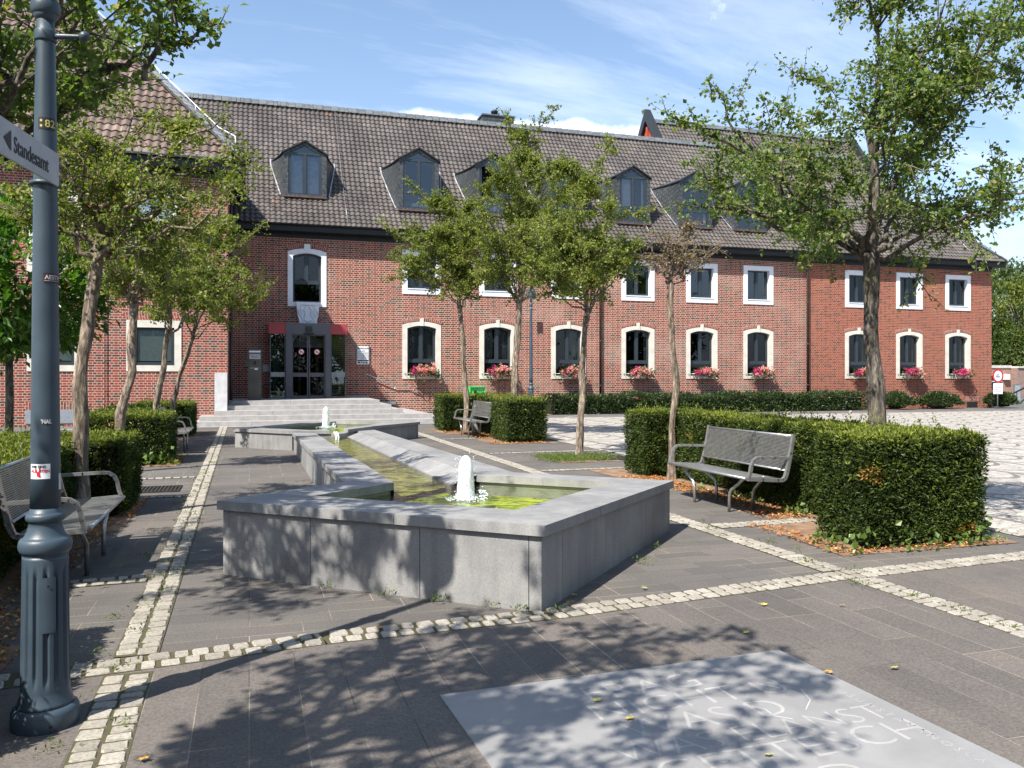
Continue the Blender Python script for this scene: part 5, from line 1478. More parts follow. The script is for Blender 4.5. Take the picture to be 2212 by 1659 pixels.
    # leaders
    if top:
        tp = cc+Vector((rnd.uniform(-.15,.15)*Rv.x, rnd.uniform(-.15,.15)*Rv.y, Rv.z*.95))
        lead = path_pts(fork, tp, (rnd.uniform(-.1,.1),rnd.uniform(-.1,.1),0), 9, .03)
        tb.tube(lead, [rt_*.85*(1-i/9.3)**1.1+.004 for i in range(10)], 9, cap=False)
        for i in range(3, 10):
            for _ in range(2):
                d = Vector((rnd.gauss(0,1), rnd.gauss(0,1), rnd.gauss(.4,.4))).normalized(); p = lead[i]
                e = p+Vector((d.x*Rv.x, d.y*Rv.y, d.z*Rv.z))*rnd.uniform(.3,.6)
                q = e-cc; s_ = math.sqrt(sum((q[k_]/Rv[k_])**2 for k_ in range(3)))
                if s_ > 1.05: e = cc+q*(1.05/s_)
                branch(p, e, .016, .004, (0,0,.04), 5, .025, 1 if rnd.random() < .4 else 0)
    for i in range(nlimb):
        th = 2*PI*(i+rnd.uniform(-.3,.3))/nlimb; el = rnd.uniform(lowest, .75)
        if i % 3 == 0: el = rnd.uniform(lowest, 0)
        d = Vector((math.cos(th)*math.cos(el), math.sin(th)*math.cos(el), math.sin(el)))
        e = cc+Vector((d.x*Rv.x, d.y*Rv.y, d.z*Rv.z))*rnd.uniform(.8,1.04)
        s0 = fork+Vector((0,0,rnd.uniform(-.12,.12)))
        if top and el > .2: s0 = lead[rnd.randint(1, 3)]
        L_ = (e-s0).length
        branch(s0, e, rt_*limb_r*rnd.uniform(.8,1.2), .006, (0,0,rnd.uniform(-.14,.06)*L_), 9, .045, 0)
    for (a, c, r0) in shoots:
        a = Vector(a); c = Vector(c); pl = path_pts(a, c, (rnd.uniform(-.06,.06),0,rnd.uniform(-.05,.08)), 9, .03)
        tb.tube(pl, [r0*(1-i/9.5)+.004 for i in range(10)], 6, cap=False); tw(pl[3:], .016)
        for i in range(2, 10):
            for _ in range(2):
                d = Vector((rnd.gauss(0,1), rnd.gauss(0,1), rnd.gauss(.2,.7))).normalized(); e = pl[i]+d*rnd.uniform(.12,.30); pl2 = [pl[i], e]; tb.tube(pl2, [.005,.002], 3, cap=False); tw(pl2, .02)
    obj('trunk', tb, M[bark], root)
    T = np.array(twigs); n_ = len(T)
    # clumps: every anchor keeps a random vigour so that the crown is full in places and thin in others
    vig = rg.random(n_)**clump_
    g = np.sin(T[:,0]*4.1+seed)*np.sin(T[:,1]*3.7+seed*2)*np.sin(T[:,2]*4.7+seed*3)
    vig = vig*(1+clump_*.55*g); vig = np.clip(vig, .02, None); vig /= vig.sum()
    idx = rg.choice(n_, nleaf, p=vig)
    P = T[idx,:3]+rg.normal(size=(nleaf,3))*np.array([spread,spread,spread*.75])*.55
    D = T[idx,3:]*.4+rg.normal(size=(nleaf,3))*.8; D[:,2] -= .15
    nr = rg.normal(size=(nleaf,3))*.75; nr[:,2] += 1.0
    tint = np.clip(rg.normal(.48,.20,nleaf)+.12*np.sin(T[idx,0]*5+seed)*np.sin(T[idx,2]*4), 0, 1)
    tint[rg.random(nleaf) < .03] = 1.0
    P = P-np.array([base[0], base[1], z0])
    me = leaves_mesh('crown', P, D, lsize, .78, tint, .22, rg, nrm=nr)
    me.materials.append(M[m]); o = bpy.data.objects.new('crown', me); COL.objects.link(o); o.parent = root
    return root
def fork_z(z): return z
def W(X, Y, z): s, t = cam2w(X, Y); return (s, t, z)
def cpt(x, y, Y):      # point of the survey at camera distance Y
    return W((x-1106)/F*Y, Y, EYE+(815-y)*Y/F)
def d2(b, q): return (q[0]-b[0], q[1]-b[1], q[2])

# right hand row
bT1 = (6.46,7.42); f1 = cpt(1880,548,8.95)
tree('field_maple_tree', 'big tree with thick furrowed trunk rising from the near right clipped hedge, tallest crown', bT1, [(.02,.0,1.0),(-.03,.0,2.2),d2(bT1,f1)], .098, cpt(1898,285,9.0), (1.72,1.72,1.85), 14, 31000, .048, 21, 'leaf_blue', 'bark_dark', sub=11, lowest=-.45, limb_r=.5,
     shoots=[(cpt(1830,470,8.9), cpt(1470,440,8.6), .03), (cpt(1700,500,8.8), cpt(1500,395,8.6), .018), (cpt(1690,420,8.9), cpt(1530,175,8.9), .022), (cpt(1610,330,8.9), cpt(1440,245,8.8), .014), (cpt(1960,440,9), cpt(2150,455,9.1), .02),(cpt(2000,250,9), cpt(2200,60,9.1), .025),(cpt(1790,200,9), cpt(1712,150,9), .015)])
bT2 = (6.35,11.73); f2 = cpt(1450,615,13.1)
tree('hawthorn_tree', 'sparse half dead small tree with bare lichened twigs behind the big steel bench', bT2, [(.0,.0,.8),(.05,.02,1.5),(-.02,0,2.2),d2(bT2,f2)], .058, cpt(1462,552,13.1), (.72,.72,.42), 8, 1000, .04, 31, 'leaf_dry', 'bark', sub=6, lowest=-.1, limb_r=.55,
     shoots=[(cpt(1470,600,13.1), cpt(1560,525,13.1), .02)])
bT3 = at(1253, 988); f3 = cpt(1268,682,16.3)
tree('maple_tree', 'slim green tree on the grass patch in front of the big light setts square', bT3, [(.02,.0,.8),(.05,.02,1.7),d2(bT3,f3)], .072, cpt(1250,525,16.3), (1.16,1.16,1.45), 12, 27000, .052, 46, 'leaf', 'bark', sub=9, clump_=.9,
     shoots=[(cpt(1255,420,16.3), cpt(1322,305,16.3), .02), (cpt(1300,480,16.3), cpt(1405,455,16.3), .015)])
bT4 = (6.70,21.0); f4 = cpt(1122,655,22.05)
tree('maple_tree', 'tallest middle tree rising from the far hedge beside the distant lamp post', bT4, [(.0,.0,1.4),(.05,.0,2.4),d2(bT4,f4)], .105, cpt(1125,480,22.05), (1.45,1.45,2.2), 16, 40000, .058, 57, 'leaf', 'bark', sub=10, clump_=.9,
     shoots=[(cpt(1130,320,22), cpt(1205,232,22), .02), (cpt(1110,330,22), cpt(1095,245,22), .02)])
bT5 = (6.0,23.4); f5 = cpt(992,662,24.1)
tree('maple_tree', 'tree behind the far right bench next to the grey bollard, crown reaching towards the entrance', bT5, [(-.02,.0,1.2),(-.1,.0,2.3),d2(bT5,f5)], .085, cpt(965,552,24.0), (1.5,1.5,1.5), 13, 35000, .058, 61, 'leaf', 'bark', sub=9, clump_=.9,
     shoots=[(cpt(930,560,24), cpt(828,480,24), .02), (cpt(930,600,24), cpt(838,600,24), .02), (cpt(960,480,24), cpt(880,385,24), .02)])
# left hand row
bL1 = (-1.78,10.15); fL1 = cpt(207,545,9.15)
tree('gnarled_tree', 'nearest left tree with rugged leaning trunk behind the steel bench beside the lamp post', bL1, [(.0,.0,1.0),(.06,.0,1.9),d2(bL1,fL1)], .082, cpt(270,415,9.3), (1.4,1.4,1.1), 11, 13500, .046, 71, 'leaf', 'bark', sub=9, limb_r=.6,
     shoots=[(cpt(260,400,9.2), cpt(480,255,9.3), .03), (cpt(240,500,9.2), cpt(470,410,9.4), .03), (cpt(460,310,9.3), cpt(565,370,9.3), .015), (cpt(200,520,9.2), cpt(20,400,9.0), .03), (cpt(300,420,9.3), cpt(510,330,9.3), .02)])
bL2 = (-2.08,15.2); fL2 = cpt(292,655,13.85)
tree('gnarled_tree', 'second left tree, trunk leaning right in front of the brick wing', bL2, [(.03,.0,1.0),(.2,.0,1.7),d2(bL2,fL2)], .085, cpt(300,560,13.9), (.95,.95,.85), 10, 12000, .05, 81, 'leaf', 'bark', sub=8)
bL3 = (-1.98,19.3); fL3 = cpt(366,712,17.8)
tree('gnarled_tree', 'third left tree, thin trunk leaning right across the window with the white blind', bL3, [(.05,.0,1.0),(.22,.0,1.8),d2(bL3,fL3)], .072, cpt(395,590,17.8), (1.0,1.0,1.15), 9, 14000, .055, 91, 'leaf', 'bark', sub=8)
bL4 = (-2.0,23.5); fL4 = cpt(417,725,21.8)
tree('gnarled_tree', 'fourth left tree nearest the steps, leaning trunk and low spreading crown', bL4, [(.1,.0,1.0),(.35,.0,1.9),d2(bL4,fL4)], .07, cpt(462,595,21.8), (1.45,1.45,1.45), 10, 22000, .06, 101, 'leaf', 'bark', sub=9,
     shoots=[(cpt(480,560,21.8), cpt(575,480,21.8), .02), (cpt(500,640,21.8), cpt(575,632,21.8), .015)])
# the two trees beside and behind the camera, whose shade falls on the paving
bL0 = cam2w(-4.15,5.7)
tree('field_maple_tree', 'large tree whose leafy boughs hang over the top left corner behind the lamp post', bL0, [(.0,.0,1.2),(.03,.0,2.2),(.05,.05,2.9)], .12, W(-3.85,5.0,4.62), (1.85,2.35,1.2), 16, 32000, .052, 111, 'leaf_blue', 'bark_dark', sub=11, group=None, lowest=-.3,
     shoots=[(W(-3.2,5.9,3.6), W(-2.1,6.0,4.15), .03), (W(-2.6,5.9,3.7), W(-2.35,5.9,4.4), .02), (W(-3.5,5.7,3.6), W(-2.7,5.6,3.55), .02)])
bN0 = cam2w(-2.9,.8)
tree('field_maple_tree', 'tree left of the viewer that throws dappled shade on the paving and the lettered slab', bN0, [(.0,.0,1.2),(.03,.0,2.2),(.05,.05,2.9)], .12, W(-1.95,1.55,4.15), (1.55,1.25,.95), 12, 9500, .07, 121, 'leaf_blue', 'bark_dark', sub=9, group=None)

# big leaved clipped ball tree on the left
def ball_tree(label, c, R, zc, nleaf, ls, seed, m, kind='magnolia_tree', tr=.09, cat='tree', group=None, flat=-.7):
    rg = np.random.default_rng(seed); root = empty(kind, (c[0], c[1], 0), label, cat, group)
    tb = MB(); tb.tube([(c[0],c[1],0),(c[0]+.02,c[1],1.2),(c[0],c[1],zc-R[2]*.5)], [tr,tr*.9,tr*.8], 10)
    rnd = random.Random(seed)
    for i in range(16):
        th = rnd.uniform(0, 6.28); e = rnd.uniform(-.3,1.2)
        q = (c[0]+R[0]*.85*math.cos(th)*math.cos(e), c[1]+R[1]*.85*math.sin(th)*math.cos(e), zc+R[2]*.85*math.sin(e))
        tb.tube([(c[0],c[1],zc-R[2]*.6), ((c[0]+q[0])/2,(c[1]+q[1])/2,(zc+q[2])/2-.1), q], [tr*.5,tr*.3,.01], 6)
    obj('trunk', tb, M['bark_dark'], root)
    nc = max(60, nleaf//40)
    d = rg.normal(size=(nc,3)); d /= np.linalg.norm(d, axis=1, keepdims=True); d[:,2] = np.maximum(d[:,2], flat)
    rad = rg.uniform(.55,1.0,nc)[:,None]**.5*(1+.10*np.sin(d[:,:1]*5)*np.sin(d[:,1:2]*6+seed))
    Cc = d*rad
    k = rg.integers(0, nc, nleaf)
    P = Cc[k]*np.array(R)+rg.normal(size=(nleaf,3))*R[0]*.085+np.array([0,0,zc])
    D = d[k]*.9+rg.normal(size=(nleaf,3))*.6
    nr = rg.normal(size=(nleaf,3))*.5; nr[:,2] += 1
    tint = np.clip(rg.normal(.45,.22,nleaf)+.15*np.sin(k*1.7), 0, 1)
    me = leaves_mesh('crown', P, D, ls, .42, tint, .2, rg, nrm=nr); me.materials.append(M[m])
    o = bpy.data.objects.new('crown', me); COL.objects.link(o); o.parent = root; return root
ball_tree('bright green large leaved round tree at the left edge before the brick wing', (-4.9,20.2), (1.9,1.9,1.75), 3.6, 12000, .22, 7, 'leaf_bright', flat=-.75)
# trees beyond the building on the right
for i, (x, Yd, zc, R, nl, kind, lab, m) in enumerate([
    (2120, 84, 6.6, (4.6,4.6,6.2), 11000, 'broadleaf_tree', 'dark green tree beyond the right end of the town hall, touching the brick corner', 'far_leaf'),
    (2185, 90, 7.2, (5.2,5.2,6.5), 11000, 'broadleaf_tree', 'tall rounded green tree above the low brick building', 'far_leaf'),
    (2212, 80, 5.6, (3.9,3.9,5.8), 9000, 'birch_tree', 'yellowish drooping birch at the right edge above the low building', 'leaf'),
    (2262, 88, 6.8, (5,5,6.8), 8000, 'broadleaf_tree', 'green tree cut by the right picture edge behind the birch', 'far_leaf'),
    (2150, 80, 3.4, (3.6,3.6,3.3), 8000, 'low_tree', 'low dark bushy tree directly behind the low brick building', 'far_leaf')]):
    X = (x-1106)/F*Yd; c = cam2w(X, Yd)
    ball_tree(lab, c, R, zc, nl, .42 if i != 2 else .3, 200+i, m, kind, .2, 'tree', 'trees beyond the town hall', flat=-1)

# trees at the viewer's back, which the windows reflect
for i, (X, Yd) in enumerate(((-17,-14),(-7,-20),(4,-17),(14,-20),(25,-13),(34,0))):
    ball_tree('tall tree on the far side of the square at the back of the viewer', (X, Yd), (5,5,5.2), 5.6, 7000, .7, 400+i, 'far_leaf', 'broadleaf_tree', .2, 'tree', 'trees across the square', flat=-1)
# ================= HEDGES =================
def hedge(label, boxes, H, dens, ln, wd, seed, group='clipped yew hedges around the benches', m='yew', kind='clipped_hedge', round_=.06, part='foliage'):
    """union of boxes (x0,x1,y0,y1); needles on its surface over a dark core"""
    rg = np.random.default_rng(seed)
    x0 = min(b[0] for b in boxes); y0 = min(b[2] for b in boxes)
    cx = sum((b[0]+b[1])/2 for b in boxes)/len(boxes); cy = sum((b[2]+b[3])/2 for b in boxes)/len(boxes)
    root = empty(kind, (cx, cy, 0), label, 'hedge', group)
    core = MB()
    for i, (a, b_, c, d) in enumerate(boxes): core.box(a+.07+.003*i, b_-.07-.003*i, c+.07+.003*i, d-.07-.003*i, .03, H-.07-.004*i)
    obj('branches', core, M['hedge_core'], root)
    Ps = []; Ns = []
    for bi, (a, b_, c, d) in enumerate(boxes):
        faces = [('x', a, -1), ('x', b_, 1), ('y', c, -1), ('y', d, 1), ('z', H, 1)]
        for ax, v, s in faces:
            if ax == 'x': ar = (d-c)*H
            elif ax == 'y': ar = (b_-a)*H
            else: ar = (b_-a)*(d-c)
            n = int(ar*dens*(1.25 if ax == 'z' else 1))
            if n == 0: continue
            P = np.empty((n,3)); Nn_ = np.zeros((n,3))
            if ax == 'x': P[:,0] = v; P[:,1] = rg.uniform(c,d,n); P[:,2] = rg.uniform(.02,H,n); Nn_[:,0] = s
            elif ax == 'y': P[:,1] = v; P[:,0] = rg.uniform(a,b_,n); P[:,2] = rg.uniform(.02,H,n); Nn_[:,1] = s
            else: P[:,2] = v; P[:,0] = rg.uniform(a,b_,n); P[:,1] = rg.uniform(c,d,n); Nn_[:,2] = 1
            # drop points inside another box
            keep = np.ones(n, bool)
            for bj, (a2, b2, c2, d2_) in enumerate(boxes):
                if bj == bi: continue
                keep &= ~((P[:,0] > a2+.01) & (P[:,0] < b2-.01) & (P[:,1] > c2+.01) & (P[:,1] < d2_-.01) & (P[:,2] < H-.01))
            # round the top edges
            Ps.append(P[keep]); Ns.append(Nn_[keep])
    P = np.concatenate(Ps); Nn_ = np.concatenate(Ns); n = len(P)
    bump = .022*np.sin(P[:,0]*7.3+seed)*np.sin(P[:,1]*6.1)*np.sin(P[:,2]*8.7+1)+.020*np.sin(P[:,0]*17+P[:,2]*13)*np.sin(P[:,1]*19+P[:,2]*11)
    P = P+Nn_*(bump+rg.uniform(-.075,.012,n))[:,None]
    zt = np.clip((P[:,2]-(H-round_))/round_, 0, 1)*(Nn_[:,2] < .5)
    P = P-Nn_*(zt*round_*.5)[:,None]
    side = Nn_[:,2] < .5
    P[:,2] = np.where(P[:,2] < .12, P[:,2]+rg.uniform(0,.1,n)*side, P[:,2])
    D = Nn_*.7+rg.normal(size=(n,3))*.55; D[:,2] += .25
    depth = bump
    tint = np.clip(rg.normal(.30,.16,n)+np.where(Nn_[:,2] > .5, .34, 0)+np.clip((P[:,2]-H+.12)/.12, 0, 1)*.12+.10*np.sin(P[:,0]*3+seed)*np.sin(P[:,2]*4)*np.sin(P[:,1]*2.3), 0, .93)  # flat tops paler, sides darker: sun and shade are put into the needle tint
    pb = (np.sin(P[:,0]*2.9+seed*1.3)*np.sin(P[:,1]*3.1+seed)*np.sin(P[:,2]*5.3+seed) > .86) & (rg.random(n) < .55)
    tint[pb] = 1.0
    ns = int(n*.005)      # stray shoots that the shears have missed
    k = rg.integers(0, n, ns); k = k[(Nn_[k,2] > .5) | (P[k,2] > H*.5)]
    m6 = 7
    sh = np.concatenate([P[k]+(Nn_[k]*.8+np.array([0,0,.5]))*(.012+.016*i)+rg.normal(size=(len(k),3))*.008 for i in range(m6)])
    P = np.concatenate([P, sh]); D = np.concatenate([D, np.tile(Nn_[k], (m6,1))*.4+rg.normal(size=(len(sh),3))*.6]); tint = np.concatenate([tint, np.clip(rg.normal(.66,.1,len(sh)),0,.93)])
    P = P-np.array([cx,cy,0])
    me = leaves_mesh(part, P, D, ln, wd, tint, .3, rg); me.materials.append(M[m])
    o = bpy.data.objects.new(part, me); COL.objects.link(o); o.parent = root
    return root
M['hedge_core'] = simple('dark inner hedge', (.012,.018,.006), 1, 0, .4, 14, .8, 30)
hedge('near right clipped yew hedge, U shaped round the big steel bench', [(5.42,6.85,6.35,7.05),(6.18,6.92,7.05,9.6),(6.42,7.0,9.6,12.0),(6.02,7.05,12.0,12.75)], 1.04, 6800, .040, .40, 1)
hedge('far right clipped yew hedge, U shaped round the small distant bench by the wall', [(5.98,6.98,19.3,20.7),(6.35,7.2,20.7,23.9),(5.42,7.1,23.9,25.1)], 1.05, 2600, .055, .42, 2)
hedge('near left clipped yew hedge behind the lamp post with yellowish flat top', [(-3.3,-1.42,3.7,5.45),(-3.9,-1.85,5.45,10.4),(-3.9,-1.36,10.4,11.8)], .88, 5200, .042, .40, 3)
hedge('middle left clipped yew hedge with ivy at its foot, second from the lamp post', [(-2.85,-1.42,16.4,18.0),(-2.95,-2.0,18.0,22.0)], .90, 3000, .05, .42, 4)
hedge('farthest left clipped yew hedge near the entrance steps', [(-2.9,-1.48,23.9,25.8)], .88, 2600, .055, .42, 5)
# laurel hedge along the facade and its shrubs
def shrubrow(label, x0, x1, y0, y1, H, n, seed, ls, kind='laurel_hedge', cat='hedge', group=None, rounded=False):
    rg = np.random.default_rng(seed); cx, cy = (x0+x1)/2, (y0+y1)/2
    root = empty(kind, (cx, cy, 0), label, cat, group)
    core = MB()
    if rounded: core.lathe([(.05,.05),((x1-x0)*.22,.1),((x1-x0)*.24,H*.4),((x1-x0)*.16,H*.6),(.02,H*.7)], cx, cy, 12)
    else: core.box(x0+.2, x1-.2, y0+.2, y1-.12, .02, H-.2)
    obj('stems', core, M['hedge_core'], root)
    P = rg.uniform([x0,y0,.05],[x1,y1,H],(n,3))
    if rounded:
        d = rg.normal(size=(n,3)); d /= np.linalg.norm(d, axis=1, keepdims=True); d[:,2] = np.abs(d[:,2])*1.2-.15
        rr = rg.uniform(.75,1.05,n)[:,None]*(1+.12*np.sin(d[:,:1]*6+seed)*np.sin(d[:,2:3]*5))
        P = np.array([cx,cy,H*.35])+d*rr*np.array([(x1-x0)/2,(y1-y0)/2,H*.6]); P[:,2] = np.clip(P[:,2], .04, None)
        D = d*.8+rg.normal(size=(n,3))*.5; D[:,2] += .4
    else:
        s_ = rg.random(n); hh = H*(1+.10*np.sin(P[:,0]*1.9+seed)*np.sin(P[:,0]*.7)+.05*np.sin(P[:,0]*5.1))
        f = s_ < .5; P[f,1] = y0+rg.uniform(-.05,.18,f.sum())+.05*np.sin(P[f,0]*4)*np.sin(P[f,2]*7); P[f,2] = rg.random(f.sum())*hh[f]
        g = ~f; P[g,2] = hh[g]-rg.uniform(-.06,.16,g.sum())
        D = rg.normal(size=(n,3))*.6; D[f,1] -= .6; D[:,2] += .45
    tint = np.clip(rg.normal(.42,.25,n), 0, 1)
    me = leaves_mesh('foliage', P-np.array([cx,cy,0]), D, ls, .38, tint, .2, rg); me.materials.append(M['laurel'])
    o = bpy.data.objects.new('foliage', me); COL.objects.link(o); o.parent = root
shrubrow('long dark green laurel hedge along the foot of the town hall facade', sx(1188,33.3), sx(1868,33.4), 33.2, 34.45, .80, 26000, 5, .11)
for i, (a, c, lab) in enumerate(((1908,1975,'dark laurel shrub just right of the big tree trunk at the wall foot'),(1990,2081,'wider dark laurel shrub below the last window but one'),(2139,2196,'laurel shrub under the round red ringed traffic sign at the building corner'))):
    tt = 33.6
    shrubrow(lab, sx(a,tt), sx(c,tt), 33.1, 34.4 if i < 2 else 34.4, .82, 3600, 30+i, .12, 'laurel_shrub', 'shrub', 'laurel shrubs at the wall foot', rounded=True)
# ivy and weeds
def clump(label, pts, n, ls, m, seed, kind='ivy', cat='plant', h=.18, wd=.8, stuff=False, gauss=.16):
    rg = np.random.default_rng(seed); pts = np.array(pts, float)
    k = rg.integers(0, len(pts), n)
    P = np.zeros((n,3)); P[:,:2] = pts[k]+rg.normal(size=(n,2))*gauss; P[:,2] = .012+np.abs(rg.normal(size=n))*h*.5
    D = rg.normal(size=(n,3))*.7; D[:,2] = np.abs(D[:,2])+.2
    me = leaves_mesh(kind, P-np.array([pts[0][0],pts[0][1],0]), D, ls, wd, np.clip(rg.normal(.5,.25,n),0,1), .2, rg); me.materials.append(M[m])
    o = bpy.data.objects.new(kind, me); COL.objects.link(o); o.location = (pts[0][0],pts[0][1],0)
    return tag(o, label, cat, None, 'stuff' if stuff else None)
clump('ivy creeping round the foot of the near right hedge block', [(5.3,6.3),(5.7,6.28),(6.1,6.3),(6.5,6.28),(6.8,6.35),(5.27,6.7),(6.9,6.7)], 240, .055, 'ivy', 2, h=.15, gauss=.10, stuff=True)
clump('ivy along the hedge foot behind the big steel bench', [(6.05,8.3),(5.95,8.0),(6.02,9),(6.05,9.6),(6.05,10.4)], 110, .05, 'ivy', 3, h=.12, gauss=.08, stuff=True)
clump('bright ivy tuft at the foot of the middle left hedge', [(-1.5,16.3),(-1.9,16.3),(-2.2,16.3),(-1.4,16.8)], 200, .08, 'ivy', 4, h=.25, gauss=.15, stuff=True)
clump('grass patch round the slim tree trunk on the right', [(5.7,14.9),(6.0,15.2),(6.3,15.0),(6.5,15.4),(5.8,15.5)], 5200, .07, 'grass', 5, kind='grass', cat='grass', h=.03, wd=.14, stuff=True, gauss=.22)
wp_ = [(1.6,5.50),(1.25,5.80),(.95,6.05),(.55,6.4),(1.75,5.36),(1.3,5.78),(2.0,5.3),(3.2,6.45),(3.6,7.0)]
clump('small weeds growing at the foot of the near fountain wall', wp_, 260, .03, 'grass', 6, kind='weeds', cat='weeds', h=.06, wd=.3, stuff=True, gauss=.035)
w2 = []
rq = random.Random(4)
for i in range(46):
    t_ = 2.5+i*.35+rq.uniform(-.1,.1); w2.append((-.66-.006*t_+rq.choice((-.15,0,.15)), t_))
for i in range(20): t_ = 2.5+i*.4; w2.append((4.62+rq.choice((-.15,0,.15)), t_))
clump('tiny weeds and moss in the joints of the pale sett strips', w2, 1500, .026, 'grass', 8, kind='joint_weeds', cat='weeds', h=.015, wd=.35, stuff=True, gauss=.05)
# leaf litter
def litter(label, areas, n, seed, ls=.035):
    rg = np.random.default_rng(seed); P = np.zeros((n,3)); ar = np.array([(a[1]-a[0])*(a[3]-a[2]) for a in areas]); k = rg.choice(len(areas), n, p=ar/ar.sum()); A = np.array(areas)[k]
    P[:,0] = A[:,0]+(A[:,1]-A[:,0])*rg.random(n); P[:,1] = A[:,2]+(A[:,3]-A[:,2])*rg.random(n); P[:,2] = rg.uniform(.009,.03,n)
    D = rg.normal(size=(n,3)); D[:,2] *= .25; nr = rg.normal(size=(n,3))*.5; nr[:,2] += 1.2
    c = P.mean(0); c[2] = 0
    me = leaves_mesh('leaf_litter', P-c, D, ls, .6, np.clip(rg.normal(.5,.25,n),0,1), .3, rg, nrm=nr); me.materials.append(M['litter'])
    o = bpy.data.objects.new('leaf_litter', me); COL.objects.link(o); o.location = c; tag(o, label, 'fallen leaves', None, 'stuff')
litter('orange dry leaves along the near right hedge and behind the big bench', [(5.85,6.2,8.1,12.0),(5.72,6.2,8.5,12.1),(5.05,5.35,6.3,7.8),(5.1,6.9,6.18,6.42),(5.5,6.1,7.95,8.6),(5.6,6.3,11.8,12.2)], 2600, 1)
litter('orange dry leaves under the far right bench', [(5.3,6.0,23.2,24.0),(5.7,6.4,20.7,23.5),(5.5,7,18.95,19.4)], 900, 2, .05)
litter('dry leaves by the near left hedge and under the left bench', [(-1.9,-1.35,5.4,6.2),(-1.75,-1.4,6.2,10.3),(-1.5,-1.25,3.9,5.5),(-1.45,-1.25,10.3,11.9)], 1500, 3)
litter('dry leaves along the foot of the middle left hedge', [(-2.0,-1.3,18,18.4),(-1.45,-1.2,16.2,18.1)], 200, 4, .05)
# single fallen leaves
lfs = [at(1650,1311), at(1818,1313), at(1932,1449), at(1612,1372), at(1790,1459), at(1660,1640), at(1360,1560), at(820,1362), at(1392,1275), at(500,1290), at(310,1648), at(1735,1220), at(1240,1290), at(880,1460), at(1290,1520)]
for i, (x, y) in enumerate(lfs):
    b = MB(); n = 12; s = .024 if i % 2 else .029; a0 = i*1.7
    rim_ = []
    for q in range(n):
        a = 2*PI*q/n; r = s*(1.0 if q % 2 == 0 else .62)*(1.15 if q == 0 else 1); rim_.append((x+r*math.cos(a+a0), y+r*.7*math.sin(a+a0), .022+.003*math.sin(a)))
    for q in range(n): b.face([(x,y,.021), rim_[q], rim_[(q+1) % n]])
    b.tube([(x,y,.022),(x-s*1.5*math.cos(a0),y-s*1.2*math.sin(a0),.03)], .0015, 3)
    lab = 'small curled yellow leaf lying alone on the paving'
    tag(obj('fallen_leaf', b, simple('yellow leaf %d' % (i % 3), [(.55,.45,.10),(.50,.30,.08),(.45,.42,.14)][i % 3], .7), None, origin=(x,y,.02)), lab, 'leaf', 'single fallen leaves on the paving')

# ================= LAMP POST =================
def lamp(loc, label, signs=True, s=1.0, group='blue grey lamp posts'):
    cx, cy = loc
    K_ = .875
    def LT(b, prof, n=32, rf=None): return b.lathe([(r*K_, z) for r, z in prof], cx, cy, n, (lambda r, z, t: rf(r/K_, z, t)*K_) if rf else None)
    root = empty('lamp_post', (cx, cy, 0), label, 'lamp post', group)
    b = MB()
    LT(b, [(.158,0),(.162,.01),(.162,.075),(.155,.09),(.14,.10)], 48)
    obj('base_ring', b, M['blue_steel'], root)
    b = MB(); NF = 14
    def flute(r, z, t):
        k = min(1, max(0, (z-.19)/.05))*min(1, max(0, (.74-z)/.05))
        c = math.cos(NF*t)
        return r-(.016*k*max(0, c)**.6 if c > 0 else 0)
    prof = [(.138,.10),(.132,.115),(.124,.135),(.1165,.16)]+[(.1165-.008*i/30, .17+.60*i/30) for i in range(31)]+[(.108,.785)]
    LT(b, prof, 192, flute)
    obj('fluted_shaft', b, M['blue_steel'], root)
    b = MB()
    prof = [(.108,.785),(.110,.79)]
    for i in range(9): a = -PI/2+PI*i/8; prof.append((.108+.020*math.cos(a), .83+.035*math.sin(a)))
    prof += [(.103,.868),(.096,.878),(.088,.893),(.081,.915),(.078,.935)]
    for i in range(7): a = -PI/2+PI*i/6; prof.append((.080+.014*math.cos(a), .958+.02*math.sin(a)))
    prof += [(.074,.982),(.0725,1.0)]
    LT(b, prof, 48); obj('collar', b, M['blue_steel'], root)
    b = MB(); LT(b, [(.0725,1.0),(.070,1.2),(.062,2.0),(.054,2.7),(.046,3.15),(.043,3.24)], 36); obj('pole', b, M['blue_steel'], root)
    b = MB(); prof = [(.043,3.24),(.05,3.25),(.06,3.262)]+[(.058+.014*math.cos(a), 3.30+.035*math.sin(a)) for a in [-PI/2+PI*i/8 for i in range(9)]]+[(.045,3.345),(.035,3.36),(.035,3.51)]
    LT(b, prof, 32); obj('capital', b, M['blue_steel'], root)
    # ladder bar with ball ends
    b = MB(); dx, dy = CA, -SA
    for sg_ in (1,):
        pr = [(.045*sg_,.0135),(.06*sg_,.014),(.10*sg_,.012),(.15*sg_,.009),(.165*sg_,.012)]
        b.tube([(cx+dx*a, cy+dy*a, 3.17) for a, r in pr], [r for a, r in pr], 12)
        bx, by = cx+dx*.18*sg_, cy+dy*.18*sg_
        b.lathe([(max(.001,.024*math.sin(a)), 3.17-.024*math.cos(a)) for a in [PI*i/8 for i in range(9)]], bx, by, 14)
    LT(b, [(.052,3.145),(.054,3.15),(.054,3.19),(.052,3.195)], 24)
    obj('ladder_bar', b, M['blue_steel'], root)
    # lantern
    b = MB(); LT(b, [(.035,3.50),(.10,3.51),(.20,3.515),(.215,3.53),(.205,3.62),(.175,3.72),(.12,3.79),(.05,3.825),(.02,3.85),(.001,3.86)], 28)
    ln_ = obj('lantern', b, M['blue_steel'], root)
    b = MB(); LT(b, [(.03,3.485),(.12,3.49),(.16,3.505)], 24); obj('globe', b, simple('frosted lantern glass', (.6,.6,.58), .3), ln_)
    return root
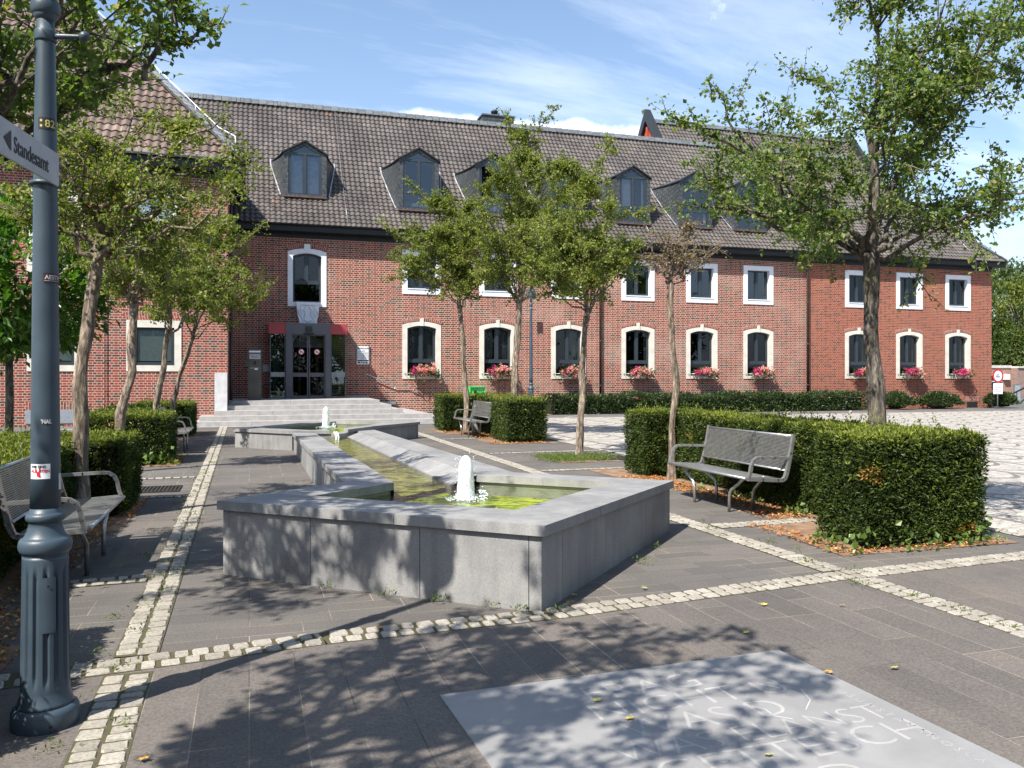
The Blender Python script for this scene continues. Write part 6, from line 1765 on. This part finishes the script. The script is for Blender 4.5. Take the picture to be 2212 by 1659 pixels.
def blue_steel():
    m, t, out = nt('blue grey painted cast iron')
    tc = N(t, 'ShaderNodeTexCoord'); no = N(t, 'ShaderNodeTexNoise', i_Scale=7.0); no.inputs['Detail'].default_value = 6; L(t, tc.outputs['Object'], no.inputs['Vector'])
    r = ramp(t, no.outputs['Fac'], [(.3, (.032,.052,.070)), (.7, (.048,.072,.094))])
    p = N(t, 'ShaderNodeBsdfPrincipled'); p.inputs['Roughness'].default_value = .42; L(t, r.outputs[0], p.inputs['Base Color'])
    n2 = N(t, 'ShaderNodeTexNoise', i_Scale=260.0); L(t, tc.outputs['Object'], n2.inputs['Vector'])
    b = N(t, 'ShaderNodeBump'); b.inputs['Strength'].default_value = .35; b.inputs['Distance'].default_value = .002; L(t, n2.outputs['Fac'], b.inputs['Height']); L(t, b.outputs[0], p.inputs['Normal'])
    L(t, p.outputs[0], out.inputs[0]); return m
M['blue_steel'] = blue_steel()
LX, LY = cam2w(-2.15, 3.84)
lp = lamp((LX, LY), 'large blue grey cast iron lamp post with fluted base and stickers, close at the left')
dup(lp, (sx(1147, 32.2), 32.2, 0), .3, 'distant blue grey lamp post standing before the facade behind the far right hedge', scale=(1.15,1.15,1.38))
# small things fixed to the near post (after copying): panel door, stickers, plates
def post_r(z):
    T_ = [(1.0,.0725),(1.2,.070),(2.0,.062),(2.7,.054),(3.15,.046)]
    for (a, ra), (c, rc) in zip(T_[:-1], T_[1:]):
        if a <= z <= c: return .875*(ra+(rc-ra)*(z-a)/(c-a))
    return .875*(.1165-.008*(z-.17)/.6) if z < 1 else .04
def wrap(mb_or_me, a0, zc, gap=.0015, rr=None):
    """bend flat art (x right, z up, centred) round the post; a0 is the facing angle in the world"""
    me = mb_or_me
    for v in me.vertices:
        x, y, d = v.co.x, v.co.y, v.co.z
        z = zc+y; r = (rr or post_r(z))+gap+d; a = a0+x/r
        v.co = (LX+r*math.cos(a), LY+r*math.sin(a), z)
    return me
ANG = math.atan2(-LY, -LX)
def flat(w, h, nx=12, dx=0, dy=0, d=0.0):
    b = MB()
    for i in range(nx):
        xa = -w/2+w*i/nx+dx; xb = -w/2+w*(i+1)/nx+dx; b.face([(xa,-h/2+dy,d),(xb,-h/2+dy,d),(xb,h/2+dy,d),(xa,h/2+dy,d)])
    me = bpy.data.meshes.new('art'); me.from_pydata(b.v, [], b.f); return me
def poly_art(pts, d=.0012):
    me = bpy.data.meshes.new('art'); me.from_pydata([(x,y,d) for x, y in pts], [], [tuple(range(len(pts)))]); return me
def T2(body, size, dx, dy, sxs=1.0, d=.0012, bold=0.0):
    Mx = Matrix.Translation((dx, dy, d)); me = text_mesh(body, size, Mx, .0002, 'CENTER', sxs, bold); return me
def stick(name, me, m, par): return obj(name, me, m, par)
# numbered plate
zc = EYE+(815-276)*.00215; a_ = ANG+.12
s1 = stick('number_plate', wrap(flat(.075,.055), a_, zc), M['ink'], lp)
stick('plate_digits', wrap(T2('82', .048, .014, -.016, .95, bold=.0008), a_, zc), M['yellow'], s1)
me = bpy.data.meshes.new('art'); vv = []; ff = []
for cy_ in (-.012,.012):
    k = len(vv); vv += [(-.024+.0055*math.cos(q*PI/6), cy_+.0055*math.sin(q*PI/6), .0006) for q in range(12)]; ff.append(tuple(range(k, k+12)))
me.from_pydata(vv, [], ff); stick('plate_dots', wrap(me, a_, zc), M['yellow'], s1)
# dark sticker with pale letters
zc = EYE+(815-604)*.00215; a_ = ANG+.62
s2 = stick('sticker', wrap(flat(.085,.045), a_, zc), simple('dark red brown sticker', (.05,.02,.02), .5), lp)
stick('sticker_lettering', wrap(T2('AESTH', .027, 0, -.006, .95, bold=.0006), a_, zc), M['ink_grey'], s2)
stick('sticker_line', wrap(flat(.08,.002, dy=-.013, d=.0006), a_, zc), M['ink_grey'], s2)
zc = EYE+(815-909)*.00215; a_ = ANG+.05
stick('sticker', wrap(T2("'NAL", .026, 0, -.008, .8, bold=.001), a_, zc), M['ink_grey'], lp)
zc = EYE+(815-1014)*.00215; a_ = ANG-.42
s3 = stick('sticker', wrap(flat(.092,.068), a_, zc), M['white'], lp)
stick('sticker_lettering', wrap(T2('WIR SIND', .0155, -.004, .016, 1.0, bold=.0004), a_, zc), M['ink'], s3)
stick('sticker_lettering', wrap(T2('ALE   ITEN', .0185, .002, -.004, 1.0, bold=.0005), a_, zc), M['ink_red'], s3)
stick('sticker_hand', wrap(poly_art([(-.012,-.006),(-.018,.014),(-.013,.016),(-.007,-.002),(-.002,-.001),(.001,.016),(.006,.015),(.004,-.004),(.006,-.014),(.008,-.028),(-.001,-.026),(-.008,-.022)]), a_, zc), M['ink_red'], s3)
zc = EYE+(815-1038)*.00215
stick('torn_sticker', wrap(flat(.028,.075), ANG+1.2, zc), M['ink_grey'], lp)
# access door in the fluted base
b = flat(.062,.25, 8); stick('access_door', wrap(b, ANG+.12, .57, .002), M['blue_steel'], lp)
b = MB(); ax, ay = LX+(.1165+.004)*math.cos(ANG+.12), LY+(.1165+.004)*math.sin(ANG+.12)
me = poly_art([(.006*math.cos(q*PI/6), .006*math.sin(q*PI/6)) for q in range(12)]); stick('key_hole', wrap(me, ANG+.12, .655, .004), M['ink'], lp)
me = poly_art([(.007*math.cos(q*PI/6), .007*math.sin(q*PI/6)) for q in range(12)]); stick('bolt', wrap(me, ANG+.15, .035, .002, .142), M['ink'], lp)
# street direction sign clamped to the post
pA = Vector(W(-2.055,3.78,0)); pB = Vector(W(-1.935,2.95,0)); dd = (pB-pA); Ls = dd.length; dd.normalize()
sgn = empty('direction_sign', (pA.x, pA.y, 2.5), 'narrow white direction sign with black arrow and lettering clamped to the near lamp post', 'sign')
nn = Vector((dd.y, -dd.x, 0)); 
if nn.dot(Vector((0,0,0))-pA) < 0: nn = -nn
b = MB(); z0_, z1_ = 2.465, 2.61
a, c = pA, pA+dd*Ls; w_ = nn*.010
q = [(a.x,a.y,z0_),(c.x,c.y,z0_),(c.x,c.y,z1_),(a.x,a.y,z1_)]; q2 = [(x-w_.x, y-w_.y, z) for x, y, z in q]
b.face(q); b.face(q2[::-1])
for i in range(4): j = (i+1) % 4; b.face([q[i], q2[i], q2[j], q[j]])
obj('board', b, M['sign_white'] if 'sign_white' in M else M['white'], sgn)
o_ = pA+dd*.46+nn*.002; Mx = frame_M((o_.x, o_.y, 2.50), tuple(-dd), (0,0,1))
if (Vector(tuple(-dd)).cross(Vector((0,0,1)))).dot(nn) < 0: Mx = frame_M((pA.x, pA.y, 2.50), tuple(dd), (0,0,1))
tm = text_mesh('Standesamt', .092, Mx, .0004, 'LEFT', .80, .001); obj('lettering', tm, M['ink'], sgn)
b = MB(); e0 = pA+dd*.55+nn*.003; e1 = pA+dd*.485+nn*.003
b.face([(e0.x,e0.y,2.535),(e1.x,e1.y,2.495),(e1.x,e1.y,2.578)]); obj('arrow', b, M['ink'], sgn)
for z in (2.49, 2.58):
    b = MB(); b.tube([(LX,LY,z-.008),(LX,LY,z+.008)], .066, 20); obj('clamp', b, M['blue_steel'], sgn)

# ================= BENCHES =================
def bench(loc, rz, label, Lb=1.86):
    """local: length along y, seat front at x=0, back towards +x"""
    root = empty('steel_bench', (0,0,0), label, 'bench', 'steel mesh benches set in the hedges')
    h = Lb/2
    b = MB(); n = 27
    b.tube([(0,-h+.03,.455),(0,h-.03,.455)], .016, 10)
    for i in range(n):
        x = .022+.455*i/(n-1); z = .463-.03*(x/.47)
        b.box(x-.0055, x+.0055, -h+.03, h-.03, z-.005, z+.005)
    for y in (-h+.35, 0, h-.35): b.bar((.01,y,.448), (.47,y,.420), .03, .012)
    obj('seat', b, M['bench'], root)
    b = MB(); n = 24
    for i in range(n):
        k = i/(n-1); x = .52+.085*k; z = .545+.36*k
        b.box(x-.005, x+.005, -h+.03, h-.03, z-.0048, z+.0048)
    b.tube([(.612,-h+.02,.925),(.612,h-.02,.925)], .014, 10); b.tube([(.515,-h+.02,.535),(.515,h-.02,.535)], .012, 10)
    for y in (-h+.35, 0, h-.35): b.bar((.53,y,.54), (.615,y,.91), .02, .008, (1,0,0))
    obj('backrest', b, M['bench'], root)
    for s in (-1, 1):
        y = s*(h-.012)
        loop = [(.015,.452),(.20,.44),(.40,.425),(.47,.425),(.505,.45),(.53,.52),(.575,.72),(.615,.935)]
        b = MB()
        for (xa, za), (xb, zb) in zip(loop[:-1], loop[1:]): b.bar((xa,y,za), (xb+(xb-xa)*.06,y,zb+(zb-za)*.06), .04, .04 if za < .6 else .034, (0,0,1) if abs(xb-xa) > abs(zb-za) else (1,0,0))
        obj('side_frame', b, M['bench'], root, bevel=.004)
        b = MB(); arm = [(.02,.455),(.045,.52),(.06,.60),(.085,.655),(.13,.685),(.19,.69),(.35,.684),(.555,.676)]
        for (xa, za), (xb, zb) in zip(arm[:-1], arm[1:]): b.bar((xa,y,za), (xb+(xb-xa)*.08,y,zb+(zb-za)*.08), .042, .030, (0,0,1) if abs(xb-xa) > abs(zb-za) else (1,0,0))
        obj('armrest', b, M['bench'], root, bevel=.004)
    for s in (-1, 1):
        for x0, x1 in ((.10,.10),(.36,.42)):
            b = MB(); y0 = s*(h-.22); y1 = s*(h-.52)
            b.tube([(x0,y0,.44),(x0+(x1-x0)*.3,y0-(y0-y1)*.35,.36),(x1,y1+(y0-y1)*.12,.27),(x1,y1,.20),(x1,y1-s*.01,.0)], .019, 10)
            obj('leg', b, M['bench'], root)
    root.location = (loc[0], loc[1], 0); root.rotation_euler = (0,0,rz)
    return root
b1 = bench((5.34,9.07), 0, 'large steel mesh bench on the right in front of the near hedge')
dup(b1, (-1.15,7.85), PI, 'steel mesh bench on the left, partly hidden by the close lamp post')
dup(b1, (5.48,21.95), 0, 'small distant steel bench right of the entrance steps beside the bollard')
dup(b1, (-1.22,19.45), PI, 'distant steel bench at the left of which only the armrests show past the hedge')

# bollard
bx, by = 6.17, 23.0
bo = empty('bollard', (bx, by, 0), 'weathered grey wooden bollard with silver cap beside the far right bench', 'bollard')
b = MB(); b.lathe([(.095,0),(.09,.02),(.085,.62),(.09,.64)], bx, by, 20, lambda r, z, t: r*(1+.03*math.sin(9*t)+.02*math.sin(17*t+z*3))); obj('shaft', b, simple('weathered grey wood', (.23,.22,.22), .8, 0, .2, 14), bo)
b = MB(); b.lathe([(.09,.64),(.10,.65),(.10,.69),(.094,.70),(.094,.72),(.10,.73),(.09,.79),(.05,.82),(.001,.825)], bx, by, 20); obj('cap', b, M['galv'], bo)

# ================= FLOWER BOXES =================
def flower_box(c, seed, label, mag):
    rg = np.random.default_rng(seed); y = T0-.24; z = 1.56
    root = empty('flower_box', (c, y, z), label, 'flower box', 'window boxes of pink geraniums')
    b = MB(); b.box(c-.40, c+.46, y-.10, y+.10, z+.0, z+.17); obj('planter', b, M['planter'], root, bevel=.01)
    b = MB(); b.tube([(c-.72,T0-.03,z+.20),(c-.72,y-.10,z+.20),(c+.70,y-.10,z+.20),(c+.70,T0-.03,z+.20)], .012, 6); b.tube([(c-.5,y-.1,z+.2),(c-.5,y-.1,z+.02),(c-.5,T0,z-.02)], .008, 5)
    b.lathe([(.001,z+.18),(.025,z+.19),(.025,z+.215),(.001,z+.225)], c-.72, T0-.05, 8)
    obj('holder_rail', b, M['galv'], root)
    b = MB(); s = .055; b.face([(c-.32,y-.115,z+.06-s),(c-.32+s,y-.115,z+.06),(c-.32,y-.115,z+.06+s),(c-.32-s,y-.115,z+.06)]); obj('tag', b, M['planter'], root)
    n = 900; P = rg.normal(size=(n,3))*np.array([.28,.10,.10]); P[:,0] = np.clip(P[:,0],-.56,.58)+.06; P[:,1] -= .05; P[:,2] += .27-np.abs(P[:,0])*.16
    D = P-np.array([0,0,.2])+rg.normal(size=(n,3))*.12
    me = leaves_mesh('foliage', P, D, .075, .85, np.clip(rg.normal(.5,.25,n),0,1), .2, rg); me.materials.append(M['gera']); o = bpy.data.objects.new('foliage', me); COL.objects.link(o); o.parent = root
    h = 78; C_ = rg.normal(size=(h,3))*np.array([.27,.10,.10]); C_[:,0] = np.clip(C_[:,0],-.55,.58)+.04; C_[:,1] = -np.abs(C_[:,1])-.07; C_[:,2] += .31-np.abs(C_[:,0])*.10
    tn = np.clip(rg.normal(.72,.15,h),.35,1); left = C_[:,0] < (-.22 if not mag else .10); tn[left & (rg.random(h) < .85)] = .08
    k = np.repeat(np.arange(h), 26); P = C_[k]+rg.normal(size=(len(k),3))*.024; D = P-C_[k]+rg.normal(size=(len(k),3))*.01; D[:,1] -= .01
    me = leaves_mesh('flowers', P, D, .04, .95, np.clip(tn[k]+rg.normal(size=len(k))*.06,0,1), .1, rg); me.materials.append(M['petal']); o = bpy.data.objects.new('flowers', me); COL.objects.link(o); o.parent = root
FL = ['pink geranium box at the ground floor window nearest the handrail', 'pink geranium box at the window behind the green metal box', 'pink geranium box at the window between the lamp post and the slim tree',
      'pink geranium box at the window right of the thin brown downpipe', 'pink geranium box at the window right of the half dead tree', 'pink geranium box at the last window left of the long downpipe',
      'geranium box in the new brick wall partly behind the big tree trunk', 'geranium box at the middle window of the new brick wall', 'geranium box with magenta flowers at the last window by the right corner']
for i, c in enumerate(WC): flower_box(c, 300+i, FL[i], i >= 7)

# ================= RIGHT EDGE: low building, sign, railing =================
tt = 52.0
x0 = sx(2120, tt); x1 = x0+24; zt_ = sz(2150, 795, tt)
lb = empty('low_brick_building', (x0+4, tt, 0), 'low flat roofed brown brick building beyond the right corner of the town hall', 'building')
b = MB(); mb_x = sx(2183, tt)
wx0 = sx(2136, tt); wx1 = sx(2165, tt); wz0 = sz(2150, 846, tt); wz1 = sz(2150, 812, tt)
wall_face(b, x0-6, mb_x, 0, zt_, tt, [(wx0, wx1, wz0, wz1)]); obj('wall', b, brick_mat('brown brick', (.30,.15,.10), (.36,.19,.13), (.24,.13,.09), (.38,.30,.24), (.4,.35,.3), .1), lb)
b = MB(); b.box(mb_x+.01, x1, tt-.6, tt+8, 0, zt_-.0); obj('wall', b, brick_mat('mauve brown brick', (.25,.15,.12), (.29,.18,.15), (.2,.13,.11), (.33,.28,.25), (.4,.35,.3), .1), lb)
b = MB(); b.box(x0-6, mb_x+.05, tt-.06, tt+8, zt_, zt_+.22); b.box(mb_x+.06, x1+.1, tt-.7, tt+8, zt_+.003, zt_+.14); obj('roof_edge', b, M['far_white'], lb)
b = MB(); b.box(wx0, wx1, tt+.1, tt+.12, wz0, wz1); wn_ = obj('window', b, M['dark'], lb)
b = MB(); b.box(wx0, wx1, tt+.02, tt+.09, wz0+.62*(wz1-wz0), wz0+.68*(wz1-wz0)); b.box(wx0, wx1, tt-.05, tt+.05, wz0-.12, wz0); obj('window_sill', b, M['far_white'], wn_)
b = MB(); b.box(wx0, wx1, tt+.0, tt+.06, wz0+.001, wz0+.15); b.box(wx0+1.0, wx0+1.4, tt+.03, tt+.08, wz0+.15, wz0+.7); obj('red_rail', b, M['entr_red'], wn_)
lx = sx(2170, tt); b = MB(); b.box(lx-.25, lx+.25, tt-.3, tt-.01, sz(2170,820,tt), sz(2170,808,tt)); b2 = b; obj('wall_lamp', b2, M['white'], lb, bevel=.05)
# round traffic sign
ts_ = 33.0; sxx = sx(2156, ts_)
rs = empty('traffic_sign', (sxx, ts_, 0), 'round white traffic sign with red ring above a white plate at the right corner', 'sign')
b = MB(); b.tube([(sxx,ts_+.03,0),(sxx,ts_+.03,sz(2156,805,ts_))], .03, 8); obj('post', b, M['galv'], rs)
zc = sz(2156, 812, ts_); R_ = .36
def disc(y, r, n=28): b = MB(); b.face([(sxx+r*math.cos(2*PI*i/n), y, zc+r*math.sin(2*PI*i/n)) for i in range(n)]); return b
b = MB()
for (r, y) in ((R_, ts_),): b.add(disc(y, r)); b.add(disc(y+.01, r))
obj('sign_disc', b, simple('sign red', (.50,.03,.04), .5), rs); obj('sign_face', disc(ts_-.003, R_*.72), M['white'], rs)
def clump_art(b, pts): b.face([(sxx+x, ts_-.006, zc+z) for x, z in pts])
b = MB(); clump_art(b, [(-.16,-.06),(-.13,.03),(-.06,.04),(0,.02),(.03,.03),(.08,.0),(.15,-.02),(.15,-.08),(-.16,-.08)]); clump_art(b, [(-.06,.06),(.03,.05),(.05,.10),(0,.15),(-.05,.12)]); obj('sign_symbol', b, simple('grey print', (.28,.28,.29), .6), rs)
z1 = zc-R_-.0; b = MB(); b.box(sxx-.30, sxx+.30, ts_-.004, ts_+.012, z1-.56, z1-.01); obj('plate', b, M['white'], rs)
b = MB()
for i in range(5): b.box(sxx-.22, sxx+(.2 if i % 2 else .05), ts_-.007, ts_-.0045, z1-.16-i*.09, z1-.13-i*.09)
obj('plate_print', b, simple('grey print', (.35,.35,.36), .6), rs)
# stair railing at the right edge
tr = 40.0
ra = empty('stair_railing', (sx(2200,tr), tr, 0), 'dark sloping handrail and glass panel at the far right edge', 'railing')
P = [(sx(2184,tr), sz(2184,852,tr)), (sx(2225,tr), sz(2225,832,tr))]
b = MB(); b.bar((P[0][0],tr,P[0][1]), (P[1][0],tr,P[1][1]), .06, .08); b.bar((P[0][0]+.6,tr,P[0][1]-.65), (P[1][0],tr,P[1][1]-.55), .05, .06)
for k in (.3,.95): x = P[0][0]+(P[1][0]-P[0][0])*k; z = P[0][1]+(P[1][1]-P[0][1])*k; b.tube([(x,tr,0),(x,tr,z)], .03, 6)
obj('rail', b, M['fascia'], ra)
b = MB(); gx_ = sx(2192, 44); b.box(gx_, gx_+.5, 44, 44.05, .0, 1.1); b2 = obj('glass_panel', b, simple('pale grey glass panel', (.32,.34,.35), .3), ra)
b = MB(); b.box(gx_-.05, gx_, 43.98, 44.08, 0, 1.15); b.box(gx_+.5, gx_+.55, 43.98, 44.08, 0, 1.15); b.box(gx_, gx_+.5, 43.98, 44.08, 1.1, 1.15); obj('panel_frame', b, M['galv'], ra)

# ================= LETTERED SLAB =================
M['carve'] = simple('paler carved grooves', (.33,.325,.315), .85, 0, .1, 5)
A_ = at(950,1506); B_ = at(1683,1408)
ux, uy = (B_[0]-A_[0]), (B_[1]-A_[1]); lu = math.hypot(ux, uy); ux /= lu; uy /= lu
vx, vy = uy, -ux       # towards the viewer
def SP(a, d, z=.012): return (A_[0]+ux*a+vx*d, A_[1]+uy*a+vy*d, z)
sl = empty('lettered_slab', SP(lu/2, 1.02, 0), 'large pale grey stone slab with carved lettering set in the foreground paving', 'stone slab')
b = MB(); q = [SP(0,0), SP(lu,0), SP(lu,2.04), SP(0,2.04)]; b.face(q); q0 = [(x,y,.002) for x, y, z in q]
for i in range(4): j = (i+1) % 4; b.face([q[i], q0[i], q0[j], q[j]])
obj('slab', b, M['slab'] if 'slab' in M else simple('pale grey slab', (.25,.246,.242), .55, 0, .09, 2.5, .15, 120), sl)
rowsT = [('FRAG', .66, .335, .27), ('NICHT U', .60, .555, .27), ('WAS D', .66, .78, .27), ('WAS ELANST', .52, .98, .235), ('GETTESCH', .60, 1.20, .28), ('WIRD', .7, 1.45, .27)]
for (tx, a, d, s) in rowsT:
    o = SP(a, d, .0125); Mx = frame_M(o, (ux,uy,0), (-vx,-vy,0))
    obj('carved_lettering', text_mesh(tx, s, Mx, .0004, 'LEFT', 1.02, -.004), M['carve'], sl)
bt = 'A V I N  I N S  I O C I M '
o = SP(.72, .16, .0125); obj('border_lettering', text_mesh('A V I  N I N S  I O C I M', .062, frame_M(o, (ux,uy,0), (-vx,-vy,0)), .0004, 'LEFT', 1.35, -.0008), M['carve'], sl)
o = SP(lu-.13, .16, .0125); obj('border_lettering', text_mesh('E N G I O W R O S U M S T A V A N O S L A', .062, frame_M(o, (vx,vy,0), (ux,uy,0)), .0004, 'LEFT', 1.1, -.0008), M['carve'], sl)
b = MB()
for p in ([(1.35,.62),(1.42,.70),(1.41,.78),(1.47,.84)], [(1.60,.42),(1.66,.50)], [(1.75,.55),(1.70,.68),(1.60,.77)]):
    for (a, d), (a2, d2__) in zip(p[:-1], p[1:]): b.bar(SP(a,d,.0122), SP(a2,d2__,.0122), .004, .0008)
obj('scratches', b, M['ink_grey'], sl)
# ================= LIGHT, SKY, CAMERA =================
EL = math.radians(50.5); AZC = math.radians(36)      # light travels 36 deg to the right of the viewing direction
hx, hy = cam2w(math.sin(AZC), math.cos(AZC))
d = Vector((hx*math.cos(EL), hy*math.cos(EL), -math.sin(EL)))
sun = bpy.data.lights.new('sun', 'SUN'); sun.energy = 5.0; sun.angle = math.radians(.55); sun.color = (1.0,.94,.86)
so = bpy.data.objects.new('sun', sun); COL.objects.link(so); so.rotation_euler = d.to_track_quat('-Z', 'Y').to_euler(); so.location = (0,0,40)
w = bpy.data.worlds.new('World'); SC.world = w; w.use_nodes = True; t = w.node_tree; t.nodes.clear()
out = N(t, 'ShaderNodeOutputWorld'); bg = N(t, 'ShaderNodeBackground')
sky = N(t, 'ShaderNodeTexSky'); sky.sky_type = 'NISHITA'; sky.sun_disc = False; sky.sun_elevation = EL
sky.sun_rotation = math.atan2(-hx, -hy)
sky.altitude = 100; sky.air_density = 1.15; sky.dust_density = 1.2; sky.ozone_density = 3.0
tc = N(t, 'ShaderNodeTexCoord'); sep = N(t, 'ShaderNodeSeparateXYZ'); L(t, tc.outputs['Generated'], sep.inputs[0])
# clouds on a flat layer: project direction on a plane overhead
zc_ = math_(t, 'MAXIMUM', sep.outputs[2], .04)
px_ = math_(t, 'DIVIDE', sep.outputs[0], math_(t, 'ADD', zc_, .12)); py_ = math_(t, 'DIVIDE', sep.outputs[1], math_(t, 'ADD', zc_, .12))
cmb = N(t, 'ShaderNodeCombineXYZ'); L(t, px_, cmb.inputs[0]); L(t, py_, cmb.inputs[1])
n1 = N(t, 'ShaderNodeTexNoise', i_Scale=.8); n1.inputs['Detail'].default_value = 10; n1.inputs['Roughness'].default_value = .58; n1.inputs['Distortion'].default_value = .35
mp = N(t, 'ShaderNodeMapping'); mp.inputs['Location'].default_value = (3.1,1.7,0); mp.inputs['Scale'].default_value = (1.0,.8,1); L(t, cmb.outputs[0], mp.inputs['Vector']); L(t, mp.outputs[0], n1.inputs['Vector'])
cl = ramp(t, n1.outputs['Fac'], [(.47,(0,0,0)),(.56,(.5,.5,.5)),(.68,(1,1,1))])
n2 = N(t, 'ShaderNodeTexNoise', i_Scale=.35); n2.inputs['Detail'].default_value = 8; n2.inputs['Roughness'].default_value = .65; n2.inputs['Distortion'].default_value = 1.5
mp2 = N(t, 'ShaderNodeMapping'); mp2.inputs['Scale'].default_value = (1.0,3.2,1); mp2.inputs['Rotation'].default_value = (0,0,.5); L(t, cmb.outputs[0], mp2.inputs['Vector']); L(t, mp2.outputs[0], n2.inputs['Vector'])
ci = ramp(t, n2.outputs['Fac'], [(.44,(0,0,0)),(.8,(.55,.55,.55))])
az_ = math_(t, 'ARCTAN2', sep.outputs[0], sep.outputs[1])
def puff(a0, wa, z0, wz):
    da = math_(t, 'POWER', math_(t, 'ABSOLUTE', math_(t, 'DIVIDE', math_(t, 'SUBTRACT', az_, a0), wa)), 2)
    dz = math_(t, 'POWER', math_(t, 'ABSOLUTE', math_(t, 'DIVIDE', math_(t, 'SUBTRACT', sep.outputs[2], z0), wz)), 2)
    return math_(t, 'MAXIMUM', math_(t, 'SUBTRACT', 1, math_(t, 'ADD', da, dz)), 0)
pf = math_(t, 'ADD', puff(.375, .17, .262, .050), math_(t, 'MULTIPLY', puff(.22, .10, .285, .028), .8))
pf = math_(t, 'ADD', pf, math_(t, 'MULTIPLY', puff(.60, .10, .40, .06), .35))
n3 = N(t, 'ShaderNodeTexNoise', i_Scale=9.0); n3.inputs['Detail'].default_value = 8; n3.inputs['Roughness'].default_value = .6; L(t, tc.outputs['Generated'], n3.inputs['Vector'])
cm = ramp(t, math_(t, 'ADD', math_(t, 'MULTIPLY', pf, .75), math_(t, 'MULTIPLY', math_(t, 'SUBTRACT', n3.outputs['Fac'], .5), 1.3)), [(.28,(0,0,0)),(.62,(1,1,1))])
cmf = math_(t, 'MULTIPLY', cm.outputs[0], math_(t, 'MINIMUM', math_(t, 'MULTIPLY', pf, 4), 1))
mask = math_(t, 'MAXIMUM', cmf, math_(t, 'MULTIPLY', ci.outputs[0], .55))
# the sky of the photograph is a strong clean blue
hs = N(t, 'ShaderNodeHueSaturation'); hs.inputs['Saturation'].default_value = 1.1; L(t, sky.outputs[0], hs.inputs['Color'])
veil = ramp(t, sep.outputs[2], [(.05,(.30,.30,.30)),(.5,(.08,.08,.08))])
c = mixc(t, veil.outputs[0], hs.outputs[0], (6.5,8.2,11.0))
c = mixc(t, mask, c, (12.0,12.2,12.5))
L(t, c, bg.inputs['Color']); bg.inputs['Strength'].default_value = .092; L(t, bg.outputs[0], out.inputs[0])
cam = bpy.data.cameras.new('camera'); co = bpy.data.objects.new('camera', cam); COL.objects.link(co)
co.location = (0,0,EYE); co.rotation_euler = (PI/2, 0, -math.asin(SA)); cam.sensor_width = 36; cam.lens = F/2212*36
cam.shift_y = -14.5/2212; cam.clip_end = 1000; cam.clip_start = .05; SC.camera = co
SC.view_settings.view_transform = 'Standard'; SC.view_settings.look = 'None'; SC.view_settings.exposure = .97; SC.view_settings.gamma = 1
SC.render.engine = 'CYCLES'; SC.cycles.max_bounces = 8; SC.cycles.transparent_max_bounces = 12; SC.cycles.diffuse_bounces = 3; SC.cycles.glossy_bounces = 4; SC.cycles.use_denoising = True
SC.cycles.sample_clamp_indirect = 8
SC.cycles.caustics_reflective = False; SC.cycles.caustics_refractive = False
